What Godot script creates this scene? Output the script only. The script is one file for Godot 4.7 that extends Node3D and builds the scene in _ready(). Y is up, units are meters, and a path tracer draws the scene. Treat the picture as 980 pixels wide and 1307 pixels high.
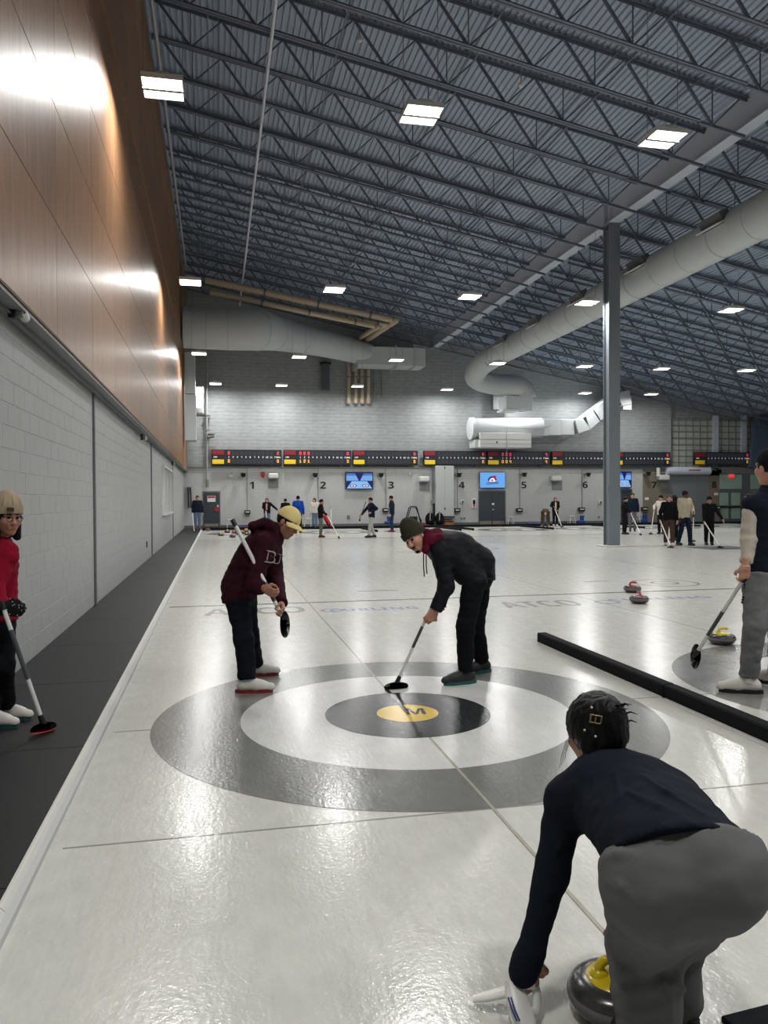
extends Node3D
# A curling rink seen from behind the near house of the first sheet.
# Sheets run along -z, x is to the right, the ice surface is y = 0.

const W := 980.0
const H := 1307.0
const FOCAL := 995.643
const EYE := Vector3(0, 1.58478, 0)
var cam_f := Vector3()
var cam_r := Vector3()
var cam_u := Vector3()
var names := {}
var mats := {}

const WALL_X := -1.78      # face of the block wall
const WOOD_X := -1.55      # face of the wood panels
const BACK_Z := -45.0      # far wall
const TEE_Z := -5.595
const ROOF_A := 12.74      # height of the joists' bottom chords at x = 0
const ROOF_S := -0.192     # fall of the roof to the right
const LAMP_ENERGY := 11.3

# ------------------------------------------------------------------ mesh builder
class MB:
	var v := PackedVector3Array()
	var n := PackedVector3Array()
	var t := PackedVector2Array()
	var has_uv := false
	func tri(a: Vector3, b: Vector3, c: Vector3, na: Vector3, nb: Vector3, nc: Vector3) -> void:
		v.append(a); v.append(c); v.append(b)
		n.append(na); n.append(nc); n.append(nb)
	func flat(a: Vector3, b: Vector3, c: Vector3) -> void:
		var m := (b - a).cross(c - a).normalized()
		tri(a, b, c, m, m, m)
	func quad(a: Vector3, b: Vector3, c: Vector3, d: Vector3) -> void:
		flat(a, b, c); flat(a, c, d)
	func quad_uv(a: Vector3, b: Vector3, c: Vector3, d: Vector3) -> void:
		# corners: bottom left, bottom right, top right, top left as seen from the front
		has_uv = true
		var m := (b - a).cross(c - a).normalized()
		tri(a, b, c, m, m, m)
		t.append(Vector2(0, 1)); t.append(Vector2(1, 0)); t.append(Vector2(1, 1))
		tri(a, c, d, m, m, m)
		t.append(Vector2(0, 1)); t.append(Vector2(0, 0)); t.append(Vector2(1, 0))
	func box(c: Vector3, s: Vector3, b := Basis()) -> void:
		cbox(c, s, 0.0, b)
	func cbox(c: Vector3, s: Vector3, bev: float, b := Basis()) -> void:
		var e := s * 0.5
		var p := []
		for k in 8:
			p.append(Vector3(e.x if k & 1 else -e.x, e.y if k & 2 else -e.y, e.z if k & 4 else -e.z))
		var faces := [[1, 3, 7, 5, Vector3.RIGHT], [0, 4, 6, 2, Vector3.LEFT], [2, 6, 7, 3, Vector3.UP], [0, 1, 5, 4, Vector3.DOWN], [4, 5, 7, 6, Vector3.BACK], [0, 2, 3, 1, Vector3.FORWARD]]
		for f in faces:
			var nn: Vector3 = f[4]
			var q := []
			for k in 4:
				var u: Vector3 = p[f[k]]
				var w := u - Vector3(signf(u.x), signf(u.y), signf(u.z)) * bev * (Vector3.ONE - nn.abs())
				q.append(c + b * w)
			quad(q[0], q[1], q[2], q[3])
		if bev <= 0.0:
			return
		for ax in 3:
			for s1 in [-1.0, 1.0]:
				for s2 in [-1.0, 1.0]:
					var i1 := (ax + 1) % 3
					var i2 := (ax + 2) % 3
					var a1 := Vector3(); var a2 := Vector3(); var b1 := Vector3(); var b2 := Vector3()
					a1[ax] = -e[ax] + bev; a1[i1] = s1 * e[i1]; a1[i2] = s2 * (e[i2] - bev)
					a2[ax] = -e[ax] + bev; a2[i1] = s1 * (e[i1] - bev); a2[i2] = s2 * e[i2]
					b1 = a1; b1[ax] = e[ax] - bev
					b2 = a2; b2[ax] = e[ax] - bev
					if s1 * s2 > 0:
						quad(c + b * a1, c + b * a2, c + b * b2, c + b * b1)
						flip_if(2, b * (a1 + a2 + b1 + b2))
					else:
						quad(c + b * a1, c + b * a2, c + b * b2, c + b * b1)
						flip_if(2, b * (a1 + a2 + b1 + b2))
		for k in 8:
			var u: Vector3 = p[k]
			var g := Vector3(signf(u.x), signf(u.y), signf(u.z))
			var q0 := u - Vector3(0, g.y, g.z) * bev
			var q1 := u - Vector3(g.x, 0, g.z) * bev
			var q2 := u - Vector3(g.x, g.y, 0) * bev
			flat(c + b * q0, c + b * q1, c + b * q2)
			flip_if(1, b * g)
	func flip_if(count: int, outward: Vector3) -> void:
		# turns the last triangles round when they face inwards
		var k := v.size() - count * 3
		if n[k].dot(outward) >= 0.0:
			return
		for j in count:
			var i := k + j * 3
			var a := v[i + 1]
			v[i + 1] = v[i + 2]; v[i + 2] = a
			for m in 3:
				n[i + m] = -n[i + m]
	func tube(pts: Array, rad, sides := 10, cap := true, squash := 1.0, side_hint := Vector3.ZERO) -> void:
		var m := pts.size()
		var rings := []
		var ups := []
		var prev := Vector3()
		for i in m:
			var d: Vector3 = (pts[mini(i + 1, m - 1)] - pts[maxi(i - 1, 0)])
			d = d.normalized()
			var s: Vector3
			if i == 0:
				var hint := Vector3.UP if absf(d.y) < 0.9 else Vector3.RIGHT
				if side_hint != Vector3.ZERO:
					s = (side_hint - d * side_hint.dot(d)).normalized()
				else:
					s = d.cross(hint).normalized()
			else:
				s = (prev - d * prev.dot(d)).normalized()
			prev = s
			var u := s.cross(d).normalized()
			var r: float = rad if rad is float else rad[i]
			var ring := PackedVector3Array()
			var nr := PackedVector3Array()
			for k in sides:
				var a := TAU * k / sides
				ring.append(pts[i] + (s * cos(a) + u * sin(a) * squash) * r)
				nr.append((s * cos(a) + u * sin(a) / maxf(squash, 0.05)).normalized())
			rings.append(ring); ups.append(nr)
		for i in m - 1:
			for k in sides:
				var k2 := (k + 1) % sides
				var a: Vector3 = rings[i][k]; var b: Vector3 = rings[i][k2]; var c: Vector3 = rings[i + 1][k2]; var d: Vector3 = rings[i + 1][k]
				tri(a, d, c, ups[i][k], ups[i + 1][k], ups[i + 1][k2])
				tri(a, c, b, ups[i][k], ups[i + 1][k2], ups[i][k2])
				var fl := v.size() - 6
				if (v[fl + 1] - v[fl]).cross(v[fl + 2] - v[fl]).dot(n[fl]) > 0:
					for j in 2:
						var w0 := v[fl + j * 3 + 1]; v[fl + j * 3 + 1] = v[fl + j * 3 + 2]; v[fl + j * 3 + 2] = w0
						var w1 := n[fl + j * 3 + 1]; n[fl + j * 3 + 1] = n[fl + j * 3 + 2]; n[fl + j * 3 + 2] = w1
		if cap:
			for e in [0, m - 1]:
				var dir: Vector3 = (pts[0] - pts[1]).normalized() if e == 0 else (pts[m - 1] - pts[m - 2]).normalized()
				for k in sides:
					flat(pts[e], rings[e][k], rings[e][(k + 1) % sides])
					flip_if(1, dir)
	func lathe(prof: Array, seg: int, xf: Transform3D, smooth := true) -> void:
		# prof: Vector2(radius, height) from bottom to top
		for i in prof.size() - 1:
			var p: Vector2 = prof[i]
			var q: Vector2 = prof[i + 1]
			var tn := (q - p).normalized()
			var fn := Vector2(tn.y, -tn.x)
			var n0 := fn; var n1 := fn
			if smooth:
				if i > 0:
					var pt: Vector2 = (p - prof[i - 1]).normalized()
					if pt.dot(tn) > 0.5: n0 = (fn + Vector2(pt.y, -pt.x)).normalized()
				if i < prof.size() - 2:
					var nt: Vector2 = (prof[i + 2] - q).normalized()
					if nt.dot(tn) > 0.5: n1 = (fn + Vector2(nt.y, -nt.x)).normalized()
			for k in seg:
				var a := TAU * k / seg
				var b := TAU * (k + 1) / seg
				var ca := Vector3(cos(a), 0, sin(a)); var cb := Vector3(cos(b), 0, sin(b))
				var A := xf * (ca * p.x + Vector3.UP * p.y); var B := xf * (cb * p.x + Vector3.UP * p.y)
				var C := xf * (cb * q.x + Vector3.UP * q.y); var D := xf * (ca * q.x + Vector3.UP * q.y)
				var na := (xf.basis * (ca * n0.x + Vector3.UP * n0.y)).normalized(); var nb := (xf.basis * (cb * n0.x + Vector3.UP * n0.y)).normalized()
				var nc := (xf.basis * (cb * n1.x + Vector3.UP * n1.y)).normalized(); var nd := (xf.basis * (ca * n1.x + Vector3.UP * n1.y)).normalized()
				if q.x > 0.00001: tri(A, D, C, na, nd, nc)
				if p.x > 0.00001: tri(A, C, B, na, nc, nb)
	func prism(poly: PackedVector2Array, depth: float, xf: Transform3D) -> void:
		# an outline in the xy plane of xf, from z = 0 to z = depth
		var ids := Geometry2D.triangulate_polygon(poly)
		for i in range(0, ids.size(), 3):
			for z in [0.0, depth]:
				var q := []
				for k in 3:
					var p := poly[ids[i + k]]
					q.append(xf * Vector3(p.x, p.y, z))
				flat(q[0], q[1], q[2])
				flip_if(1, xf.basis * Vector3(0, 0, (1.0 if z == depth else -1.0) * signf(depth)))
		var m := poly.size()
		var cw := Geometry2D.is_polygon_clockwise(poly)
		for i in m:
			var p := poly[i]
			var q := poly[(i + 1) % m]
			quad(xf * Vector3(p.x, p.y, 0), xf * Vector3(q.x, q.y, 0), xf * Vector3(q.x, q.y, depth), xf * Vector3(p.x, p.y, depth))
			var o := Vector3(q.y - p.y, p.x - q.x, 0) * (-1.0 if cw else 1.0)
			flip_if(2, xf.basis * o)
	func annulus(c: Vector3, r0: float, r1: float, seg: int) -> void:
		for k in seg:
			var a := TAU * k / seg
			var b := TAU * (k + 1) / seg
			var da := Vector3(cos(a), 0, sin(a)); var db := Vector3(cos(b), 0, sin(b))
			tri(c + da * r0, c + db * r1, c + da * r1, Vector3.UP, Vector3.UP, Vector3.UP)
			if r0 > 0.0: tri(c + da * r0, c + db * r0, c + db * r1, Vector3.UP, Vector3.UP, Vector3.UP)
	func ellipsoid(c: Vector3, r: Vector3, b := Basis(), seg := 16, rows := 10) -> void:
		for i in rows:
			for k in seg:
				var q := []
				var m := []
				for e in [[0, 0], [1, 0], [1, 1], [0, 1]]:
					var th: float = PI * (i + e[0]) / rows
					var ph: float = TAU * (k + e[1]) / seg
					var d := Vector3(sin(th) * cos(ph), cos(th), sin(th) * sin(ph))
					q.append(c + b * (d * r)); m.append((b * (d / r)).normalized())
				if i < rows - 1: tri(q[0], q[2], q[1], m[0], m[2], m[1])
				if i > 0: tri(q[0], q[3], q[2], m[0], m[3], m[2])
	func mesh() -> ArrayMesh:
		var a := []
		a.resize(Mesh.ARRAY_MAX)
		a[Mesh.ARRAY_VERTEX] = v
		a[Mesh.ARRAY_NORMAL] = n
		if has_uv and t.size() == v.size(): a[Mesh.ARRAY_TEX_UV] = t
		var me := ArrayMesh.new()
		me.add_surface_from_arrays(Mesh.PRIMITIVE_TRIANGLES, a)
		return me

# ------------------------------------------------------------------ distance field, meshed as surface nets
class Field:
	var o := Vector3()
	var h := 0.012
	var nx := 0
	var ny := 0
	var nz := 0
	var d := PackedFloat32Array()
	func _init(lo: Vector3, hi: Vector3, cell: float) -> void:
		h = cell
		o = lo - Vector3.ONE * cell * 3
		nx = int((hi.x - lo.x) / cell) + 7
		ny = int((hi.y - lo.y) / cell) + 7
		nz = int((hi.z - lo.z) / cell) + 7
		d.resize(nx * ny * nz)
		d.fill(9.0)
	func span(lo: Vector3, hi: Vector3) -> PackedInt32Array:
		var a := (lo - o) / h
		var b := (hi - o) / h
		return PackedInt32Array([maxi(0, int(a.x)), maxi(0, int(a.y)), maxi(0, int(a.z)), mini(nx - 1, int(b.x) + 1), mini(ny - 1, int(b.y) + 1), mini(nz - 1, int(b.z) + 1)])
	func cap(a: Vector3, b: Vector3, ra: float, rb: float, k := 0.03) -> void:
		var r := maxf(ra, rb) + k + h * 2.5
		var R := Vector3(r, r, r)
		var s := span(a.min(b) - R, a.max(b) + R)
		var ba := b - a
		var l2 := maxf(ba.length_squared(), 1e-9)
		var dr := rb - ra
		for iz in range(s[2], s[5] + 1):
			for iy in range(s[1], s[4] + 1):
				var i := (iz * ny + iy) * nx + s[0]
				var p := Vector3(o.x + s[0] * h, o.y + iy * h, o.z + iz * h) - a
				for ix in range(s[0], s[3] + 1):
					var t := clampf(p.dot(ba) / l2, 0.0, 1.0)
					var e := (p - ba * t).length() - ra - dr * t
					var w := d[i]
					var g := k - absf(w - e)
					if g > 0.0:
						d[i] = minf(w, e) - g * g * 0.25 / k
					elif e < w:
						d[i] = e
					i += 1
					p.x += h
	func ell(c: Vector3, b: Basis, r: Vector3, k := 0.03, cut := false) -> void:
		var m := maxf(r.x, maxf(r.y, r.z)) + k + h * 2.5
		var s := span(c - Vector3(m, m, m), c + Vector3(m, m, m))
		var ib := b.transposed()
		for iz in range(s[2], s[5] + 1):
			for iy in range(s[1], s[4] + 1):
				var i := (iz * ny + iy) * nx + s[0]
				for ix in range(s[0], s[3] + 1):
					var p := ib * (Vector3(o.x + ix * h, o.y + iy * h, o.z + iz * h) - c)
					var q := p / r
					var k0 := q.length()
					var e := k0 * (k0 - 1.0) / maxf((q / r).length(), 1e-6)
					var w := d[i]
					if cut:
						e = -e
						var g := k - absf(w - e)
						d[i] = maxf(w, e) + (g * g * 0.25 / k if g > 0.0 else 0.0)
					else:
						var g := k - absf(w - e)
						if g > 0.0:
							d[i] = minf(w, e) - g * g * 0.25 / k
						elif e < w:
							d[i] = e
					i += 1
	func clip(c: Vector3, nn: Vector3, reach := 99.0) -> void:
		# takes away what lies beyond the plane through c, within reach of c
		var s := span(c - Vector3.ONE * reach, c + Vector3.ONE * reach)
		for iz in range(s[2], s[5] + 1):
			for iy in range(s[1], s[4] + 1):
				var i := (iz * ny + iy) * nx + s[0]
				for ix in range(s[0], s[3] + 1):
					var p := Vector3(o.x + ix * h, o.y + iy * h, o.z + iz * h) - c
					if reach > 50.0 or p.length() < reach:
						var e := p.dot(nn)
						if e > d[i]: d[i] = e
					i += 1
	func wrinkle(noise: FastNoiseLite, amp: float, stretch := Vector3.ONE) -> void:
		var i := 0
		var lim := h * 3.0 + amp
		for iz in nz:
			for iy in ny:
				for ix in nx:
					var w := d[i]
					if w < lim and w > -lim:
						var p := Vector3(o.x + ix * h, o.y + iy * h, o.z + iz * h) * stretch
						d[i] = w + amp * noise.get_noise_3dv(p)
					i += 1
	func at(p: Vector3) -> float:
		var q := (p - o) / h
		var x := int(q.x); var y := int(q.y); var z := int(q.z)
		if x < 0 or y < 0 or z < 0 or x >= nx or y >= ny or z >= nz: return 9.0
		return d[(z * ny + y) * nx + x]
	func hit(from: Vector3, dir: Vector3, near: float) -> Vector3:
		var t := near
		for k in 4000:
			if at(from + dir * t) <= 0.0: return from + dir * t
			t += h * 0.25
		return from + dir * near
	func net(mb: MB) -> void:
		var ids := {}
		var vs := PackedVector3Array()
		var ns := PackedVector3Array()
		var lim := 3.2 * h
		var sx := 1
		var sy := nx
		var sz := nx * ny
		var cells := PackedInt32Array()
		for iz in nz - 1:
			for iy in ny - 1:
				var i := (iz * ny + iy) * nx
				for ix in nx - 1:
					var d0 := d[i]
					if d0 < lim and d0 > -lim:
						var d1 := d[i + sx]; var d2 := d[i + sy]; var d3 := d[i + sx + sy]
						var d4 := d[i + sz]; var d5 := d[i + sx + sz]; var d6 := d[i + sy + sz]; var d7 := d[i + sx + sy + sz]
						var m := int(d0 < 0) + int(d1 < 0) + int(d2 < 0) + int(d3 < 0) + int(d4 < 0) + int(d5 < 0) + int(d6 < 0) + int(d7 < 0)
						if m > 0 and m < 8:
							var s := Vector3(); var c := 0.0
							if (d0 < 0) != (d1 < 0): s += Vector3(d0 / (d0 - d1), 0, 0); c += 1
							if (d2 < 0) != (d3 < 0): s += Vector3(d2 / (d2 - d3), 1, 0); c += 1
							if (d4 < 0) != (d5 < 0): s += Vector3(d4 / (d4 - d5), 0, 1); c += 1
							if (d6 < 0) != (d7 < 0): s += Vector3(d6 / (d6 - d7), 1, 1); c += 1
							if (d0 < 0) != (d2 < 0): s += Vector3(0, d0 / (d0 - d2), 0); c += 1
							if (d1 < 0) != (d3 < 0): s += Vector3(1, d1 / (d1 - d3), 0); c += 1
							if (d4 < 0) != (d6 < 0): s += Vector3(0, d4 / (d4 - d6), 1); c += 1
							if (d5 < 0) != (d7 < 0): s += Vector3(1, d5 / (d5 - d7), 1); c += 1
							if (d0 < 0) != (d4 < 0): s += Vector3(0, 0, d0 / (d0 - d4)); c += 1
							if (d1 < 0) != (d5 < 0): s += Vector3(1, 0, d1 / (d1 - d5)); c += 1
							if (d2 < 0) != (d6 < 0): s += Vector3(0, 1, d2 / (d2 - d6)); c += 1
							if (d3 < 0) != (d7 < 0): s += Vector3(1, 1, d3 / (d3 - d7)); c += 1
							s /= c
							var g := Vector3((d1 - d0) * (1 - s.y) + (d3 - d2) * s.y + (d5 - d4) * (1 - s.y) + (d7 - d6) * s.y, (d2 - d0) * (1 - s.x) + (d3 - d1) * s.x + (d6 - d4) * (1 - s.x) + (d7 - d5) * s.x, (d4 - d0) * (1 - s.x) + (d5 - d1) * s.x + (d6 - d2) * (1 - s.x) + (d7 - d3) * s.x)
							ids[i] = vs.size()
							vs.append(o + (Vector3(ix, iy, iz) + s) * h)
							ns.append(g.normalized())
							cells.append(i)
					i += 1
		# normals averaged with neighbours for a smoother look
		var ms := PackedVector3Array()
		ms.resize(ns.size())
		for q in cells.size():
			var i := cells[q]
			var g := ns[q] * 2.0
			for w in [i - 1, i + 1, i - sy, i + sy, i - sz, i + sz]:
				if ids.has(w): g += ns[ids[w]]
			ms[q] = g.normalized()
		for q in cells.size():
			var i := cells[q]
			var d0 := d[i]
			for ax in 3:
				var st: int = [sx, sy, sz][ax]
				var s1: int = [sy, sz, sx][ax]
				var s2: int = [sz, sx, sy][ax]
				if (d0 < 0) != (d[i + st] < 0):
					if ids.has(i - s1) and ids.has(i - s2) and ids.has(i - s1 - s2):
						var a: int = ids[i - s1 - s2]; var b: int = ids[i - s2]; var e: int = ids[i - s1]
						if d0 < 0:
							mb.tri(vs[a], vs[b], vs[q], ms[a], ms[b], ms[q])
							mb.tri(vs[a], vs[q], vs[e], ms[a], ms[q], ms[e])
						else:
							mb.tri(vs[a], vs[q], vs[b], ms[a], ms[q], ms[b])
							mb.tri(vs[a], vs[e], vs[q], ms[a], ms[e], ms[q])

# ------------------------------------------------------------------ pixels of the photograph to places
func set_lens() -> void:
	var yaw := 0.211362460
	var pit := -0.0158839303
	var rol := -0.00530827907
	var f := Vector3(sin(yaw), 0, -cos(yaw))
	var r := Vector3(cos(yaw), 0, sin(yaw))
	cam_f = f * cos(pit) + Vector3.UP * sin(pit)
	var u := Vector3.UP * cos(pit) - f * sin(pit)
	cam_r = r * cos(rol) + u * sin(rol)
	cam_u = u * cos(rol) - r * sin(rol)
func ray(x: float, y: float) -> Vector3:
	return cam_f + cam_r * (x - W / 2) / FOCAL - cam_u * (y - H / 2) / FOCAL
func PD(x: float, y: float, depth: float) -> Vector3:
	return EYE + ray(x, y) * depth
func PX(x: float, y: float, at: float) -> Vector3:
	var d := ray(x, y)
	return EYE + d * (at / d.x)
func PY(x: float, y: float, at := 0.0) -> Vector3:
	var d := ray(x, y)
	return EYE + d * ((at - EYE.y) / d.y)
func PZ(x: float, y: float, at := BACK_Z) -> Vector3:
	var d := ray(x, y)
	return EYE + d * (at / d.z)
func depth_of(p: Vector3) -> float:
	return (p - EYE).dot(cam_f)

# ------------------------------------------------------------------ scene tree helpers
func numbered(called: String) -> String:
	if not names.has(called):
		names[called] = 0
		return called
	names[called] += 1
	return "%s_%03d" % [called, names[called]]
func obj(called: String, mb: MB, m: Material, parent: Node3D) -> MeshInstance3D:
	return put(called, mb.mesh(), m, parent, Transform3D())
func put(called: String, me: Mesh, m: Material, parent: Node3D, xf: Transform3D) -> MeshInstance3D:
	# a mesh given in world space, hung under parent
	var o := MeshInstance3D.new()
	o.name = called if parent != self else numbered(called)
	o.mesh = me
	if m: o.material_override = m
	parent.add_child(o, true)
	var base := Transform3D()
	var p: Node = parent
	while p != self and p is Node3D:
		base = (p as Node3D).transform * base
		p = p.get_parent()
	o.transform = base.affine_inverse() * xf
	return o
func thing(called: String, label: String, category: String, at := Vector3.ZERO, group := "") -> Node3D:
	var o := Node3D.new()
	o.name = numbered(called)
	add_child(o)
	o.position = at
	tag(o, label, category, group)
	return o
func tag(o: Node3D, label: String, category: String, group := "") -> void:
	o.set_meta("label", label)
	o.set_meta("category", category)
	if group != "": o.set_meta("group", group)
func structure(called: String, label := "", at := Vector3.ZERO) -> Node3D:
	var o := Node3D.new()
	o.name = numbered(called)
	add_child(o)
	o.position = at
	o.set_meta("kind", "structure")
	if label != "":
		o.set_meta("label", label)
	return o
func one(fn: Callable) -> MB:
	var mb := MB.new()
	fn.call(mb)
	return mb
func box_mb(c: Vector3, s: Vector3, bev := 0.0, b := Basis()) -> MB:
	var mb := MB.new()
	mb.cbox(c, s, bev, b)
	return mb
func tube_mb(pts: Array, rad, sides := 10) -> MB:
	var mb := MB.new()
	mb.tube(pts, rad, sides)
	return mb
func text_mesh(s: String, height: float, depth: float, font_name := "Droid Sans", weight := 700) -> TextMesh:
	var t := TextMesh.new()
	var f := SystemFont.new()
	f.font_names = PackedStringArray([font_name])
	f.font_weight = weight
	t.font = f
	t.text = s
	t.font_size = 64
	t.pixel_size = height / 46.0
	t.depth = depth
	t.curve_step = 2.0
	return t
func look(fwd: Vector3, up := Vector3.UP) -> Basis:
	# columns: right, up, backward (so that -z points along fwd)
	return Basis.looking_at(fwd, up)

# ------------------------------------------------------------------ materials
func mat(called: String, c: Color, rough := 0.6, metal := 0.0) -> StandardMaterial3D:
	if mats.has(called): return mats[called]
	var m := StandardMaterial3D.new()
	m.albedo_color = c
	m.roughness = rough
	m.metallic = metal
	mats[called] = m
	return m
func tex_of(img: Image) -> ImageTexture:
	img.generate_mipmaps()
	return ImageTexture.create_from_image(img)
func noise_img(w: int, hh: int, seed_: int, fn: Callable) -> Image:
	var im := Image.create(w, hh, false, Image.FORMAT_RGB8)
	for y in hh:
		for x in w:
			im.set_pixel(x, y, fn.call(x, y))
	return im
func noise(seed_: int, freq: float, oct := 3) -> FastNoiseLite:
	var n := FastNoiseLite.new()
	n.seed = seed_
	n.frequency = freq
	n.fractal_octaves = oct
	n.noise_type = FastNoiseLite.TYPE_SIMPLEX_SMOOTH
	return n
func tiled(n: FastNoiseLite, x: float, y: float, w: float, hh: float) -> float:
	# noise that repeats over w by hh
	var a := TAU * x / w
	var b := TAU * y / hh
	var ra := w / TAU
	var rb := hh / TAU
	return 0.5 * (n.get_noise_3d(cos(a) * ra, sin(a) * ra, cos(b) * rb) + n.get_noise_3d(cos(a) * ra + 91.0, sin(a) * ra, sin(b) * rb + 53.0))
func grain_tex(seed_: int, size: int, base: Color, spread: float, fx: float, fy: float) -> ImageTexture:
	# mottled colour: noise stretched by fx and fy
	var a := noise(seed_, 0.02, 4)
	var b := noise(seed_ + 7, 0.11, 2)
	return tex_of(noise_img(size, size, seed_, func(x, y):
		var s := float(size)
		var v := tiled(a, x * fx, y * fy, s * fx, s * fy) * 0.75 + tiled(b, x * fx, y * fy, s * fx, s * fy) * 0.45
		return Color(base.r * (1 + spread * v), base.g * (1 + spread * v), base.b * (1 + spread * v))))
func bump_tex(seed_: int, size: int, freq: float, oct: int) -> ImageTexture:
	var a := noise(seed_, freq, oct)
	return tex_of(noise_img(size, size, seed_, func(x, y):
		var v := clampf(0.5 + 0.6 * tiled(a, x, y, size, size), 0, 1)
		return Color(v, v, v)))
func triplanar(m: StandardMaterial3D, metres: float) -> void:
	m.uv1_triplanar = true
	m.uv1_world_triplanar = true
	m.uv1_triplanar_sharpness = 4.0
	m.uv1_scale = Vector3.ONE / metres
func bumpy(m: StandardMaterial3D, t: Texture2D, cm: float) -> void:
	m.heightmap_enabled = true
	m.heightmap_texture = t
	m.heightmap_scale = cm

# ------------------------------------------------------------------ start
func _ready() -> void:
	set_lens()
	var cam := Camera3D.new()
	cam.name = "camera"
	add_child(cam)
	cam.transform = Transform3D(Basis(cam_r, cam_u, -cam_f), EYE)
	cam.fov = rad_to_deg(2.0 * atan(H / 2.0 / FOCAL))
	cam.near = 0.05
	cam.far = 200.0
	cam.current = true
	var we := WorldEnvironment.new()
	we.name = "environment"
	var env := Environment.new()
	env.background_mode = Environment.BG_COLOR
	env.background_color = Color(0.01, 0.01, 0.012)
	env.tonemap_mode = Environment.TONE_MAPPER_LINEAR
	env.tonemap_exposure = 1.0
	env.sdfgi_enabled = true
	env.ssao_enabled = true
	env.ssil_enabled = true
	we.environment = env
	add_child(we)
	build_materials()
	build_lights()
	build_floor()
	build_left_wall()
	build_back_wall()
	build_other_walls()
	build_roof()
	build_ducts()
	build_scoreboards()
	build_wall_fittings()
	build_front_people()
	build_back_people()
	build_stones()
	build_rink_things()

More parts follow.
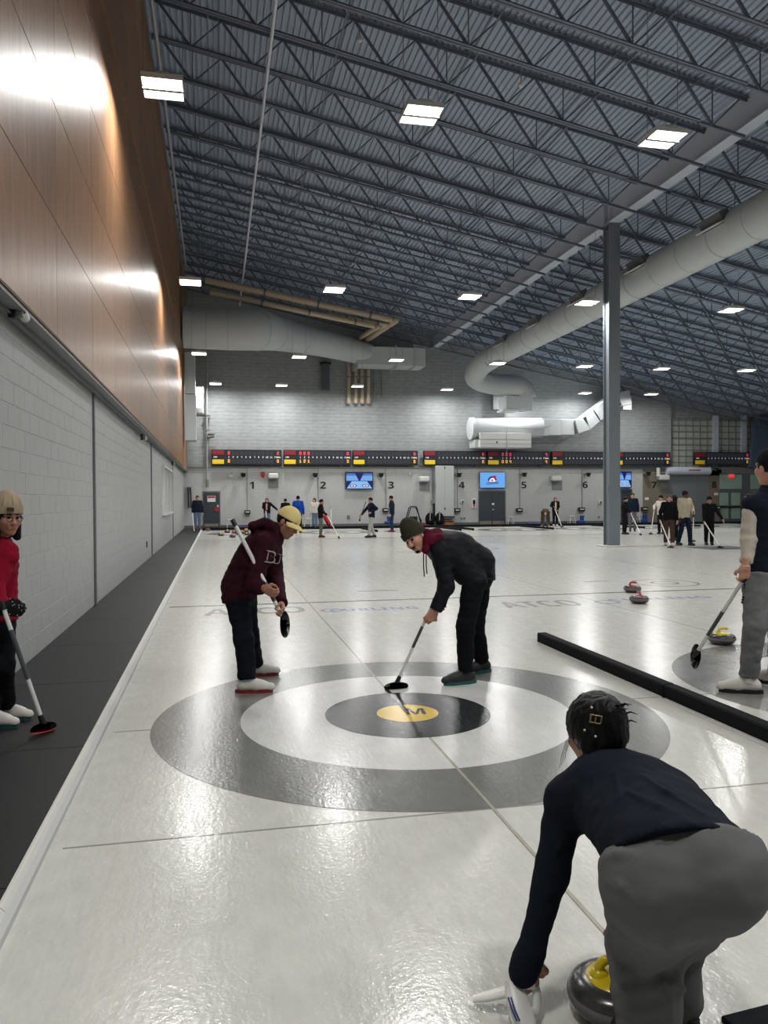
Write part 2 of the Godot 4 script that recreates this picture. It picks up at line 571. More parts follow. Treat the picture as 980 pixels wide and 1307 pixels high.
# ------------------------------------------------------------------ materials
func build_materials() -> void:
	# ice: milky, pebbled with frozen droplets
	var rng := RandomNumberGenerator.new()
	rng.seed = 5
	var size := 1024
	var peb := Image.create(size, size, false, Image.FORMAT_RGB8)
	peb.fill(Color(0.25, 0.25, 0.25))
	var und := noise(3, 0.045, 2)
	var hgt := PackedFloat32Array()
	hgt.resize(size * size)
	for k in 11000:
		var cx := rng.randi_range(0, size - 1)
		var cy := rng.randi_range(0, size - 1)
		var r := rng.randf_range(2.0, 5.0)
		var top := rng.randf_range(0.35, 0.8)
		var ri := int(r) + 1
		for dy in range(-ri, ri + 1):
			for dx in range(-ri, ri + 1):
				var q := (dx * dx + dy * dy) / (r * r)
				if q < 1.0:
					var i := posmod(cy + dy, size) * size + posmod(cx + dx, size)
					hgt[i] = maxf(hgt[i], top * (1.0 - q))
	for y in size:
		for x in size:
			var v := clampf(0.40 + 0.30 * hgt[y * size + x] + 0.45 * tiled(und, x, y, size, size), 0, 1)
			peb.set_pixel(x, y, Color(v, v, v))
	var pebble := tex_of(peb)
	var cloud_a := noise(21, 0.02, 4)
	var cloud_b := noise(27, 0.09, 2)
	var cloud := tex_of(noise_img(512, 512, 1, func(x, y):
		var v := 0.955 + 0.05 * tiled(cloud_a, x, y, 512, 512) + 0.03 * tiled(cloud_b, x, y * 0.3, 512, 512 * 0.3)
		return Color(v, v, v)))
	var glaze_a := noise(33, 0.21, 2)
	var glaze_b := noise(35, 0.018, 2)
	var glaze := tex_of(noise_img(512, 512, 1, func(x, y):
		var v := 0.20 + 0.15 * tiled(glaze_a, x, y, 512, 512) + 0.04 * tiled(glaze_b, x, y, 512, 512)
		v = clampf(v, 0.09, 0.4)
		return Color(v, v, v)))
	var paints := {"ice": Color8(206, 206, 199), "ice_white": Color8(216, 217, 214), "ring_grey": Color8(122, 123, 119), "ring_dark": Color8(46, 48, 50), "button_yellow": Color8(236, 200, 60), "ice_line": Color8(150, 149, 144), "hog_line": Color8(92, 93, 94), "centre_faint": Color8(170, 166, 152), "ice_logo_grey": Color8(150, 153, 158), "ice_logo_blue": Color8(150, 162, 190), "ice_logo_gold": Color8(222, 202, 160)}
	for k in paints:
		var m := mat(k, paints[k], 1.0)
		m.roughness_texture = glaze
		m.metallic_specular = 0.5
		m.detail_enabled = true
		m.detail_albedo = cloud
		m.detail_blend_mode = BaseMaterial3D.BLEND_MODE_MUL
		m.uv1_triplanar = true
		m.uv1_world_triplanar = true
		m.uv1_scale = Vector3.ONE / 1.6
		m.uv2_triplanar = true
		m.uv2_world_triplanar = true
		m.uv2_scale = Vector3.ONE / 7.0
		bumpy(m, pebble, 0.10)
	# painted concrete block
	var gritty := bump_tex(11, 256, 0.35, 2)
	var m_block := mat("block", Color8(163, 164, 163), 0.62)
	triplanar(m_block, 0.35); bumpy(m_block, gritty, 0.05)
	for k in 3:
		var mb := mat("block_%d" % k, [Color8(163, 164, 163), Color8(162, 163, 162), Color8(164, 165, 164)][k], 0.6)
		triplanar(mb, 0.35); bumpy(mb, gritty, 0.05)
	mat("mortar", Color8(186, 187, 186), 0.9)
	# varnished wood veneer, upright grain
	var grains := []
	for k in 3:
		grains.append(grain_tex(40 + k * 5, 512, [Color(0.49, 0.36, 0.255), Color(0.47, 0.345, 0.245), Color(0.505, 0.37, 0.26)][k], 0.30, 0.9, 0.12))
	for k in 3:
		var mw := mat("wood_%d" % k, Color.WHITE, 0.40)
		mw.albedo_texture = grains[k]
		mw.metallic_specular = 0.30
		triplanar(mw, 1.3)
		mw.clearcoat_enabled = true
		mw.clearcoat = 0.05
		mw.clearcoat_roughness = 0.22
	mat("wood_edge", Color8(92, 58, 34), 0.6)
	mat("backing_board", Color8(128, 98, 72), 0.9)
	# rubber matting
	var m_rub := mat("rubber", Color8(42, 44, 44), 0.5)
	var spk := noise(5, 0.4, 2)
	m_rub.albedo_texture = tex_of(noise_img(256, 256, 1, func(x, y):
		var v := 0.86 + 0.2 * tiled(spk, x, y, 256, 256)
		return Color(v, v, v)))
	m_rub.metallic_specular = 0.28
	triplanar(m_rub, 0.6); bumpy(m_rub, gritty, 0.06)
	var m_kerb := mat("kerb", Color8(196, 197, 190), 0.5)
	m_kerb.metallic_specular = 0.4
	# far wall courses, each only a few pixels high
	var rows := noise(77, 0.05, 3)
	var m_up := mat("siding", Color8(152, 157, 158), 0.7)
	m_up.albedo_texture = tex_of(noise_img(256, 256, 1, func(x, y):
		var line := 0.80 if (y % 32) < 2 else 1.0
		var v: float = line * (0.95 + 0.12 * tiled(rows, x * 0.25, y, 64, 256))
		return Color(v, v, v)))
	triplanar(m_up, 1.6)
	var m_low := mat("painted_block", Color8(186, 188, 186), 0.6)
	m_low.albedo_texture = tex_of(noise_img(256, 256, 1, func(x, y):
		var line := 0.965 if (y % 32) < 2 or ((x + 64 * int(float(y) / 32.0)) % 128) < 2 else 1.0
		var v: float = line * (0.97 + 0.05 * tiled(rows, x, y, 256, 256))
		return Color(v, v, v)))
	triplanar(m_low, 1.6)
	var m_tan := mat("tan_block", Color8(128, 120, 106), 0.8)
	m_tan.albedo_texture = grain_tex(90, 256, Color(0.95, 0.95, 0.95), 0.12, 1.0, 1.0)
	triplanar(m_tan, 1.0)
	# steel and ducts
	mat("deck", Color8(156, 169, 187), 0.6)
	mat("joist", Color8(94, 103, 118), 0.5)
	mat("girder", Color8(196, 204, 216), 0.5)
	mat("column", Color8(116, 124, 130), 0.5)
	mat("navy_wall", Color8(78, 92, 112), 0.8)
	mat("conduit", Color8(150, 154, 158), 0.4, 0.3)
	var m_duct := mat("duct", Color8(184, 190, 192), 0.5)
	m_duct.metallic_specular = 0.4
	mat("duct_seam", Color8(166, 172, 174), 0.5)
	mat("louvre", Color8(92, 95, 98), 0.6)
	mat("mullion", Color8(122, 126, 124), 0.6)
	mat("tan_pipe", Color8(176, 160, 138), 0.55)
	mat("white_metal", Color8(205, 206, 204), 0.45)
	mat("grey_metal", Color8(120, 123, 124), 0.45)
	mat("galv", Color8(150, 153, 153), 0.4, 0.5)
	mat("black_plastic", Color8(20, 21, 23), 0.45)
	mat("black_gloss", Color8(14, 15, 18), 0.2)
	var foam := mat("black_foam", Color8(23, 25, 28), 0.8)
	foam.metallic_specular = 0.22
	triplanar(foam, 0.2); bumpy(foam, gritty, 0.08)
	mat("door_dark", Color8(52, 58, 64), 0.5)
	mat("door_frame", Color8(96, 100, 104), 0.5)
	mat("kick_plate", Color8(150, 145, 132), 0.35, 0.6)
	mat("red", Color8(176, 30, 38), 0.5)
	mat("blue", Color8(28, 62, 128), 0.55)
	mat("orange_box", Color8(176, 112, 50), 0.7)
	mat("white_paint", Color8(222, 222, 220), 0.5)
	mat("black_paint", Color8(16, 16, 18), 0.6)
	mat("pale_cabinet", Color8(178, 182, 180), 0.45)
	mat("roller", Color8(118, 123, 126), 0.5)
	mat("green_glass", Color8(150, 178, 162), 0.3)
	mat("glass_block", Color8(176, 180, 172), 0.35)
	mat("window_grey", Color8(120, 122, 124), 0.2)
	# lamps and screens
	var m_lamp := mat("lamp_glow", Color8(255, 250, 240), 0.4)
	m_lamp.emission_enabled = true
	m_lamp.emission = Color(1.0, 0.975, 0.92)
	m_lamp.emission_energy_multiplier = 6.0
	# granite
	var gs := noise(61, 0.5, 2)
	var gr := noise(62, 0.9, 1)
	var m_gran := mat("granite", Color.WHITE, 0.22)
	m_gran.albedo_texture = tex_of(noise_img(256, 256, 1, func(x, y):
		var v := 0.20 + 0.06 * tiled(gs, x, y, 256, 256) + (0.16 if tiled(gr, x, y, 256, 256) > 0.42 else 0.0)
		return Color(v, v * 1.01, v * 1.03)))
	triplanar(m_gran, 0.25)
	var m_band := mat("granite_band", Color.WHITE, 0.7)
	m_band.albedo_texture = tex_of(noise_img(256, 256, 1, func(x, y):
		var v := 0.40 + 0.10 * tiled(gs, x, y, 256, 256)
		return Color(v, v, v * 1.01)))
	triplanar(m_band, 0.25)
	mat("handle_yellow", Color8(206, 184, 26), 0.25)
	mat("handle_red", Color8(150, 26, 34), 0.28)
	# cloth
	var weave := bump_tex(70, 256, 0.5, 2)
	var cloths := {"maroon": Color8(48, 17, 28), "maroon_hood": Color8(84, 20, 40), "charcoal_jacket": Color8(25, 27, 31), "navy_pants": Color8(16, 21, 30), "black_pants": Color8(17, 19, 23), "navy_top": Color8(20, 26, 36), "grey_sweat": Color8(96, 98, 98), "vest": Color8(20, 26, 36), "cream_sleeve": Color8(176, 168, 156), "grey_jogger": Color8(108, 110, 111), "red_fleece": Color8(128, 14, 38), "olive_knit": Color8(54, 54, 42), "beige_knit": Color8(164, 148, 124), "cap_yellow": Color8(222, 204, 140), "black_cloth": Color8(20, 21, 24), "navy_cloth": Color8(26, 34, 52), "blue_cloth": Color8(20, 66, 150), "white_cloth": Color8(206, 202, 192), "jeans": Color8(92, 112, 136), "dark_jeans": Color8(38, 52, 74), "green_grey": Color8(96, 106, 96), "light_grey_cloth": Color8(168, 166, 160), "mid_grey_cloth": Color8(92, 94, 98), "cream_knit": Color8(186, 176, 150), "pink": Color8(214, 140, 150), "brown_cloth": Color8(74, 58, 46), "dot_glove": Color8(30, 28, 30)}
	for k in cloths:
		var mc := mat(k, cloths[k], 0.9)
		mc.metallic_specular = 0.25
		triplanar(mc, 0.12)
		bumpy(mc, weave, 0.05)
	mat("charcoal_jacket", Color.WHITE).roughness = 0.6
	mat("skin_light", Color8(190, 140, 118), 0.55)
	mat("skin_mid", Color8(166, 118, 96), 0.55)
	mat("skin_dark", Color8(92, 62, 48), 0.55)
	for k in ["skin_light", "skin_mid", "skin_dark"]:
		mats[k].subsurf_scatter_enabled = true
		mats[k].subsurf_scatter_strength = 0.15
	mat("hair_black", Color8(10, 10, 12), 0.5)
	mats["hair_black"].metallic_specular = 0.3
	mat("hair_brown", Color8(62, 44, 34), 0.5)
	mat("eye_white", Color8(214, 210, 204), 0.3)
	mat("iris", Color8(30, 22, 18), 0.2)
	mat("lip", Color8(140, 84, 78), 0.5)
	mat("shoe_white", Color8(206, 203, 196), 0.6)
	mat("shoe_black", Color8(24, 25, 27), 0.6)
	mat("sole_black", Color8(18, 18, 20), 0.6)
	mat("sole_red", Color8(120, 24, 34), 0.6)
	mat("sole_teal", Color8(24, 78, 76), 0.55)
	mat("sole_white", Color8(200, 200, 196), 0.6)
	mat("shaft_white", Color8(212, 212, 210), 0.3)
	mat("shaft_dark", Color8(70, 72, 76), 0.35)
	mat("stabilizer", Color8(224, 224, 220), 0.35)
	mat("stripe_blue", Color8(36, 48, 112), 0.4)

# ------------------------------------------------------------------ lights
func build_lights() -> void:
	var k := 0
	for row in [[-1.4, 8.05, [-0.72, 3.6, 7.95, 12.1, 17.4, 21.9]], [-12.8, 8.02, [-0.765, 3.42, 7.92, 12.2, 17.4, 21.9]], [-23.85, 8.0, [-0.70, 3.59, 7.95, 12.0, 17.37, 21.9, 26.4]], [-35.3, 8.0, [-0.696, 3.70, 8.19, 17.63, 21.8]], [-43.2, 7.85, [0.0, 3.55, 13.0, 17.3, 21.6]]]:
		for x in row[2]:
			high_bay(Vector3(x, row[1], row[0]))
	# lamps that hang just clear of the ducts; on the right the roof comes down and they hang lower
	for p in [PZ(635, 465, -34.3), PZ(456, 494, -42.4), PZ(953, 474, -33.0), PZ(831, 504, -42.0)]:
		high_bay(p)

func high_bay(p: Vector3) -> void:
	var t := thing("high_bay_light", "white twin-panel high bay light hung by thin wires under the roof", "light", p, "high bay lights over the rink")
	# two lit panels along x with a gap between, set in a shallow white housing
	var house := MB.new()
	house.cbox(p + Vector3(0, 0.09, 0), Vector3(0.62, 0.05, 0.66), 0.01)
	house.cbox(p + Vector3(0, 0.14, 0), Vector3(0.22, 0.06, 0.56), 0.01)
	var bar := MB.new()
	for e in [-0.325, 0.0, 0.325]:
		house.box(p + Vector3(0, 0.045, e), Vector3(0.62, 0.04, 0.015)) if e != 0.0 else bar.box(p + Vector3(0, 0.034, 0), Vector3(0.62, 0.064, 0.075))
	for e in [-0.305, 0.305]:
		house.box(p + Vector3(e, 0.045, 0), Vector3(0.012, 0.04, 0.66))
	obj("housing", house, mats.white_metal, t)
	obj("centre_bar", bar, mats.grey_metal, t)
	for e in [-0.17, 0.17]:
		obj("light_panel", box_mb(p + Vector3(0, 0.045, e), Vector3(0.60, 0.03, 0.27), 0.004), mats.lamp_glow, t)
	var roof: float = ROOF_A + ROOF_S * p.x
	for e in [-0.3, 0.3]:
		obj("hanging_wire", tube_mb([p + Vector3(e, 0.11, 0), Vector3(p.x + e, maxf(roof, p.y + 0.3), p.z)], 0.006, 5), mats.grey_metal, t)
	var l := AreaLight3D.new()
	l.name = "lamp"
	t.add_child(l)
	l.position = Vector3(0, 0.022, 0)
	l.rotation = Vector3(-PI / 2, 0, 0)
	l.area_size = Vector2(0.59, 0.60)
	l.light_color = Color(1.0, 0.995, 0.985)
	l.light_energy = LAMP_ENERGY * 2.0
	l.area_range = 60.0
	l.shadow_enabled = true

# ------------------------------------------------------------------ floor, ice and markings
const SHEETS := [1.371, 5.71, 9.95, 14.85, 19.2, 23.5, 28.3, 32.6]
func build_floor() -> void:
	var fl := structure("floor", "pale pebbled curling ice painted with grey rings")
	obj("ice_sheet", box_mb(Vector3(19.6, -0.15, -19.15), Vector3(40.8, 0.3, 46.3)), mats.ice, fl)
	for i in SHEETS.size():
		var x: float = SHEETS[i]
		house(fl, Vector3(x, 0, TEE_Z), i < 2)
		house(fl, Vector3(x, 0, -37.8), false)
		# centre line, faint
		obj("centre_line", box_mb(Vector3(x, 0.0004, -19.6), Vector3(0.018, 0.0016, 43.0)), mats.centre_faint, fl) if i > 0 else near_centre_line(fl, x)
	for z in [TEE_Z + 1.829, TEE_Z, -12.0, -31.6, -37.8]:
		var w := 0.013 if z > -8 else 0.085
		obj("cross_line", box_mb(Vector3(19.6, 0.0006, z), Vector3(40.6, 0.0016, w)), mats.hog_line if w > 0.05 else mats.ice_line, fl)
	# lettering and emblems set under the ice beyond the near hog line
	ice_text(fl, "ATCO", PY(690, 771), 1.22, 0.62, "ice_logo_grey")
	ice_text(fl, "ATCO", PY(327, 780), 1.42, 0.62, "ice_logo_grey")
	ice_text(fl, "CURLING", PY(478, 777.5), 1.3, 0.24, "ice_logo_blue")
	ice_text(fl, "CURLING", PY(842, 764), 1.75, 0.24, "ice_logo_blue")
	for q in [[PY(690, 774.5), 1.2], [PY(325, 786.5), 1.5]]:
		obj("underline", box_mb(q[0] + Vector3(0, 0.001, 0), Vector3(q[1], 0.001, 0.045)), mats.ice_logo_gold, fl)
	for q in [[PY(424, 779), 0.17, "ice_logo_blue"], [PY(775, 768.5), 0.2, "ice_logo_blue"], [PY(848, 744), 0.62, "ice_line"], [PY(848, 744), 0.26, "ice_line"], [PY(600, 700), 0.9, "ice_logo_blue"]]:
		var mb := MB.new()
		mb.annulus(q[0] + Vector3(0, 0.0012, 0), q[1] - 0.05, q[1], 40)
		obj("ice_emblem", mb, mats[q[2]], fl)
	for q in [[PY(482, 754), 0.7], [PY(600, 693), 2.6], [PY(760, 742), 0.5], [PY(545, 704), 1.9]]:
		obj("ice_mark", box_mb(q[0] + Vector3(0, 0.0006, 0), Vector3(q[1], 0.0014, 0.10)), mats.ice_logo_grey, fl)

	# rubber walkway beside the ice, laid in mats, a step above it
	var wk := structure("floor", "dark rubber mat walkway between block wall and ice")
	obj("walkway_base", box_mb(Vector3(-1.31, -0.14, -19.5), Vector3(1.1, 0.34, 51.0)), mats.mortar, wk)
	var z0 := 4.0
	while z0 > -45.0:
		obj("rubber_mat", box_mb(Vector3(-1.30, 0.04, z0 - 0.915), Vector3(0.955, 0.02, 1.824), 0.002), mats.rubber, wk)
		z0 -= 1.83
	obj("end_base", box_mb(Vector3(19.6, -0.14, -43.75), Vector3(40.8, 0.34, 2.5)), mats.mortar, wk)
	for k in 22:
		obj("rubber_mat", box_mb(Vector3(-0.8 + 0.93 + k * 1.87, 0.04, -43.75), Vector3(1.864, 0.02, 2.5), 0.002), mats.rubber, wk)
	obj("near_base", box_mb(Vector3(19.6, -0.14, 4.9), Vector3(40.8, 0.34, 1.8)), mats.rubber, wk)
	# white kerb boards along the edge of the ice
	var kb := structure("trim_1", "white kerb boards along edge of the ice")
	var poly := PackedVector2Array([Vector2(-0.86, -0.1), Vector2(-0.772, -0.1), Vector2(-0.772, 0.004), Vector2(-0.806, 0.046), Vector2(-0.815, 0.052), Vector2(-0.825, 0.052), Vector2(-0.825, 0.02), Vector2(-0.86, 0.02)])
	var z1 := 4.0
	var k := 0
	while z1 > -42.0:
		var mb := MB.new()
		mb.prism(poly, 2.435, Transform3D(Basis(), Vector3(0, 0, z1 - 2.44 + 0.16)))
		obj("kerb_board", mb, mats.kerb, kb)
		if z1 < 1 and z1 > -16:
			for e in [0.25, 0.95, 1.65, 2.3]:
				var d := MB.new()
				d.tube([Vector3(-0.789, 0.0255, z1 - 2.28 + e), Vector3(-0.7875, 0.0275, z1 - 2.28 + e)], 0.006, 8)
				obj("screw", d, mats.grey_metal, kb)
		z1 -= 2.44
	# black foam bumper where the ice ends
	var bp := structure("trim_2", "black foam bumper along far end of the ice")
	for i in 10:
		obj("bumper_section", box_mb(Vector3(1.35 + i * 4.2, 0.07, -42.4), Vector3(4.18, 0.14, 0.14), 0.02), mats.black_foam, bp)

func near_centre_line(fl: Node3D, x: float) -> void:
	obj("centre_line", box_mb(Vector3(x, 0.0024, -3.1), Vector3(0.018, 0.001, 4.9)), mats.centre_faint, fl)
	obj("centre_line", box_mb(Vector3(x, 0.0024, -23.9), Vector3(0.018, 0.001, 35.5)), mats.centre_faint, fl)
	# the bolder stretch of line that leads into the button
	obj("centre_line", box_mb(Vector3(x, 0.0046, TEE_Z - 0.38), Vector3(0.034, 0.001, 0.70)), mats.ring_dark, fl)

func house(fl: Node3D, c: Vector3, near: bool) -> void:
	var rings := [["ring_grey", 1.219, 1.829], ["ice_white", 0.61, 1.219], ["ring_dark", 0.228, 0.61], ["button_yellow", 0.0, 0.228]]
	for k in 4:
		var mb := MB.new()
		mb.annulus(c + Vector3(0, 0.0018 + 0.0006 * k, 0), rings[k][1], rings[k][2], 128 if near else 48)
		obj(["outer_ring", "white_ring", "inner_ring", "button"][k], mb, mats[rings[k][0]], fl)
	if near:
		# emblem on the button: a bold letter form lying on its back
		var t := text_mesh("M", 0.16, 0.0004)
		put("button_emblem", t, mats.ring_dark, fl, Transform3D(Basis(Vector3(0.9, 0, 0.1), Vector3(0.1, 0, -1.0), Vector3(0, 1, 0)), c + Vector3(0.06, 0.0052, -0.02)))

func ice_text(fl: Node3D, s: String, at: Vector3, width: float, high: float, m: String) -> void:
	var t := text_mesh(s, 1.0, 0.0006)
	var w: float = t.get_aabb().size.x
	put("ice_lettering", t, mats[m], fl, Transform3D(Basis(Vector3(width / w, 0, 0), Vector3(0, 0, -high), Vector3(0, 1, 0)), at + Vector3(0, 0.0014, 0)))

# ------------------------------------------------------------------ left wall: blocks below, wood panels above
func build_left_wall() -> void:
	var wl := structure("wall_left", "grey painted concrete block wall beside the walkway")
	obj("wall_core", box_mb(Vector3(WALL_X - 0.155, 1.55, -19.5), Vector3(0.30, 3.4, 51.0)), mats.mortar, wl)
	var shapes := []
	for k in 2:
		shapes.append(box_mb(Vector3.ZERO, Vector3(0.03, 0.195, 0.3992 if k == 0 else 0.198), 0.0025).mesh())
	var rng := RandomNumberGenerator.new()
	rng.seed = 9
	var rest := MB.new()
	var courses := 16
	for c in courses:
		var z := 5.6 - (0.2 if c % 2 else 0.0)
		while z > -44.9:
			var at := Vector3(WALL_X - 0.015 + rng.randf_range(-0.0005, 0.0005), 0.05 + 0.1 + c * 0.2, z - 0.2)
			# leave the far window open
			var in_window: bool = at.z < -27.0 and at.z > -32.0 and at.y > 1.12 and at.y < 2.75
			if not in_window:
				if z < -6.55 and z > -13.75:
					put("block", shapes[0], mats["block_%d" % rng.randi_range(0, 2)], wl, Transform3D(Basis(), at))
				else:
					rest.cbox(at, Vector3(0.03, 0.195, 0.3992), 0.0)
			z -= 0.4
	var r := obj("block_courses", rest, mats.block, wl)
	r.set_meta("kind", "stuff")
	# shallow window
	var win := structure("window_1", "grey framed window in the block wall")
	var fr := MB.new()
	for e in [-27.15, -28.8, -30.4, -32.0]:
		fr.box(Vector3(WALL_X + 0.03, 1.93, e), Vector3(0.12, 1.62, 0.08))
	for e in [1.12, 2.74]:
		fr.box(Vector3(WALL_X + 0.03, e, -29.57), Vector3(0.14, 0.07, 4.93))
	obj("window_frame", fr, mats.white_metal, win)
	for e in [-27.97, -29.6, -31.2]:
		obj("pane", box_mb(Vector3(WALL_X - 0.005, 1.93, e), Vector3(0.01, 1.56, 1.5)), mats.window_grey, win)
	# upright covers over the movement joints, with a dark grey face
	for z in [-12.2, -22.6, -33.4]:
		var jt := structure("trim_3" if z > -15 else ("trim_4" if z > -25 else "trim_5"), "grey upright cover strip on the block wall")
		obj("cover_strip", box_mb(Vector3(WALL_X + 0.018, 1.62, z), Vector3(0.035, 3.14, 0.07), 0.006), mats.conduit if z > -5 else mats.grey_metal, jt)
	# soffit and steel channel under the wood
	var so := structure("trim_6", "dark steel channel under the wood panelling")
	obj("channel", box_mb(Vector3(-1.665, 3.205, -19.5), Vector3(0.20, 0.03, 51.0)), mats.grey_metal, so)
	obj("channel_lip", box_mb(Vector3(-1.70, 3.165, -19.5), Vector3(0.03, 0.06, 51.0)), mats.louvre, so)
	# wood panels
	var wu := structure("wall_left_upper", "brown wood veneer panelled wall above the block wall")
	obj("wall_core", box_mb(Vector3(-1.80, 8.3, -19.5), Vector3(0.44, 10.2, 51.0)), mats.backing_board, wu)
	var ys := [3.235, 4.39, 5.55, 6.71, 7.72, 8.72]
	var meshes := []
	for k in 5:
		meshes.append(box_mb(Vector3.ZERO, Vector3(0.026, ys[k + 1] - ys[k] - 0.009, 2.312), 0.002).mesh())
	var rng2 := RandomNumberGenerator.new()
	rng2.seed = 4
	for j in 16:
		var z := -1.44 - 2.318 * j
		for k in 5:
			put("wood_panel", meshes[k], mats["wood_%d" % rng2.randi_range(0, 2)], wu, Transform3D(Basis(), Vector3(WOOD_X - 0.013, (ys[k] + ys[k + 1]) / 2, z - 1.159)))
	for j in 2:
		for k in 5:
			put("wood_panel", meshes[k], mats["wood_%d" % rng2.randi_range(0, 2)], wu, Transform3D(Basis(), Vector3(WOOD_X - 0.013, (ys[k] + ys[k + 1]) / 2, 0.878 + 2.318 * j - 1.159 + 0.0)))
	var low := box_mb(Vector3.ZERO, Vector3(0.024, 1.40, 2.312), 0.002).mesh()
	for j in 16:
		var z := -1.44 - 2.318 * j
		for k in 2:
			put("wood_panel", low, mats["wood_%d" % rng2.randi_range(0, 2)], wu, Transform3D(Basis(), Vector3(WOOD_X - 0.03, 9.66 + 1.41 * k, z - 1.159)))
	var led := box_mb(Vector3.ZERO, Vector3(0.07, 0.20, 3.47), 0.004).mesh()
	for j in 11:
		put("wood_ledge", led, mats.wood_0, wu, Transform3D(Basis(), Vector3(WOOD_X - 0.005, 8.84, 0.5 - 3.477 * j - 1.738)))
	obj("wood_edge", box_mb(Vector3(WOOD_X - 0.013, 3.227, -18.7), Vector3(0.027, 0.012, 39.5)), mats.wood_edge, wu)
	# upper wall to the roof
	var nv := structure("wall_left_top", "dark metal wall strip above the wood panels")
	obj("wall_panel", box_mb(Vector3(-1.9, 12.9, -19.5), Vector3(0.3, 2.4, 51.0)), mats.navy_wall, nv)
	obj("end_wall", box_mb(Vector3(-1.70, 8.6, -41.9), Vector3(0.2, 10.8, 6.2)), mats.siding, nv)
	# wall lights / cameras under the channel
	for p in [PX(30, 402, -1.60), PX(185, 559, -1.60), PX(222, 592, -1.60)]:
		var t := thing("security_camera", "small white cylindrical camera on a bracket under the wood panelling", "camera", p, "cameras under the wood panelling")
		var cyl := MB.new()
		cyl.lathe([Vector2(0, -0.07), Vector2(0.035, -0.07), Vector2(0.04, -0.06), Vector2(0.04, 0.05), Vector2(0.03, 0.06), Vector2(0.028, 0.045), Vector2(0, 0.045)], 16, Transform3D(Basis(Vector3.RIGHT, PI / 2.4), p))
		obj("body", cyl, mats.white_metal, t)
		obj("bracket", box_mb(p + Vector3(-0.03, 0.01, 0.10), Vector3(0.10, 0.11, 0.035), 0.006), mats.grey_metal, t)
		obj("mount_plate", box_mb(p + Vector3(-0.06, 0.01, 0.13), Vector3(0.06, 0.14, 0.05), 0.004), mats.black_plastic, t)
		obj("cable", tube_mb([p + Vector3(-0.07, -0.02, 0.14), p + Vector3(-0.12, 0.03, 0.30), p + Vector3(-0.14, 0.10, 0.45), p + Vector3(-0.14, 0.16, 0.8)], 0.012, 6), mats.grey_metal, t)
	var so2 := thing("wall_socket", "small black wall socket low on the block wall", "socket", PX(187, 695, WALL_X))
	obj("plate", box_mb(PX(187, 695, WALL_X) + Vector3(0.01, 0, 0), Vector3(0.02, 0.16, 0.12), 0.003), mats.black_plastic, so2)
	obj("socket_face", box_mb(PX(187, 695, WALL_X) + Vector3(0.022, 0, 0), Vector3(0.008, 0.09, 0.06), 0.002), mats.grey_metal, so2)

# ------------------------------------------------------------------ far wall
func rect_z(mb: MB, x0: float, y0: float, x1: float, y1: float, z: float, thick: float, bev := 0.0) -> Vector3:
	# a box whose front face fills the pixel rectangle at depth z; returns its centre
	var a := PZ(x0, y0, z)
	var b := PZ(x1, y1, z)
	var c := (a + b) / 2
	mb.cbox(c - Vector3(0, 0, thick / 2), Vector3(absf(b.x - a.x), absf(b.y - a.y), thick), bev)
	return c
func rect_obj(called: String, x0: float, y0: float, x1: float, y1: float, z: float, thick: float, m: Material, parent: Node3D, bev := 0.0) -> MeshInstance3D:
	var mb := MB.new()
	rect_z(mb, x0, y0, x1, y1, z, thick, bev)
	return obj(called, mb, m, parent)

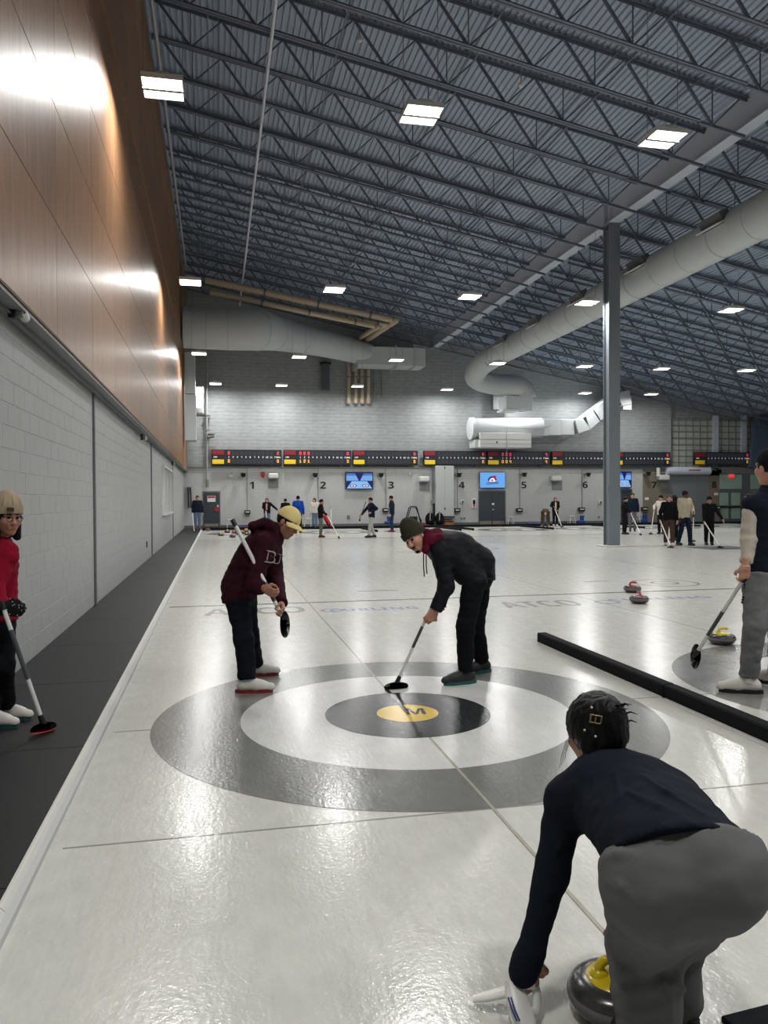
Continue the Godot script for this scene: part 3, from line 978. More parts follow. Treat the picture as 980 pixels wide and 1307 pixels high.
func build_back_wall() -> void:
	var wb := structure("wall_back", "pale far wall with ribbed courses above and smooth painted block below")
	var split := PZ(600, 598, BACK_Z).y
	var xr := PZ(857, 600, BACK_Z).x
	var x7 := PZ(820, 640, BACK_Z).x
	var xa := -2.0
	# lower smooth wall, upper ribbed wall set a little back
	obj("lower_wall", box_mb(Vector3((xa + x7) / 2, split / 2, BACK_Z - 0.15), Vector3(x7 - xa, split, 0.3)), mats.painted_block, wb)
	var up := MB.new()
	var poly := PackedVector2Array([Vector2(xa, split), Vector2(xr, split), Vector2(xr, ROOF_A + ROOF_S * xr + 1.2), Vector2(xa, ROOF_A + ROOF_S * xa + 1.2)])
	up.prism(poly, 0.25, Transform3D(Basis(), Vector3(0, 0, BACK_Z - 0.30)))
	obj("upper_wall", up, mats.siding, wb)
	# base for the band of score boards
	obj("ledge", box_mb(Vector3((xa + xr) / 2, split + 0.03, BACK_Z + 0.03), Vector3(xr - xa, 0.07, 0.16), 0.01), mats.grey_metal, wb)
	obj("rail", box_mb(Vector3((xa + xr) / 2, PZ(600, 602.5, BACK_Z).y, BACK_Z + 0.01), Vector3(xr - xa, 0.035, 0.03)), mats.white_metal, wb)
	# right end: tan block pier and recess with glass panels
	var z8 := BACK_Z
	rect_obj("tan_pier", 820, 599, 852, 676, z8, 0.3, mats.tan_block, wb)
	rect_obj("tan_pier", 905, 599, 920.5, 675, z8, 0.3, mats.tan_block, wb)
	rect_obj("lintel", 850, 596, 985, 607, z8, 0.3, mats.grey_metal, wb)
	rect_obj("lintel", 955, 607, 1010, 676, z8, 0.3, mats.grey_metal, wb)
	rect_obj("recess_wall", 850, 400, 1010, 600, z8 - 0.6, 0.2, mats.siding, wb)
	var mesh_z := z8 - 0.5
	rect_obj("glazed_wall", 857, 535, 966, 600, mesh_z, 0.06, mats.glass_block, wb)
	for k in 12:
		rect_obj("mullion", 857 + k * 9.1, 535, 857.6 + k * 9.1, 600, mesh_z + 0.05, 0.05, mats.mullion, wb)
	for k in 8:
		rect_obj("mullion", 857, 536 + k * 7.7 + (1.0 if k == 3 else 0.0), 966, 536.5 + k * 7.7 + (2.0 if k == 4 or k == 0 else 0.0), mesh_z + 0.06, 0.05, mats.mullion, wb)
	rect_obj("post", 911, 530, 917, 602, mesh_z + 0.2, 0.2, mats.girder, wb)
	rect_obj("post", 947, 530, 953, 602, mesh_z + 0.2, 0.2, mats.girder, wb)
	var side := MB.new()
	var s0 := PZ(966, 530, -44.0)
	side.prism(PackedVector2Array([Vector2(PZ(957, 596, -44.5).x, PZ(957, 596, -44.5).y), Vector2(PZ(1010, 596, -44.5).x, PZ(957, 596, -44.5).y), Vector2(PZ(1010, 520, -44.5).x, PZ(966, 530, -44.5).y), Vector2(PZ(966, 530, -44.5).x, PZ(966, 530, -44.5).y)]), 0.3, Transform3D(Basis(), Vector3(0, 0, -44.8)))
	obj("shutter_housing", side, mats.navy_wall, wb)
	# roller door with its hood
	var rd := structure("door_3", "grey roller shutter door under a round hood")
	rect_obj("shutter", 850, 607, 906, 674, z8 - 0.05, 0.1, mats.roller, rd)
	var hood := MB.new()
	var h0 := PZ(850, 601, z8 + 0.1)
	var h1 := PZ(905, 601, z8 + 0.1)
	hood.tube([h0, h1], 0.26, 16)
	obj("hood", hood, mats.girder, rd)
	rect_obj("hood_marking", 879, 599.3, 894, 600.8, z8 + 0.37, 0.01, mats.red, rd)
	# green glazed doors
	var gd := structure("door_4", "glazed double door with pale green glass and grey frame")
	rect_obj("door_frame", 918, 604, 958, 674, z8 + 0.02, 0.1, mats.door_frame, gd)
	for q in [[918.5, 606, 946.5, 624], [918.5, 629, 929.5, 645], [933.5, 629, 944.5, 645], [918.5, 648, 929.5, 662], [933.5, 648, 944.5, 662], [958, 606, 975, 624]]:
		rect_obj("pane", q[0], q[1], q[2], q[3], z8 + 0.05, 0.03, mats.green_glass, gd)
	for q in [[918, 646.4, 945, 648]]:
		rect_obj("push_bar", q[0], q[1], q[2], q[3], z8 + 0.12, 0.06, mats.black_plastic, gd)
	var ex := thing("exit_sign", "small glowing red exit sign above the green glazed doors", "sign", PZ(934, 607, z8 + 0.1))
	var m_exit := mat("exit_glow", Color8(220, 60, 60), 0.5)
	m_exit.emission_enabled = true
	m_exit.emission = Color(1.0, 0.15, 0.15)
	m_exit.emission_energy_multiplier = 0.7
	rect_obj("sign_box", 930.5, 605, 937, 609.5, z8 + 0.14, 0.06, m_exit, ex)
	put("lettering", text_mesh("EXIT", 0.11, 0.01), mats.white_paint, ex, Transform3D(Basis(), PZ(933.8, 607.2, z8 + 0.15)))
	# doors in the painted wall
	var d1 := structure("door_1", "dark grey steel door with a red and white notice")
	rect_obj("door_frame", 258.5, 627, 281.5, 673, BACK_Z + 0.04, 0.1, mats.door_frame, d1)
	rect_obj("door_leaf", 260, 628.5, 280, 672, BACK_Z + 0.08, 0.08, mats.door_dark, d1, 0.01)
	rect_obj("kick_plate", 261, 668.5, 279, 672, BACK_Z + 0.10, 0.02, mats.kick_plate, d1)
	rect_obj("notice", 264.5, 633, 275, 640.5, BACK_Z + 0.10, 0.015, mats.white_paint, d1)
	rect_obj("notice_heading", 265, 633.4, 274.5, 635.6, BACK_Z + 0.11, 0.01, mats.red, d1)
	rect_obj("latch_plate", 274.5, 647, 279, 652.5, BACK_Z + 0.11, 0.03, mats.red, d1)
	rect_obj("handle", 277, 644.5, 279, 647, BACK_Z + 0.13, 0.05, mats.white_metal, d1)
	for q in [["door_2", 610.5, 627, 645.5, 671, "dark grey double door with pale kick plates"], ["door_5", 792, 625, 807, 674, "dark doorway beside the steel column"]]:
		var d := structure(q[0], q[5])
		rect_obj("door_frame", q[1], q[2] - 1, q[3], q[4], BACK_Z + 0.04, 0.1, mats.door_frame, d)
		var mid: float = (q[1] + q[3]) / 2
		for e in [[q[1] + 1.2, mid - 0.15], [mid + 0.15, q[3] - 1.2]]:
			rect_obj("door_leaf", e[0], q[2] + 0.5, e[1], q[4], BACK_Z + 0.08, 0.08, mats.door_dark, d, 0.01)
			rect_obj("kick_plate", e[0] + 0.5, q[4] - 6, e[1] - 0.5, q[4] - 0.6, BACK_Z + 0.10, 0.02, mats.kick_plate, d)
		if q[0] == "door_2":
			rect_obj("latch_plate", 627.8, 642, 630.6, 644.6, BACK_Z + 0.10, 0.02, mats.white_paint, d)
			rect_obj("keyhole", 628, 650, 630.4, 650.7, BACK_Z + 0.10, 0.02, mats.white_paint, d)
	# big sheet numbers painted on the wall
	var nx := [322, 412, 499, 589, 668.5, 746.5, 834.5, 911.5]
	for k in 8:
		var nm := put("painted_number", text_mesh(str(k + 1), 0.40, 0.012), mats.black_paint, wb, Transform3D(Basis().scaled(Vector3(1.25, 1, 1)), PZ(nx[k], 619.5 - 0.6 * k / 7.0, BACK_Z + 0.012)))
		nm.set_meta("label", "black painted number %d" % (k + 1))
	# skirting
	var sk := structure("baseboard_back", "dark skirting along the far wall")
	obj("skirting", box_mb(Vector3((xa + x7) / 2, 0.12, BACK_Z + 0.015), Vector3(x7 - xa, 0.14, 0.03)), mats.louvre, sk)

func build_other_walls() -> void:
	var wr := structure("wall_right", "ribbed wall on the low side of the rink")
	obj("wall_panel", box_mb(Vector3(40.2, 3.0, -19.5), Vector3(0.3, 6.6, 56.0)), mats.siding, wr)
	var wf := structure("wall_front", "ribbed wall behind the near end of the ice")
	var poly := PackedVector2Array([Vector2(-2, -0.3), Vector2(40.2, -0.3), Vector2(40.2, 6.4), Vector2(-2, 14.4)])
	var mb := MB.new()
	mb.prism(poly, 0.3, Transform3D(Basis(), Vector3(0, 0, 5.8)))
	obj("wall_panel", mb, mats.siding, wf)
	var wo := structure("wall_back_outer", "outer wall closing the right end behind the glazing")
	obj("wall_panel", box_mb(Vector3(34, 4.6, -48.0), Vector3(13, 9.8, 0.3)), mats.siding, wo)

# ------------------------------------------------------------------ roof: corrugated deck, joists, girder, column
func roof_y(x: float) -> float:
	return ROOF_A + ROOF_S * x
func build_roof() -> void:
	var ce := structure("ceiling", "grey corrugated steel roof deck falling to the right")
	var mb := MB.new()
	var pitch := 0.152
	var x := -1.95
	var zs := [6.0, -22.0, -48.2]
	while x < 40.3:
		var q := [[0.0, 0.0], [0.045, 0.0], [0.062, 0.045], [0.135, 0.045], [pitch, 0.0]]
		for k in 4:
			var xa: float = x + q[k][0]
			var xb: float = x + q[k + 1][0]
			var ya: float = roof_y(xa) + 1.02 + q[k][1]
			var yb: float = roof_y(xb) + 1.02 + q[k + 1][1]
			for j in 2:
				mb.quad(Vector3(xa, ya, zs[j]), Vector3(xa, ya, zs[j + 1]), Vector3(xb, yb, zs[j + 1]), Vector3(xb, yb, zs[j]))
				mb.flip_if(2, Vector3.DOWN)
		x += pitch
	obj("roof_deck", mb, mats.deck, ce)
	var top := MB.new()
	top.prism(PackedVector2Array([Vector2(-2, roof_y(-2) + 1.15), Vector2(40.4, roof_y(40.4) + 1.15), Vector2(40.4, roof_y(40.4) + 1.35), Vector2(-2, roof_y(-2) + 1.35)]), 54.4, Transform3D(Basis(), Vector3(0, 0, -48.3)))
	obj("roof_board", top, mats.deck, ce)

	# joists along x, every 1.69 m, left and right of the girder
	var gx := 12.7
	var chord_l := joist_chords(-1.45, gx - 1.3, gx)
	var chord_r := joist_chords(gx + 1.1, 39.8, gx)
	var member := box_mb(Vector3(0, 0, 0.5), Vector3(0.034, 0.034, 1.0)).mesh()
	var j := 0
	for k in range(-10, 17):
		var z := -16.82 - 1.69 * k
		if z < -44.2: continue
		for side in 2:
			var t := thing("roof_joist", ["dark grey open-web steel joist between wood-panelled wall and girder", "dark grey open-web steel joist on the low side of the girder"][side], "roof joist", Vector3((5.5 if side == 0 else 25.0), roof_y(5.5 if side == 0 else 25.0), z), ["roof joists over the first sheets", "roof joists beyond the girder"][side])
			var ch: Array = chord_l if side == 0 else chord_r
			for c in 3:
				put(["bottom_chord", "top_chord", "chord_tail"][c], ch[c], mats.joist, t, Transform3D(Basis(), Vector3(0, 0, z)))
			var xa: float = -1.3 if side == 0 else gx + 0.2
			var xb: float = gx - 0.2 if side == 0 else 39.6
			var n := 9 if side == 0 else 17
			var w := (xb - xa) / n
			for i in n:
				var m := xa + w * (i + 0.5)
				var bot := Vector3(m, roof_y(m) + 0.05, z)
				for e in [-0.5, 0.5]:
					var tp := Vector3(m + w * e, roof_y(m + w * e) + 0.93, z)
					var dirv: Vector3 = tp - bot
					put("web_member", member, mats.joist, t, Transform3D(look(-dirv.normalized(), Vector3.BACK) * Basis.from_scale(Vector3(1.6 if e < 0 else 1.0, 1.6 if e < 0 else 1.0, dirv.length())), bot))
				if i % 2 == 0:
					put("web_member", member, mats.joist, t, Transform3D(look(Vector3.DOWN, Vector3.BACK) * Basis.from_scale(Vector3(0.7, 0.7, 0.88)), bot))
	# bridging angles along z under the joists, and between their top chords
	for bx in [-0.1, 2.9, 5.9, 8.9, 11.0, 15.4, 18.6, 21.8, 25.0, 28.4]:
		var br := thing("bridging_rod", "thin steel bridging angle tying the joists together", "bridging", Vector3(bx, roof_y(bx) + 0.1, -20), "bridging between roof joists")
		obj("lower_rod", box_mb(Vector3(bx, roof_y(bx) + 0.11, -20.5), Vector3(0.025, 0.025, 47.0)), mats.joist, br)
		obj("upper_rod", box_mb(Vector3(bx + 0.25, roof_y(bx) + 0.86, -20.5), Vector3(0.025, 0.025, 47.0)), mats.joist, br)
	# girder and column
	var g := thing("roof_girder", "deep grey steel girder running down the rink over the column", "girder", Vector3(gx, 10.55, -20))
	obj("web", box_mb(Vector3(gx, 10.98, -20.5), Vector3(0.03, 0.84, 49.0)), mats.girder, g)
	obj("bottom_flange", box_mb(Vector3(gx, 10.565, -20.5), Vector3(0.36, 0.03, 49.0)), mats.girder, g)
	obj("top_flange", box_mb(Vector3(gx, 11.39, -20.5), Vector3(0.32, 0.03, 49.0)), mats.girder, g)
	for z in [-23.75, -23.4, -2.0, -2.35]:
		obj("stiffener", box_mb(Vector3(gx, 10.98, z), Vector3(0.30, 0.82, 0.02)), mats.girder, g)
	var col := thing("steel_column", "tall grey steel column rising from the ice to the girder", "column", Vector3(gx + 0.03, 0, -23.55))
	var cx := gx + 0.04
	obj("flange", box_mb(Vector3(cx, 5.29, -23.40), Vector3(0.40, 10.50, 0.03), 0.004), mats.column, col)
	obj("flange", box_mb(Vector3(cx, 5.29, -23.76), Vector3(0.40, 10.50, 0.03), 0.004), mats.column, col)
	obj("web", box_mb(Vector3(cx - 0.10, 5.29, -23.58), Vector3(0.03, 10.50, 0.33)), mats.column, col)
	obj("web", box_mb(Vector3(cx + 0.17, 5.29, -23.58), Vector3(0.03, 10.50, 0.33)), mats.column, col)
	obj("cap_plate", box_mb(Vector3(cx, 10.54, -23.58), Vector3(0.44, 0.03, 0.46)), mats.column, col)
	obj("base_board", box_mb(Vector3(cx, 0.022, -23.55), Vector3(0.78, 0.04, 0.72), 0.008), mats.kerb, col)
	obj("clip_box", box_mb(Vector3(cx - 0.22, 1.9, -23.44), Vector3(0.06, 0.22, 0.1), 0.006), mats.grey_metal, col)
	# sprinkler pipe and conduit along the rink, under the joists
	var sp := thing("sprinkler_pipe", "long thin grey sprinkler pipe crossing beneath the joists", "pipe", Vector3(1.34, 12.36, -20))
	obj("pipe", tube_mb([Vector3(1.345, 12.36, 4.0), Vector3(1.345, 12.36, -44.0)], 0.045, 10), mats.girder, sp)
	for k in 6:
		obj("coupling", tube_mb([Vector3(1.345, 12.36, -10.0 - k * 6.1), Vector3(1.345, 12.36, -10.14 - k * 6.1)], 0.06, 10), mats.girder, sp)
	var cd := thing("wall_conduit", "pale grey conduit along top of the dark upper wall", "conduit", Vector3(-1.3, 12.75, -20))
	obj("pipe", tube_mb([Vector3(-1.3, 12.78, 4.0), Vector3(-1.3, 12.42, -38.0)], 0.05, 8), mats.conduit, cd)
	for k in 4:
		obj("hanger", tube_mb([Vector3(-1.3, 12.7 - k * 0.06, -15.0 - 6.0 * k), Vector3(-1.3, 13.9, -15.0 - 6.0 * k)], 0.012, 6), mats.grey_metal, cd)
	# small round sensors under the deck
	for q in [Vector2(459, 50), Vector2(665, 108)]:
		var p := PD(q.x, q.y, 19.0)
		var s := thing("ceiling_sensor", "small white round detector under a roof joist", "detector", p, "detectors under the joists")
		var lm := MB.new()
		lm.lathe([Vector2(0, -0.07), Vector2(0.05, -0.06), Vector2(0.075, -0.02), Vector2(0.075, 0.03), Vector2(0, 0.03)], 16, Transform3D(Basis(), p))
		obj("dome", lm, mats.white_metal, s)
		obj("stem", tube_mb([p + Vector3(0, 0.02, 0), Vector3(p.x, roof_y(p.x) + 0.98, p.z)], 0.012, 6), mats.grey_metal, s)

func joist_chords(xa: float, xb: float, gx: float) -> Array:
	var out := []
	var left := xa < gx
	var sl := Basis(Vector3.BACK, atan(ROOF_S))
	for c in 3:
		var mb := MB.new()
		var a := xa
		var b := xb
		var y := 0.035
		if c == 1:
			y = 0.965
			a = -1.6 if left else gx - 0.05
			b = gx + 0.05 if left else 39.95
		if c == 2:
			# bottom chord tail: the light single angle that runs on to the girder
			a = xb - 0.05 if left else gx + 0.1
			b = gx - 0.05 if left else xa + 0.05
		var mid := (a + b) / 2
		var s := (b - a) / cos(atan(ROOF_S))
		for e in [-1.0, 1.0]:
			if c == 2 and e > 0: continue
			mb.box(Vector3(mid, roof_y(mid) + y, e * 0.045), Vector3(s, 0.012, 0.065), sl)
			mb.box(Vector3(mid, roof_y(mid) + y + (0.03 if c != 1 else -0.03), e * 0.018), Vector3(s, 0.07, 0.010), sl)
		out.append(mb.mesh())
	return out

# ------------------------------------------------------------------ ducts and pipes
func bend(pts: Array, steps := 6) -> Array:
	# a Catmull-Rom run through the points
	var out := []
	for i in pts.size() - 1:
		var p0: Vector3 = pts[maxi(i - 1, 0)]
		var p1: Vector3 = pts[i]
		var p2: Vector3 = pts[i + 1]
		var p3: Vector3 = pts[mini(i + 2, pts.size() - 1)]
		for k in steps:
			out.append(p1.cubic_interpolate(p2, p0, p3, float(k) / steps))
	out.append(pts[pts.size() - 1])
	return out
func seam_ring(called: String, p: Vector3, dir: Vector3, r: float, m: Material, parent: Node3D) -> void:
	obj(called, tube_mb([p - dir * 0.02, p + dir * 0.02], r + 0.012, 28), m, parent)

func build_ducts() -> void:
	# main supply duct over the third and fourth sheets
	var d := thing("round_duct", "large grey round air duct running down the rink behind the column", "duct", Vector3(13.95, 8.9, -25))
	var c := Vector3(13.95, 8.9, 0)
	var r := 0.57
	var far := Vector3(13.95, 8.9, -38.0)
	var path := [Vector3(13.95, 8.9, -3.0), far]
	path = bend([far, PZ(612, 468, -39.3), PZ(607, 482, -40.2), PZ(628, 490, -41.0), PZ(655, 492, -41.4), PZ(668, 497, -41.5), PZ(671, 508, -41.5)], 5)
	path.push_front(Vector3(13.95, 8.9, -20.0))
	path.push_front(Vector3(13.95, 8.9, -3.0))
	var mb := MB.new()
	mb.tube(path, r, 36)
	obj("duct_run", mb, mats.duct, d)
	for k in 22:
		seam_ring("seam", Vector3(c.x, c.y, -6.0 - k * 1.5), Vector3.FORWARD, r, mats.duct_seam if k % 3 == 0 else mats.duct, d)
	# outlet boxes along its left shoulder
	for q in [Vector2(911, 287), Vector2(814, 340), Vector2(738, 383), Vector2(683, 413), Vector2(641, 437)]:
		var p := PX(q.x, q.y, 13.42)
		var g := Basis(Vector3.BACK, 0.45)
		obj("outlet_grille", box_mb(p + Vector3(0.02, 0.10, 0), Vector3(0.30, 0.34, 0.95), 0.01, g), mats.louvre, d)
		obj("outlet_lip", box_mb(p + Vector3(-0.12, -0.09, 0), Vector3(0.24, 0.04, 1.0), 0.005, g), mats.white_metal, d)
	for k in 6:
		obj("hanger", tube_mb([Vector3(c.x, c.y + r, -8.0 - k * 5.5), Vector3(c.x, roof_y(c.x) + 0.1, -8.0 - k * 5.5)], 0.012, 6), mats.grey_metal, d)
	rect_obj("plenum", 646, 505, 680, 523, -41.2, 1.2, mats.duct, d, 0.02)
	rect_obj("plenum_flange", 642, 522, 662, 525, -41.1, 1.0, mats.white_metal, d, 0.01)
	rect_obj("dark_backing", 629, 497, 650, 523, -44.4, 0.3, mats.louvre, d, 0.01)

	# lower duct with an air handler under it
	var e := thing("return_duct", "pale round return duct with rectangular rising end on far wall", "duct", PZ(640, 546, -44.2))
	var lo := MB.new()
	lo.tube([PZ(604, 547, -44.0), PZ(690, 546, -44.0)], 0.60, 32)
	obj("duct_run", lo, mats.duct, e)
	obj("end_cap", tube_mb([PZ(599.5, 547, -44.0), PZ(604.5, 547, -44.0)], 0.66, 32), mats.duct, e)
	for q in [[684, 534.5, 700, 556.0], [700, 535, 716, 555.5], [716, 535, 733, 555]]:
		rect_obj("duct_section", q[0], q[1], q[2], q[3], -43.6, 0.9, mats.duct, e, 0.015)
	# rising pieces
	var rise := [Vector2(733, 545), Vector2(745, 541), Vector2(757, 531), Vector2(770, 521), Vector2(784, 511), Vector2(799, 508)]
	for k in rise.size() - 1:
		var a := PZ(rise[k].x, rise[k].y, -43.95)
		var b := PZ(rise[k + 1].x, rise[k + 1].y, -43.95)
		var dir := (b - a).normalized()
		obj("duct_section", box_mb((a + b) / 2, Vector3((b - a).length() + 0.12, 0.86, 0.9), 0.02, Basis(Vector3.BACK, atan2(dir.y, dir.x))), mats.duct, e)
	rect_obj("duct_section", 795, 505, 806, 523, -43.6, 0.8, mats.duct, e, 0.01)
	var ah := thing("air_handler", "white metal air handling box under the return duct", "air handler", PZ(645, 571, -43.5))
	rect_obj("cabinet", 612.5, 561, 678, 571.5, -43.2, 1.3, mats.white_metal, ah, 0.02)
	rect_obj("front_panel", 612.5, 552, 678, 561.2, -43.2, 0.15, mats.white_metal, ah, 0.01)
	rect_obj("seam", 612.5, 566.3, 678, 566.8, -43.18, 0.03, mats.louvre, ah)
	rect_obj("side_cover", 605.5, 561, 613, 571.5, -43.5, 1.0, mats.duct, ah, 0.02)
	rect_obj("knob", 633.5, 563.5, 635, 565.3, -43.15, 0.05, mats.black_plastic, ah)
	obj("power_conduit", tube_mb([PZ(646.5, 579, -43.1), PZ(646.5, 546, -43.1), PZ(688, 547.5, -43.1), PZ(704, 543, -43.1)], 0.02, 6), mats.grey_metal, ah)

	# duct along the top left of the far wall
	var f := thing("elbow_duct", "grey round duct with elbow leaving the left wall", "duct", PZ(300, 420, -40))
	var el := MB.new()
	var run := bend([PZ(234.5, 417, -38.5), PZ(290, 420, -38.5), PZ(330, 421, -38.6), PZ(346, 424, -39.6), PZ(372, 430, -41.6), PZ(420, 440, -42.8), PZ(470, 453, -43.6)], 6)
	var rr := []
	for k in run.size():
		rr.append(lerpf(1.0, 0.62, clampf((k - 12.0) / (run.size() - 13.0), 0, 1)))
	el.tube(run, rr, 32)
	obj("duct_run", el, mats.duct, f)
	for k in [6, 12, 18, 26]:
		seam_ring("seam", run[k], (run[k + 1] - run[k]).normalized(), rr[k], mats.duct_seam, f)
	rect_obj("flat_section", 455, 441, 543, 468, -43.0, 1.4, mats.duct, f, 0.03)
	for x in [455.5, 505, 528]:
		rect_obj("flange", x, 440, x + 1.6, 469, -42.97, 1.45, mats.duct_seam, f)

	# tan process pipes
	var tp := []
	for q in [[Vector2(262, 357), Vector2(505, 409), Vector2(463, 437), 0.16], [Vector2(268, 373), Vector2(482, 417), Vector2(456, 433), 0.13], [Vector2(420, 402), Vector2(492, 414), Vector2(470, 430), 0.10]]:
		var t := thing("tan_pipe", ["thickest tan insulated pipe under the joists, turning back last", "thinner tan insulated pipe running below the thickest one", "short thin tan pipe between the two long tan pipes"][tp.size()], "pipe", PZ(q[1].x, q[1].y, -39), "tan pipes under the roof")
		tp.append(t)
		var za := -38.5 if tp.size() < 3 else -39.3
		var mbp := MB.new()
		var a := PZ(q[0].x, q[0].y, za)
		var b := PZ(q[1].x, q[1].y, za)
		var w := PZ(q[2].x, q[2].y, BACK_Z + 0.6)
		mbp.tube([a, a.lerp(b, 0.5), b.lerp(a, 0.02)], float(q[3]), 14)
		obj("pipe", mbp, mats.tan_pipe, t)
		obj("return_pipe", tube_mb([b, b.lerp(w, 0.5), w], float(q[3]), 14), mats.tan_pipe, t)
		var sph := MB.new()
		sph.ellipsoid(b, Vector3.ONE * q[3] * 1.05, Basis(), 14, 8)
		obj("elbow", sph, mats.tan_pipe, t)
		for k in 3:
			var p := a.lerp(b, 0.3 + 0.28 * k)
			var dir := (b - a).normalized()
			obj("pipe_clamp", tube_mb([p - dir * 0.05, p + dir * 0.05], float(q[3]) + 0.03, 14), mats.louvre, t)
	var i := 0
	for x in [445, 454, 462, 470]:
		var t := thing("tan_downpipe", "tan capped pipe standing on far wall under the rectangular duct", "pipe", PZ(x, 515, BACK_Z + 0.3), "tan pipes on the far wall")
		obj("pipe", tube_mb([PZ(x, 462, BACK_Z + 0.3), PZ(x, 508, BACK_Z + 0.3)], 0.095, 12), mats.tan_pipe, t)
		obj("cap", tube_mb([PZ(x, 508, BACK_Z + 0.3), PZ(x, 515, BACK_Z + 0.3)], 0.125, 12), mats.tan_pipe, t)
		obj("clamp", tube_mb([PZ(x, 480, BACK_Z + 0.3), PZ(x, 482, BACK_Z + 0.3)], 0.115, 12), mats.grey_metal, t)
	for x in [477.5, 487]:
		var t := thing("thin_pipe", "thin grey pipe beside the tan pipes on far wall", "pipe", PZ(x, 513, BACK_Z + 0.2), "thin pipes on the far wall")
		obj("pipe", tube_mb([PZ(x, 464, BACK_Z + 0.2), PZ(x, 513.0 if x < 480 else 508.0, BACK_Z + 0.2)], 0.05, 8), mats.grey_metal, t)
		obj("clip", box_mb(PZ(x, 490, BACK_Z + 0.1), Vector3(0.14, 0.06, 0.2)), mats.grey_metal, t)
	var hv := thing("unit_heater", "dark narrow louvred panel hanging on the far wall", "heater", PZ(415, 498, BACK_Z + 0.3))
	rect_obj("casing", 411, 464, 421, 498, BACK_Z + 0.35, 0.3, mats.louvre, hv, 0.02)
	for k in 3:
		rect_obj("slat", 412.3 + k * 3, 466, 413.4 + k * 3, 496, BACK_Z + 0.4, 0.05, mats.navy_wall, hv)
	rect_obj("top_bracket", 408.5, 462, 422.5, 464.5, BACK_Z + 0.4, 0.3, mats.black_plastic, hv)
	# grey box duct and wall lamp at the left corner
	var bd := thing("box_duct", "tall grey rectangular duct hung at end of the wood panelling", "duct", Vector3(-1.2, 4.6, -40))
	rect_obj("lower_section", 235.5, 503, 250.5, 562, -40.0, 1.2, mats.duct, bd, 0.015)
	rect_obj("upper_section", 235.5, 449, 249, 502.6, -40.0, 1.2, mats.duct, bd, 0.015)
	for hx in [-1.35, -1.1]:
		obj("hanger", tube_mb([Vector3(hx, 8.9, -40.6), Vector3(hx, roof_y(hx) + 0.2, -40.6)], 0.015, 6), mats.grey_metal, bd)
	var fl := thing("wall_floodlight", "bright floodlight on a shelf beside the grey box duct", "light", PZ(253, 520, -43))
	rect_obj("shade", 248.5, 493, 260, 527, -43.4, 0.5, mats.duct, fl, 0.04)
	rect_obj("light_lens", 249.5, 495, 258, 520, -43.3, 0.12, mats.lamp_glow, fl, 0.05)
	rect_obj("shelf", 246, 527.5, 263, 530, -43.0, 0.8, mats.grey_metal, fl, 0.01)
	var dp := thing("corner_pipe", "pale pipe standing in the left corner of far wall", "pipe", PZ(264.5, 620, BACK_Z + 0.4))
	obj("pipe", tube_mb([PZ(263.8, 400, BACK_Z + 0.4), PZ(264.0, 612, BACK_Z + 0.4)], 0.055, 10), mats.conduit, dp)
	obj("pipe_boot", tube_mb([PZ(264.6, 612, BACK_Z + 0.4), PZ(264.6, 622, BACK_Z + 0.4)], 0.10, 10), mats.grey_metal, dp)
	for y in [530, 549]:
		obj("bracket", box_mb(PZ(265, y, BACK_Z + 0.3), Vector3(0.3, 0.06, 0.4)), mats.grey_metal, dp)
	var cm := thing("bullet_camera", "small grey bullet camera on the corner pipe", "camera", PZ(269, 556, BACK_Z + 0.4))
	obj("body", tube_mb([PZ(265, 557.5, BACK_Z + 0.5), PZ(273, 556, BACK_Z + 0.5)], 0.11, 12), mats.grey_metal, cm)
	obj("visor", box_mb(PZ(270, 554, BACK_Z + 0.5), Vector3(0.40, 0.04, 0.26)), mats.louvre, cm)

# ------------------------------------------------------------------ score boards
const GLYPH := {"0": "111101101101111", "1": "010110010010111", "2": "111001111100111", "3": "111001111001111", "4": "101101111001001", "5": "111100111001111", "6": "111100111101111", "7": "111001001001001", "8": "111101111101111", "9": "111101111001111", "F": "111100110100100", "I": "111010010010111", "N": "101111111111101", "A": "010101111101101", "L": "100100100100111", "E": "111100110100111", "D": "110101101101110"}
func stamp(im: Image, s: String, x: int, y: int, k: int, c: Color, tall := 1) -> void:
	for ch in s:
		if GLYPH.has(ch):
			var g: String = GLYPH[ch]
			for i in 15:
				if g[i] == "1":
					im.fill_rect(Rect2i(x + (i % 3) * k, y + int(float(i) / 3.0) * k * tall, k, k * tall), c)
		x += 4 * k
func board_face(reds: Array, yellows: Array) -> ImageTexture:
	# reds and yellows: lit digits, one for each end, the last is the total
	var im := Image.create(420, 88, false, Image.FORMAT_RGB8)
	im.fill(Color8(20, 23, 28))
	for k in 12:
		var x := 92 + k * 26 + (24 if k == 11 else 0)
		for y in [7, 56]:
			im.fill_rect(Rect2i(x - 2, y, 21, 25), Color8(34, 38, 44))
	for k in 11:
		var s := str(k + 1)
		stamp(im, s, 97 + k * 26 - (5 if k > 8 else 0), 38, 2, Color8(225, 226, 226))
	stamp(im, "FINAL", 380, 38, 2, Color8(225, 226, 226))
	stamp(im, "END", 8, 38, 2, Color8(200, 201, 201))
	for row in 2:
		var vals: Array = reds if row == 0 else yellows
		for k in vals.size():
			if str(vals[k]) == "": continue
			var x := 94 + k * 26 + (0 if k < vals.size() - 1 else 0)
			if k == vals.size() - 1: x = 394
			stamp(im, str(vals[k]), x, 8 if row == 0 else 57, 4, Color8(255, 52, 84) if row == 0 else Color8(255, 178, 40))
	return tex_of(im)
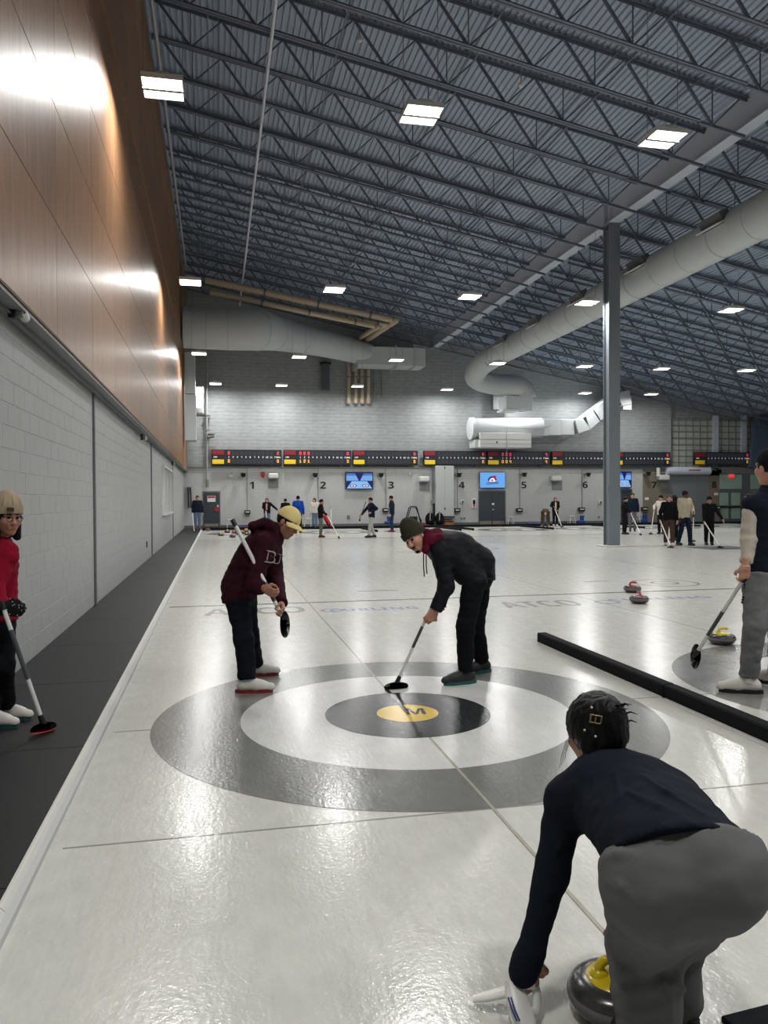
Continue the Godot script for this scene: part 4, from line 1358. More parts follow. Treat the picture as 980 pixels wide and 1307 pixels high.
func build_scoreboards() -> void:
	var spots := [[270, 359.5], [362, 448.5], [450.3, 533.5], [541, 620.8], [622, 701.5], [704, 779], [781, 856], [886.5, 957.5]]
	var shows := [[["2", "2"], ["0", "0"]], [["0", "0", "0", "0"], ["1", "2", "1", "3"]], [["0"], ["0"]], [["0"], ["0"]], [["2", "2", "0", "4"], ["0", "0", "4", "4"]], [["0"], ["0"]], [["0"], ["0"]], [["0"], ["0"]]]
	for k in 8:
		var y0: float = 574.2 + 0.5 * k
		var y1: float = 593.2 + 0.12 * k
		if k == 7:
			y0 = 577.3; y1 = 593.3
		var x0: float = spots[k][0]
		var x1: float = spots[k][1]
		var z := BACK_Z + 0.35
		var a := PZ(x0, y1, z)
		var b := PZ(x1, y0, z)
		var words := ["beside the wall corner, showing a red two", "showing three red noughts in its first boxes", "above the sheet two screen", "joined to the next above the grey cabinet", "above the double door, showing red two two nought", "partly behind the steel column", "ending beside the glazed recess", "alone in front of the glazed recess"]
		var t := thing("scoreboard", "black curling scoreboard " + words[k], "scoreboard", Vector3((a.x + b.x) / 2, a.y, z), "scoreboards along the far wall")
		var c := (a + b) / 2
		obj("case", box_mb(c - Vector3(0, 0, 0.12), Vector3(b.x - a.x, b.y - a.y, 0.2), 0.015), mats.black_plastic, t)
		var face := MB.new()
		var zf := z + 0.002
		face.quad_uv(Vector3(a.x + 0.04, a.y + 0.03, zf), Vector3(b.x - 0.04, a.y + 0.03, zf), Vector3(b.x - 0.04, b.y - 0.03, zf), Vector3(a.x + 0.04, b.y - 0.03, zf))
		var m := StandardMaterial3D.new()
		m.albedo_texture = board_face(shows[k][0], shows[k][1])
		m.roughness = 0.5
		m.emission_enabled = true
		m.emission_texture = m.albedo_texture
		m.emission = Color.BLACK
		m.emission_operator = BaseMaterial3D.EMISSION_OP_MULTIPLY
		m.emission = Color(1, 1, 1)
		m.emission_energy_multiplier = 0.55
		obj("display_face", face, m, t)
		var w := b.x - a.x
		var hh := b.y - a.y
		var m_red := mat("plate_red", Color8(136, 24, 40), 0.5)
		var m_yel := mat("plate_yellow", Color8(240, 204, 24), 0.5)
		obj("red_name_plate", box_mb(Vector3(a.x + w * 0.092, b.y - hh * 0.20, z + 0.015), Vector3(w * 0.165, hh * 0.29, 0.03), 0.006), m_red, t)
		obj("yellow_name_plate", box_mb(Vector3(a.x + w * 0.092, a.y + hh * 0.20, z + 0.015), Vector3(w * 0.165, hh * 0.29, 0.03), 0.006), m_yel, t)
		for e in [0.15, 0.85]:
			obj("bracket", box_mb(Vector3(a.x + w * e, a.y - 0.02, BACK_Z + 0.12), Vector3(0.06, 0.1, 0.3)), mats.grey_metal, t)

# ------------------------------------------------------------------ screens and wall fittings
func screen_tex(kind: int) -> ImageTexture:
	var im := Image.create(192, 112, false, Image.FORMAT_RGB8)
	for y in 112:
		for x in 192:
			var c := Color8(16, 30, 92)
			if kind == 0:
				var v := y / 112.0
				var u := (x - 96) / 96.0
				if v < 0.52:
					# two overhead views side by side, meeting in a dark wedge
					if absf(u) > (0.52 - v) * 0.62 + 0.04 and v > 0.06 and absf(u) < 0.97:
						c = Color8(120, 170, 230) if (v > 0.2) else Color8(70, 120, 200)
				else:
					if absf(u) < 0.55 + (v - 0.52) * 0.85:
						c = Color8(140, 190, 240)
					for s in [-0.46, 0.46]:
						var q: float = pow((u - s) / 0.26, 2) + pow((v - 0.82) / 0.10, 2)
						if q < 1.0: c = Color8(40, 80, 180)
						if q < 0.5: c = Color8(225, 235, 248)
						if q < 0.14: c = Color8(190, 60, 80)
				if absf(v - 0.53) < 0.02: c = Color8(30, 60, 140)
			else:
				c = Color8(110, 172, 240)
				var u := (x - 94) / 56.0
				var w := (y - 62) / 56.0
				var r := sqrt(u * u + w * w)
				var a := atan2(-w, u)
				if r < 0.62 and r > 0.40 and a > 0.2: c = Color8(24, 44, 150)
				if r < 0.40 and w < 0.12: c = Color8(240, 242, 248)
				if pow((u - 0.28) / 0.26, 2) + pow((w + 0.52) / 0.20, 2) < 1.0: c = Color8(206, 36, 52)
				if absf(u + 0.03) < 0.10 and absf(w + 0.08) < 0.12: c = Color8(206, 36, 52)
			im.set_pixel(x, y, c)
	if kind == 1:
		im.fill_rect(Rect2i(58, 72, 72, 3), Color8(60, 80, 170))
		stamp(im, "", 0, 0, 1, Color.WHITE)
	return tex_of(im)

func build_wall_fittings() -> void:
	var screens := [[441.5, 603, 475.5, 623.5, 0, "flat screen on far wall showing two views of curling sheets in blue"], [612.5, 603, 644.5, 622.5, 1, "flat screen above double door showing an arched emblem on pale blue"], [788, 602.5, 805.5, 621.5, 0, "flat screen half behind the steel column showing blue sheet views"]]
	for q in screens:
		var z := BACK_Z + 0.25
		var t := thing("wall_screen", q[5], "screen", PZ((q[0] + q[2]) / 2, q[3], z), "screens on the far wall")
		rect_obj("bezel", q[0] - 0.7, q[1] - 0.7, q[2] + 0.7, q[3] + 0.9, z, 0.1, mats.black_gloss, t, 0.02)
		var a := PZ(q[0], q[3], z + 0.003)
		var b := PZ(q[2], q[1], z + 0.003)
		var face := MB.new()
		face.quad_uv(a, Vector3(b.x, a.y, a.z), b, Vector3(a.x, b.y, a.z))
		var m := StandardMaterial3D.new()
		m.albedo_color = Color8(10, 10, 12)
		m.roughness = 0.25
		m.emission_enabled = true
		m.emission = Color(1, 1, 1)
		m.emission_texture = screen_tex(q[4])
		m.emission_operator = BaseMaterial3D.EMISSION_OP_MULTIPLY
		m.emission_energy_multiplier = 0.95
		obj("screen_face", face, m, t)
		obj("wall_mount", box_mb((a + b) / 2 - Vector3(0, 0, 0.17), Vector3(0.4, 0.4, 0.16)), mats.black_plastic, t)
		if q[4] == 1:
			put("screen_lettering", text_mesh("CURLING", 0.13, 0.004), mats.stripe_blue, t, Transform3D(Basis(Vector3.BACK, 0.1), PZ(628.5, 616.8, z + 0.006)))
		var l := AreaLight3D.new()
		l.name = "screen_light"
		t.add_child(l)
		l.global_position = (a + b) / 2 + Vector3(0, 0, 0.03)
		l.rotation = Vector3(0, PI, 0)
		l.area_size = Vector2(absf(b.x - a.x), absf(b.y - a.y))
		l.light_color = Color(0.5, 0.7, 1.0)
		l.light_energy = 0.08
		l.area_range = 60.0
		l.shadow_enabled = true
	# loudspeaker boxes: off-white horns on grey back boxes
	for q in [[349, 607.5, "right of the number one"], [542, 611.5, "right of the number three"], [711, 610.5, "between the numbers five and six"], [849, 609.5, "above the tan block pier"]]:
		var t := thing("wall_heater", "off-white box heater with grey back plate " + q[2], "heater", PZ(q[0], q[1] + 10, BACK_Z), "box heaters on the far wall")
		rect_obj("back_plate", q[0] - 6.5, q[1] + 2, q[0] + 6.5, q[1] + 15, BACK_Z + 0.04, 0.04, mats.grey_metal, t)
		rect_obj("casing", q[0] - 6.3, q[1] - 3.5, q[0] + 6.3, q[1] + 3, BACK_Z + 0.5, 0.42, mats.white_metal, t, 0.05)
		rect_obj("front_lip", q[0] - 6, q[1] + 2.6, q[0] + 6, q[1] + 4.0, BACK_Z + 0.44, 0.3, mats.grey_metal, t, 0.02)
	# small black cameras
	for q in [[310.5, 606.5, "beside the number one"], [402.5, 606.5, "beside the number two"], [486.5, 606.5, "beside the number three"], [586, 606.5, "beside the number four"], [669.5, 606, "above the number five"], [751, 606, "above the number six"], [827.5, 605, "above the number seven"], [913.5, 600, "above the number eight"]]:
		var p := PZ(q[0], q[1], BACK_Z + 0.35)
		var t := thing("dome_camera", "small black dome camera on far wall " + q[2], "camera", p, "dome cameras on the far wall")
		var mb := MB.new()
		mb.ellipsoid(p, Vector3(0.13, 0.13, 0.13), Basis(), 14, 8)
		obj("dome", mb, mats.black_gloss, t)
		obj("arm", box_mb(p + Vector3(-0.08, 0.03, -0.2), Vector3(0.22, 0.07, 0.32)), mats.grey_metal, t)
		obj("hood", box_mb(p + Vector3(0, 0.10, 0), Vector3(0.28, 0.05, 0.28), 0.01), mats.black_plastic, t)
	# sheet timers: black boxes on long conduits
	for q in [[315.8, 653.5, "under the number one"], [492.5, 651, "beside the dark jacketed figure"], [584, 651, "under the number four"], [663.5, 651, "under the number five"], [743, 650, "under the number six"], [823.5, 649.5, "under the number seven"], [916, 648, "under the number eight"]]:
		var t := thing("sheet_timer", "black timer box on a thin conduit " + q[2], "timer", PZ(q[0], q[1] + 3, BACK_Z), "timer boxes on the far wall")
		rect_obj("case", q[0] - 3.8, q[1] - 2.3, q[0] + 3.8, q[1] + 2.4, BACK_Z + 0.25, 0.22, mats.black_plastic, t, 0.02)
		rect_obj("window", q[0] - 2.6, q[1] - 0.7, q[0] + 2.6, q[1] + 0.6, BACK_Z + 0.26, 0.02, mats.white_metal, t)
		rect_obj("tray", q[0] - 3.2, q[1] + 2.4, q[0] + 3.2, q[1] + 3.4, BACK_Z + 0.2, 0.2, mats.grey_metal, t)
		if q[0] < 770: rect_obj("conduit", q[0] - 0.35, 597, q[0] + 0.25, q[1] - 2, BACK_Z + 0.05, 0.05, mats.grey_metal, t)
	var c2 := thing("wall_conduit_two", "thin grey conduit under the scoreboards beside the number two", "conduit", PZ(406, 648, BACK_Z))
	rect_obj("upright", 405.8, 597, 406.5, 646, BACK_Z + 0.05, 0.05, mats.grey_metal, c2)
	rect_obj("clip", 405.3, 610, 407, 611, BACK_Z + 0.07, 0.05, mats.grey_metal, c2)
	# fire alarm horn
	var fa := thing("alarm_horn", "red fire alarm horn on the far wall right of number one", "alarm", PZ(335.5, 610, BACK_Z))
	rect_obj("body", 333, 602.5, 338.2, 607.2, BACK_Z + 0.14, 0.14, mats.red, fa, 0.03)
	rect_obj("strobe", 334, 607, 337.2, 609.8, BACK_Z + 0.12, 0.12, mats.red, fa, 0.03)
	var pa := thing("paging_horn", "small white paging horn on far wall beside the number one", "speaker", PZ(295, 606, BACK_Z))
	var hn := MB.new()
	hn.lathe([Vector2(0, 0), Vector2(0.05, 0), Vector2(0.07, 0.08), Vector2(0.13, 0.2), Vector2(0.10, 0.19), Vector2(0, 0.06)], 16, Transform3D(Basis(Vector3.RIGHT, 1.9), PZ(295, 605, BACK_Z + 0.1)))
	obj("horn", hn, mats.white_metal, pa)
	obj("foot", box_mb(PZ(295, 605, BACK_Z + 0.05), Vector3(0.1, 0.1, 0.12)), mats.grey_metal, pa)
	var mc := thing("motion_sensor", "small white sensor beside the number three", "sensor", PZ(523, 605, BACK_Z))
	rect_obj("body", 521.8, 603.5, 524.4, 607, BACK_Z + 0.1, 0.1, mats.white_metal, mc, 0.03)
	# tall grey cabinet and the riser beside it
	var cb := thing("wall_cabinet", "tall pale grey metal cabinet mounted on far wall left of number four", "cabinet", PZ(568, 659, BACK_Z))
	rect_obj("body", 555.8, 594.5, 579.6, 659, BACK_Z + 0.4, 0.4, mats.pale_cabinet, cb, 0.02)
	rect_obj("door_seam", 567.4, 595, 567.8, 658.5, BACK_Z + 0.405, 0.02, mats.grey_metal, cb)
	rect_obj("latch", 567, 648, 568.6, 650, BACK_Z + 0.42, 0.03, mats.black_plastic, cb)
	rect_obj("latch", 567, 596, 568.2, 598, BACK_Z + 0.42, 0.03, mats.black_plastic, cb)
	rect_obj("base", 556.5, 659, 580, 662, BACK_Z + 0.3, 0.3, mats.louvre, cb)
	var rs := thing("cabinet_riser", "grey conduit riser between the number three wall and cabinet", "conduit", PZ(553, 660, BACK_Z))
	rect_obj("riser", 552.6, 596, 555, 650, BACK_Z + 0.2, 0.15, mats.grey_metal, rs)
	rect_obj("valve", 550.5, 638, 555.4, 643, BACK_Z + 0.28, 0.15, mats.grey_metal, rs, 0.02)
	rect_obj("lower_pipe", 553, 643, 555.5, 663, BACK_Z + 0.25, 0.15, mats.black_plastic, rs)
	var fe := thing("extinguisher_box", "white fire extinguisher cabinet left of the double door", "extinguisher box", PZ(605, 648, BACK_Z))
	rect_obj("box", 602.5, 636.5, 607.5, 648.5, BACK_Z + 0.15, 0.15, mats.white_metal, fe, 0.01)
	rect_obj("glass", 603.5, 638, 606.5, 643.5, BACK_Z + 0.16, 0.02, mats.black_gloss, fe)
	rect_obj("extinguisher", 604, 643.2, 606, 647, BACK_Z + 0.165, 0.02, mats.red, fe)
	for q in [[590, 640.5, "beside the fire extinguisher cabinet"], [766.5, 641, "right of the number six"]]:
		var t := thing("call_box", "small white wall box with black button " + q[2], "call box", PZ(q[0], q[1], BACK_Z))
		rect_obj("plate", q[0] - 2.2, q[1] - 2.2, q[0] + 2.2, q[1] + 2.2, BACK_Z + 0.12, 0.12, mats.white_metal, t, 0.02)
		rect_obj("button", q[0] - 0.4, q[1] - 1.2, q[0] + 1.4, q[1] + 1.2, BACK_Z + 0.15, 0.06, mats.black_plastic, t)
	for q in [[444.7, 659.7, 1.7, "grey square vent plate on far wall under the sheet views screen"], [589, 661.5, 0.9, "small dark socket under the number four"], [592.6, 661.5, 0.9, "small dark socket beside another, nearer the double door"], [764.5, 660, 0.9, "small dark socket low on the wall under number six"]]:
		var t := thing("wall_socket", q[3], "socket", PZ(q[0], q[1], BACK_Z))
		rect_obj("plate", q[0] - q[2], q[1] - q[2] * 1.2, q[0] + q[2], q[1] + q[2] * 1.2, BACK_Z + 0.05, 0.05, mats.louvre, t)
		rect_obj("face", q[0] - q[2] * 0.6, q[1] - q[2] * 0.8, q[0] + q[2] * 0.6, q[1] + q[2] * 0.8, BACK_Z + 0.055, 0.02, mats.grey_metal, t)
	for q in [[825.5, 636.5, "white paper notice on the tan pier under number seven"], [914, 630.5, "white paper notice on the tan pier under number eight"]]:
		var t := thing("paper_notice", q[2], "notice", PZ(q[0], q[1], BACK_Z))
		rect_obj("sheet", q[0] - 2.4, q[1] - 1.6, q[0] + 2.4, q[1] + 1.6, BACK_Z + 0.03, 0.03, mats.white_paint, t)
		rect_obj("tape", q[0] - 0.8, q[1] - 2.0, q[0] + 0.8, q[1] - 1.4, BACK_Z + 0.036, 0.03, mats.light_grey_cloth, t)
	# downpipe unit above number seven
	var dr := thing("drain_pipe", "short pale pipe above the tan block pier", "pipe", PZ(840, 611, BACK_Z))
	obj("pipe", tube_mb([PZ(840, 597, BACK_Z + 0.25), PZ(840, 611, BACK_Z + 0.25)], 0.12, 12), mats.white_metal, dr)
	obj("collar", tube_mb([PZ(840, 608, BACK_Z + 0.25), PZ(840, 610, BACK_Z + 0.25)], 0.15, 12), mats.grey_metal, dr)
	# spare broom handles in the corner by the door
	for q in [240.5, 243.5]:
		var t := thing("hung_strap", "black strap hanging on the wall in left far corner", "strap", PZ(q, 648, BACK_Z + 0.1), "straps hanging in the corner")
		obj("strap", tube_mb([PZ(q - 0.8, 623, BACK_Z + 0.16), PZ(q, 632, BACK_Z + 0.18), PZ(q + 0.4, 648, BACK_Z + 0.16)], 0.045, 6), mats.black_plastic, t)
		obj("hook", box_mb(PZ(q - 0.8, 622, BACK_Z + 0.08), Vector3(0.12, 0.06, 0.16)), mats.grey_metal, t)

# ------------------------------------------------------------------ people
func bones_field(bones: Array, cell: float, pad := 0.05) -> Field:
	var lo := Vector3.ONE * 1e6
	var hi := -lo
	for b in bones:
		var r: float = maxf(b[2], b[3]) + pad
		lo = lo.min(b[0] - Vector3.ONE * r).min(b[1] - Vector3.ONE * r)
		hi = hi.max(b[0] + Vector3.ONE * r).max(b[1] + Vector3.ONE * r)
	var f := Field.new(lo, hi, cell)
	for b in bones:
		f.cap(b[0], b[1], b[2], b[3], b[4] if b.size() > 4 else 0.04)
	return f
func skin_of(bones: Array, cell: float) -> MB:
	var mb := MB.new()
	bones_field(bones, cell).net(mb)
	return mb

func hand_mesh(mb: MB, w: Vector3, f: Vector3, n: Vector3, thumb: Vector3, curl: float, cell: float, s := 1.0, fat := 0.0) -> void:
	# w wrist, f towards the fingers, n out of the palm, thumb: side where the thumb sits
	f = f.normalized()
	n = (n - f * n.dot(f)).normalized()
	var t := f.cross(n).normalized()
	if t.dot(thumb) < 0: t = -t
	var fl := Field.new(w - Vector3.ONE * 0.17 * s, w + Vector3.ONE * 0.19 * s, cell)
	fl.cap(w - f * 0.05 * s, w + f * 0.015 * s, (0.026 + fat) * s, (0.027 + fat) * s, 0.02)
	var offs := [0.030, 0.010, -0.010, -0.028]
	var lens := [0.072, 0.080, 0.074, 0.058]
	for k in 4:
		var o: float = offs[k] * s
		var root := w + f * (0.088 - 0.004 * absf(k - 1)) * s + t * o
		fl.cap(w + f * 0.01 * s + t * o * 0.7, root, (0.016 + fat) * s, (0.012 + fat) * s, 0.016)
		var p := root
		var ang := 0.0
		var parts := [0.45, 0.30, 0.25]
		for j in 3:
			ang += curl * [0.75, 1.0, 0.7][j] * (1.0 - 0.04 * k)
			var d := f * cos(ang) + n * sin(ang) + t * (0.10 - 0.06 * k) * (1.0 if curl < 0.5 else 0.0)
			var q: Vector3 = p + d.normalized() * lens[k] * parts[j] * s
			fl.cap(p, q, (0.0098 - 0.0008 * j + fat) * s, (0.0090 - 0.0010 * j + fat) * s, 0.006)
			p = q
	var b := w + f * 0.022 * s + t * 0.022 * s
	var e1 := b + (t * 0.75 + f * 0.55 + n * 0.35).normalized() * 0.045 * s
	var e2 := e1 + (t * (0.45 - 0.8 * minf(curl, 1.0)) + f * 0.6 + n * (0.3 + 0.6 * curl)).normalized() * 0.034 * s
	var e3 := e2 + (t * (0.2 - 0.9 * minf(curl, 1.0)) + f * 0.5 + n * (0.3 + 0.6 * curl)).normalized() * 0.026 * s
	fl.cap(b, e1, (0.017 + fat) * s, (0.0125 + fat) * s, 0.015)
	fl.cap(e1, e2, (0.012 + fat) * s, (0.0108 + fat) * s, 0.006)
	fl.cap(e2, e3, (0.0108 + fat) * s, (0.009 + fat) * s, 0.006)
	fl.net(mb)

func head_frame(fwd: Vector3, up: Vector3) -> Basis:
	var f := fwd.normalized()
	var r := f.cross(up).normalized()
	return Basis(r, r.cross(f).normalized(), f)   # right, up, forward

func head_mesh(mb: MB, c: Vector3, b: Basis, neck: Vector3, cell: float, s := 1.0) -> void:
	var fl := Field.new((c - Vector3.ONE * 0.19 * s).min(neck - Vector3.ONE * 0.09), (c + Vector3.ONE * 0.19 * s).max(neck + Vector3.ONE * 0.09), cell)
	var L := func(x: float, y: float, z: float) -> Vector3: return c + b * (Vector3(x, y, z) * s)
	fl.ell(L.call(0, 0.03, -0.012), b, Vector3(0.076, 0.094, 0.096) * s, 0.01)
	fl.ell(L.call(0, -0.045, 0.022), b, Vector3(0.060, 0.074, 0.070) * s, 0.04)
	fl.ell(L.call(0, -0.100, 0.062), b, Vector3(0.026, 0.020, 0.022) * s, 0.03)
	for e in [-1.0, 1.0]:
		fl.ell(L.call(0.038 * e, -0.022, 0.066), b, Vector3(0.026, 0.026, 0.024) * s, 0.03)
		fl.ell(L.call(0.078 * e, -0.004, -0.010), b, Vector3(0.011, 0.032, 0.020) * s, 0.010)
		fl.cap(L.call(0.012 * e, 0.032, 0.084), L.call(0.048 * e, 0.034, 0.070), 0.010 * s, 0.010 * s, 0.015)
	fl.cap(L.call(0, 0.018, 0.088), L.call(0, -0.026, 0.110), 0.008 * s, 0.0135 * s, 0.012)
	for e in [-1.0, 1.0]:
		fl.ell(L.call(0.012 * e, -0.030, 0.100), b, Vector3(0.009, 0.008, 0.010) * s, 0.008)
		fl.ell(L.call(0.031 * e, 0.012, 0.098), b, Vector3(0.017, 0.011, 0.014) * s, 0.010, true)
	fl.cap(L.call(-0.020, -0.060, 0.086), L.call(0.020, -0.060, 0.086), 0.0085 * s, 0.0085 * s, 0.010)
	fl.cap(L.call(-0.016, -0.072, 0.084), L.call(0.016, -0.072, 0.084), 0.0085 * s, 0.0085 * s, 0.010)
	fl.cap(L.call(0, -0.06, -0.02), neck, 0.054 * s, 0.058 * s, 0.03)
	fl.net(mb)

func face_parts(root: Node3D, c: Vector3, b: Basis, s: float, brow: Material, lip: Material) -> void:
	var L := func(x: float, y: float, z: float) -> Vector3: return c + b * (Vector3(x, y, z) * s)
	for e in [-1.0, 1.0]:
		var mb := MB.new()
		mb.ellipsoid(L.call(0.031 * e, 0.011, 0.081), Vector3(0.0135, 0.0085, 0.011) * s, b, 12, 8)
		var o := obj("eye", mb, mats.eye_white, root)
		var ir := MB.new()
		ir.ellipsoid(L.call(0.031 * e, 0.011, 0.0895), Vector3(0.0060, 0.0062, 0.0035) * s, b, 10, 6)
		obj("iris", ir, mats.iris, o)
		obj("eyebrow", tube_mb([L.call(0.014 * e, 0.033, 0.094), L.call(0.032 * e, 0.039, 0.089), L.call(0.050 * e, 0.034, 0.076)], [0.0035 * s, 0.0045 * s, 0.0025 * s], 6), brow, root)
	obj("lips", tube_mb([L.call(-0.024, -0.066, 0.086), L.call(-0.010, -0.064, 0.0945), L.call(0.010, -0.064, 0.0945), L.call(0.024, -0.066, 0.086)], [0.002 * s, 0.0065 * s, 0.0065 * s, 0.002 * s], 8), lip, root)

func shoe(root: Node3D, ankle: Vector3, fwd: Vector3, ground: float, upper: Material, sole: Material, s := 1.0, cell := 0.010, laces: Material = null) -> void:
	var f := Vector3(fwd.x, 0, fwd.z).normalized()
	var r := f.cross(Vector3.UP)
	var heel := Vector3(ankle.x, ground, ankle.z) - f * 0.045 * s
	var part := Node3D.new()
	part.name = "shoe"
	root.add_child(part, true)
	var y := Vector3.UP
	var bones := [[heel + y * 0.055 * s, heel + f * 0.13 * s + y * 0.050 * s, 0.040 * s, 0.040 * s, 0.03], [heel + f * 0.12 * s + y * 0.048 * s, heel + f * 0.225 * s + y * 0.040 * s, 0.042 * s, 0.034 * s, 0.03], [heel + f * 0.02 * s + y * 0.07 * s, heel + f * 0.045 * s + y * 0.115 * s, 0.044 * s, 0.045 * s, 0.03], [heel + f * 0.06 * s + y * 0.085 * s, heel + f * 0.16 * s + y * 0.055 * s, 0.036 * s, 0.034 * s, 0.03]]
	var fl := bones_field(bones, cell)
	fl.clip(heel + y * 0.02 * s, Vector3.DOWN)
	fl.clip(heel + f * 0.04 * s + y * 0.125 * s, (y - f * 0.1).normalized(), 0.12)
	var mb := MB.new()
	fl.net(mb)
	obj("shoe_upper", mb, upper, part)
	var out := PackedVector2Array()
	for k in 28:
		var a := TAU * k / 28
		var u := cos(a)
		var wd := 0.043 + 0.006 * u - (0.006 if absf(u) < 0.4 else 0.0)
		out.append(Vector2(0.093 + u * 0.148, sin(a) * wd * 1.1) * s)
	var sb := MB.new()
	sb.prism(out, 0.030 * s, Transform3D(Basis(f, r, y), heel))
	obj("shoe_sole", sb, sole, part)
	if laces:
		for k in 4:
			var c := heel + f * (0.10 + 0.03 * k) * s + y * (0.108 - 0.012 * k) * s
			obj("lace", tube_mb([c - r * 0.026 * s - y * 0.012 * s, c, c + r * 0.026 * s - y * 0.012 * s], 0.004 * s, 6), laces, part)

func add_part_holder(root: Node3D) -> void:
	pass

# J: joints, all in world space. o: looks.
func person(J: Dictionary, o: Dictionary) -> Node3D:
	var g: float = o.get("ground", 0.0)
	var base := Vector3((J.ankL.x + J.ankR.x) / 2, g, (J.ankL.z + J.ankR.z) / 2)
	var root := thing("person", o.label, "person", base, o.get("group", ""))
	var s: float = o.get("s", 1.0)
	var cell: float = o.get("cell", 0.014)
	var skin: Material = mats[o.get("skin", "skin_light")]
	var hb := head_frame(J.hf, J.hu)
	var side: Vector3 = (J.shR - J.shL).normalized()
	var hside: Vector3 = (J.hipR - J.hipL).normalized()
	var bulk: float = o.get("bulk", 1.0)
	var ch: Vector3 = J.chest
	var pe: Vector3 = J.pelvis
	# body: one skin, a little inside the clothes
	var body := [
		[J.hipL, J.hipR, 0.072 * s, 0.072 * s], [pe, ch, 0.10 * s, 0.11 * s], [ch, J.neck, 0.10 * s, 0.06 * s], [J.shL, J.shR, 0.05 * s, 0.05 * s],
		[J.shL, J.elL, 0.044 * s, 0.036 * s], [J.elL, J.wrL, 0.036 * s, 0.027 * s], [J.shR, J.elR, 0.044 * s, 0.036 * s], [J.elR, J.wrR, 0.036 * s, 0.027 * s],
		[J.hipL, J.kneeL, 0.075 * s, 0.052 * s], [J.kneeL, J.ankL, 0.050 * s, 0.036 * s], [J.hipR, J.kneeR, 0.075 * s, 0.052 * s], [J.kneeR, J.ankR, 0.050 * s, 0.036 * s],
		[J.neck, J.head - hb.y * 0.06 * s, 0.055 * s, 0.052 * s]]
	var mb := MB.new()
	bones_field(body, maxf(cell, 0.016)).net(mb)
	head_mesh(mb, J.head, hb, J.neck, o.get("head_cell", 0.006), s)
	for q in ["L", "R"]:
		if J.has("hand" + q):
			var hd: Dictionary = J["hand" + q]
			hand_mesh(mb, J["wr" + q], hd.f, hd.n, hd.t, hd.curl, o.get("hand_cell", 0.0045), s * 1.0)
	obj("body", mb, skin, root)
	if not o.get("no_face", false):
		face_parts(root, J.head, hb, s, mats[o.get("hair", "hair_black")], mats.lip)
	# top
	var tr: float = o.get("top_r", 0.016)
	var hp: Vector3 = pe + (o.hem[1].normalized() * 0.10 if o.has("hem") else Vector3.ZERO)
	var hw := maxf(0.065 * s * bulk, (J.hipR - J.hipL).length() * 0.45)
	var top := [
		[hp + hside * hw, ch + side * 0.07 * s * bulk, (0.085 + tr) * s * bulk, (0.105 + tr) * s * bulk, 0.06], [hp - hside * hw, ch - side * 0.07 * s * bulk, (0.085 + tr) * s * bulk, (0.105 + tr) * s * bulk, 0.06],
		[ch + side * 0.05 * s, J.neck - (J.neck - ch).normalized() * 0.04, (0.10 + tr) * s, (0.060 + tr) * s, 0.06], [ch - side * 0.05 * s, J.neck - (J.neck - ch).normalized() * 0.04, (0.10 + tr) * s, (0.060 + tr) * s, 0.06],
		[J.shL, J.shR, (0.052 + tr) * s, (0.052 + tr) * s, 0.06]]
	if not o.get("sleeveless", false):
		for q in ["L", "R"]:
			top.append([J["sh" + q], J["el" + q], (0.050 + tr) * s, (0.040 + tr) * s, 0.035])
			top.append([J["el" + q], J["wr" + q], (0.040 + tr) * s, (0.030 + tr * o.get("cuff", 0.8)) * s, 0.03])
	for b in o.get("top_extra", []): top.append(b)
	var nz := noise(o.get("seed", 3), 1.0, 2)
	var fl := bones_field(top, cell)
	if o.has("hem"): fl.clip(o.hem[0], o.hem[1], o.hem[2] if o.hem.size() > 2 else 0.45)
	if not o.get("sleeveless", false):
		for q in ["L", "R"]:
			var dir: Vector3 = (J["wr" + q] - J["el" + q]).normalized()
			fl.clip(J["wr" + q] - dir * 0.012, dir, 0.10)
	if o.get("wr", 0.0) > 0.0: fl.wrinkle(nz, o.wr, o.get("stretch", Vector3(9, 16, 9)))
	var tm := MB.new()
	fl.net(tm)
	obj(o.get("top_name", "jacket"), tm, mats[o.top], root)
	root.set_meta("label", o.label)
	# trousers
	var pr: float = o.get("pants_r", 0.016)
	var pants := [[J.hipL, J.hipR, (0.086 + pr) * s, (0.086 + pr) * s, 0.05], [pe, (J.hipL + J.hipR) / 2, (0.10 + pr) * s * bulk, (0.10 + pr) * s * bulk, 0.05]]
	for q in ["L", "R"]:
		pants.append([J["hip" + q], J["knee" + q], (0.080 + pr) * s, (0.056 + pr) * s, 0.03])
		pants.append([J["knee" + q], J["ank" + q] - Vector3(0, 0.01, 0), (0.056 + pr) * s, (0.044 + pr * o.get("flare", 1.0)) * s, 0.03])
	for b in o.get("pants_extra", []): pants.append(b)
	var pf := bones_field(pants, cell)
	for q in ["L", "R"]:
		var dir: Vector3 = (J["ank" + q] - J["knee" + q]).normalized()
		pf.clip(J["ank" + q] - dir * 0.012, (dir + Vector3.DOWN).normalized(), 0.14)
	if o.has("hem"): pf.clip(o.hem[0] - o.hem[1].normalized() * 0.035, -o.hem[1].normalized(), 0.32)
	if o.get("wr", 0.0) > 0.0: pf.wrinkle(nz, o.wr * 1.3, Vector3(8, 13, 8))
	var pm := MB.new()
	pf.net(pm)
	obj("trousers", pm, mats[o.pants], root)
	for q in ["L", "R"]:
		shoe(root, J["ank" + q], J["toe" + q], g, mats[o.get("shoe", "shoe_black")], mats[o.get("sole", "sole_black")], s * o.get("shoe_s", 1.0), o.get("shoe_cell", 0.010), mats[o.laces] if o.has("laces") else null)
	J["top_field"] = fl
	J["pants_field"] = pf
	return root

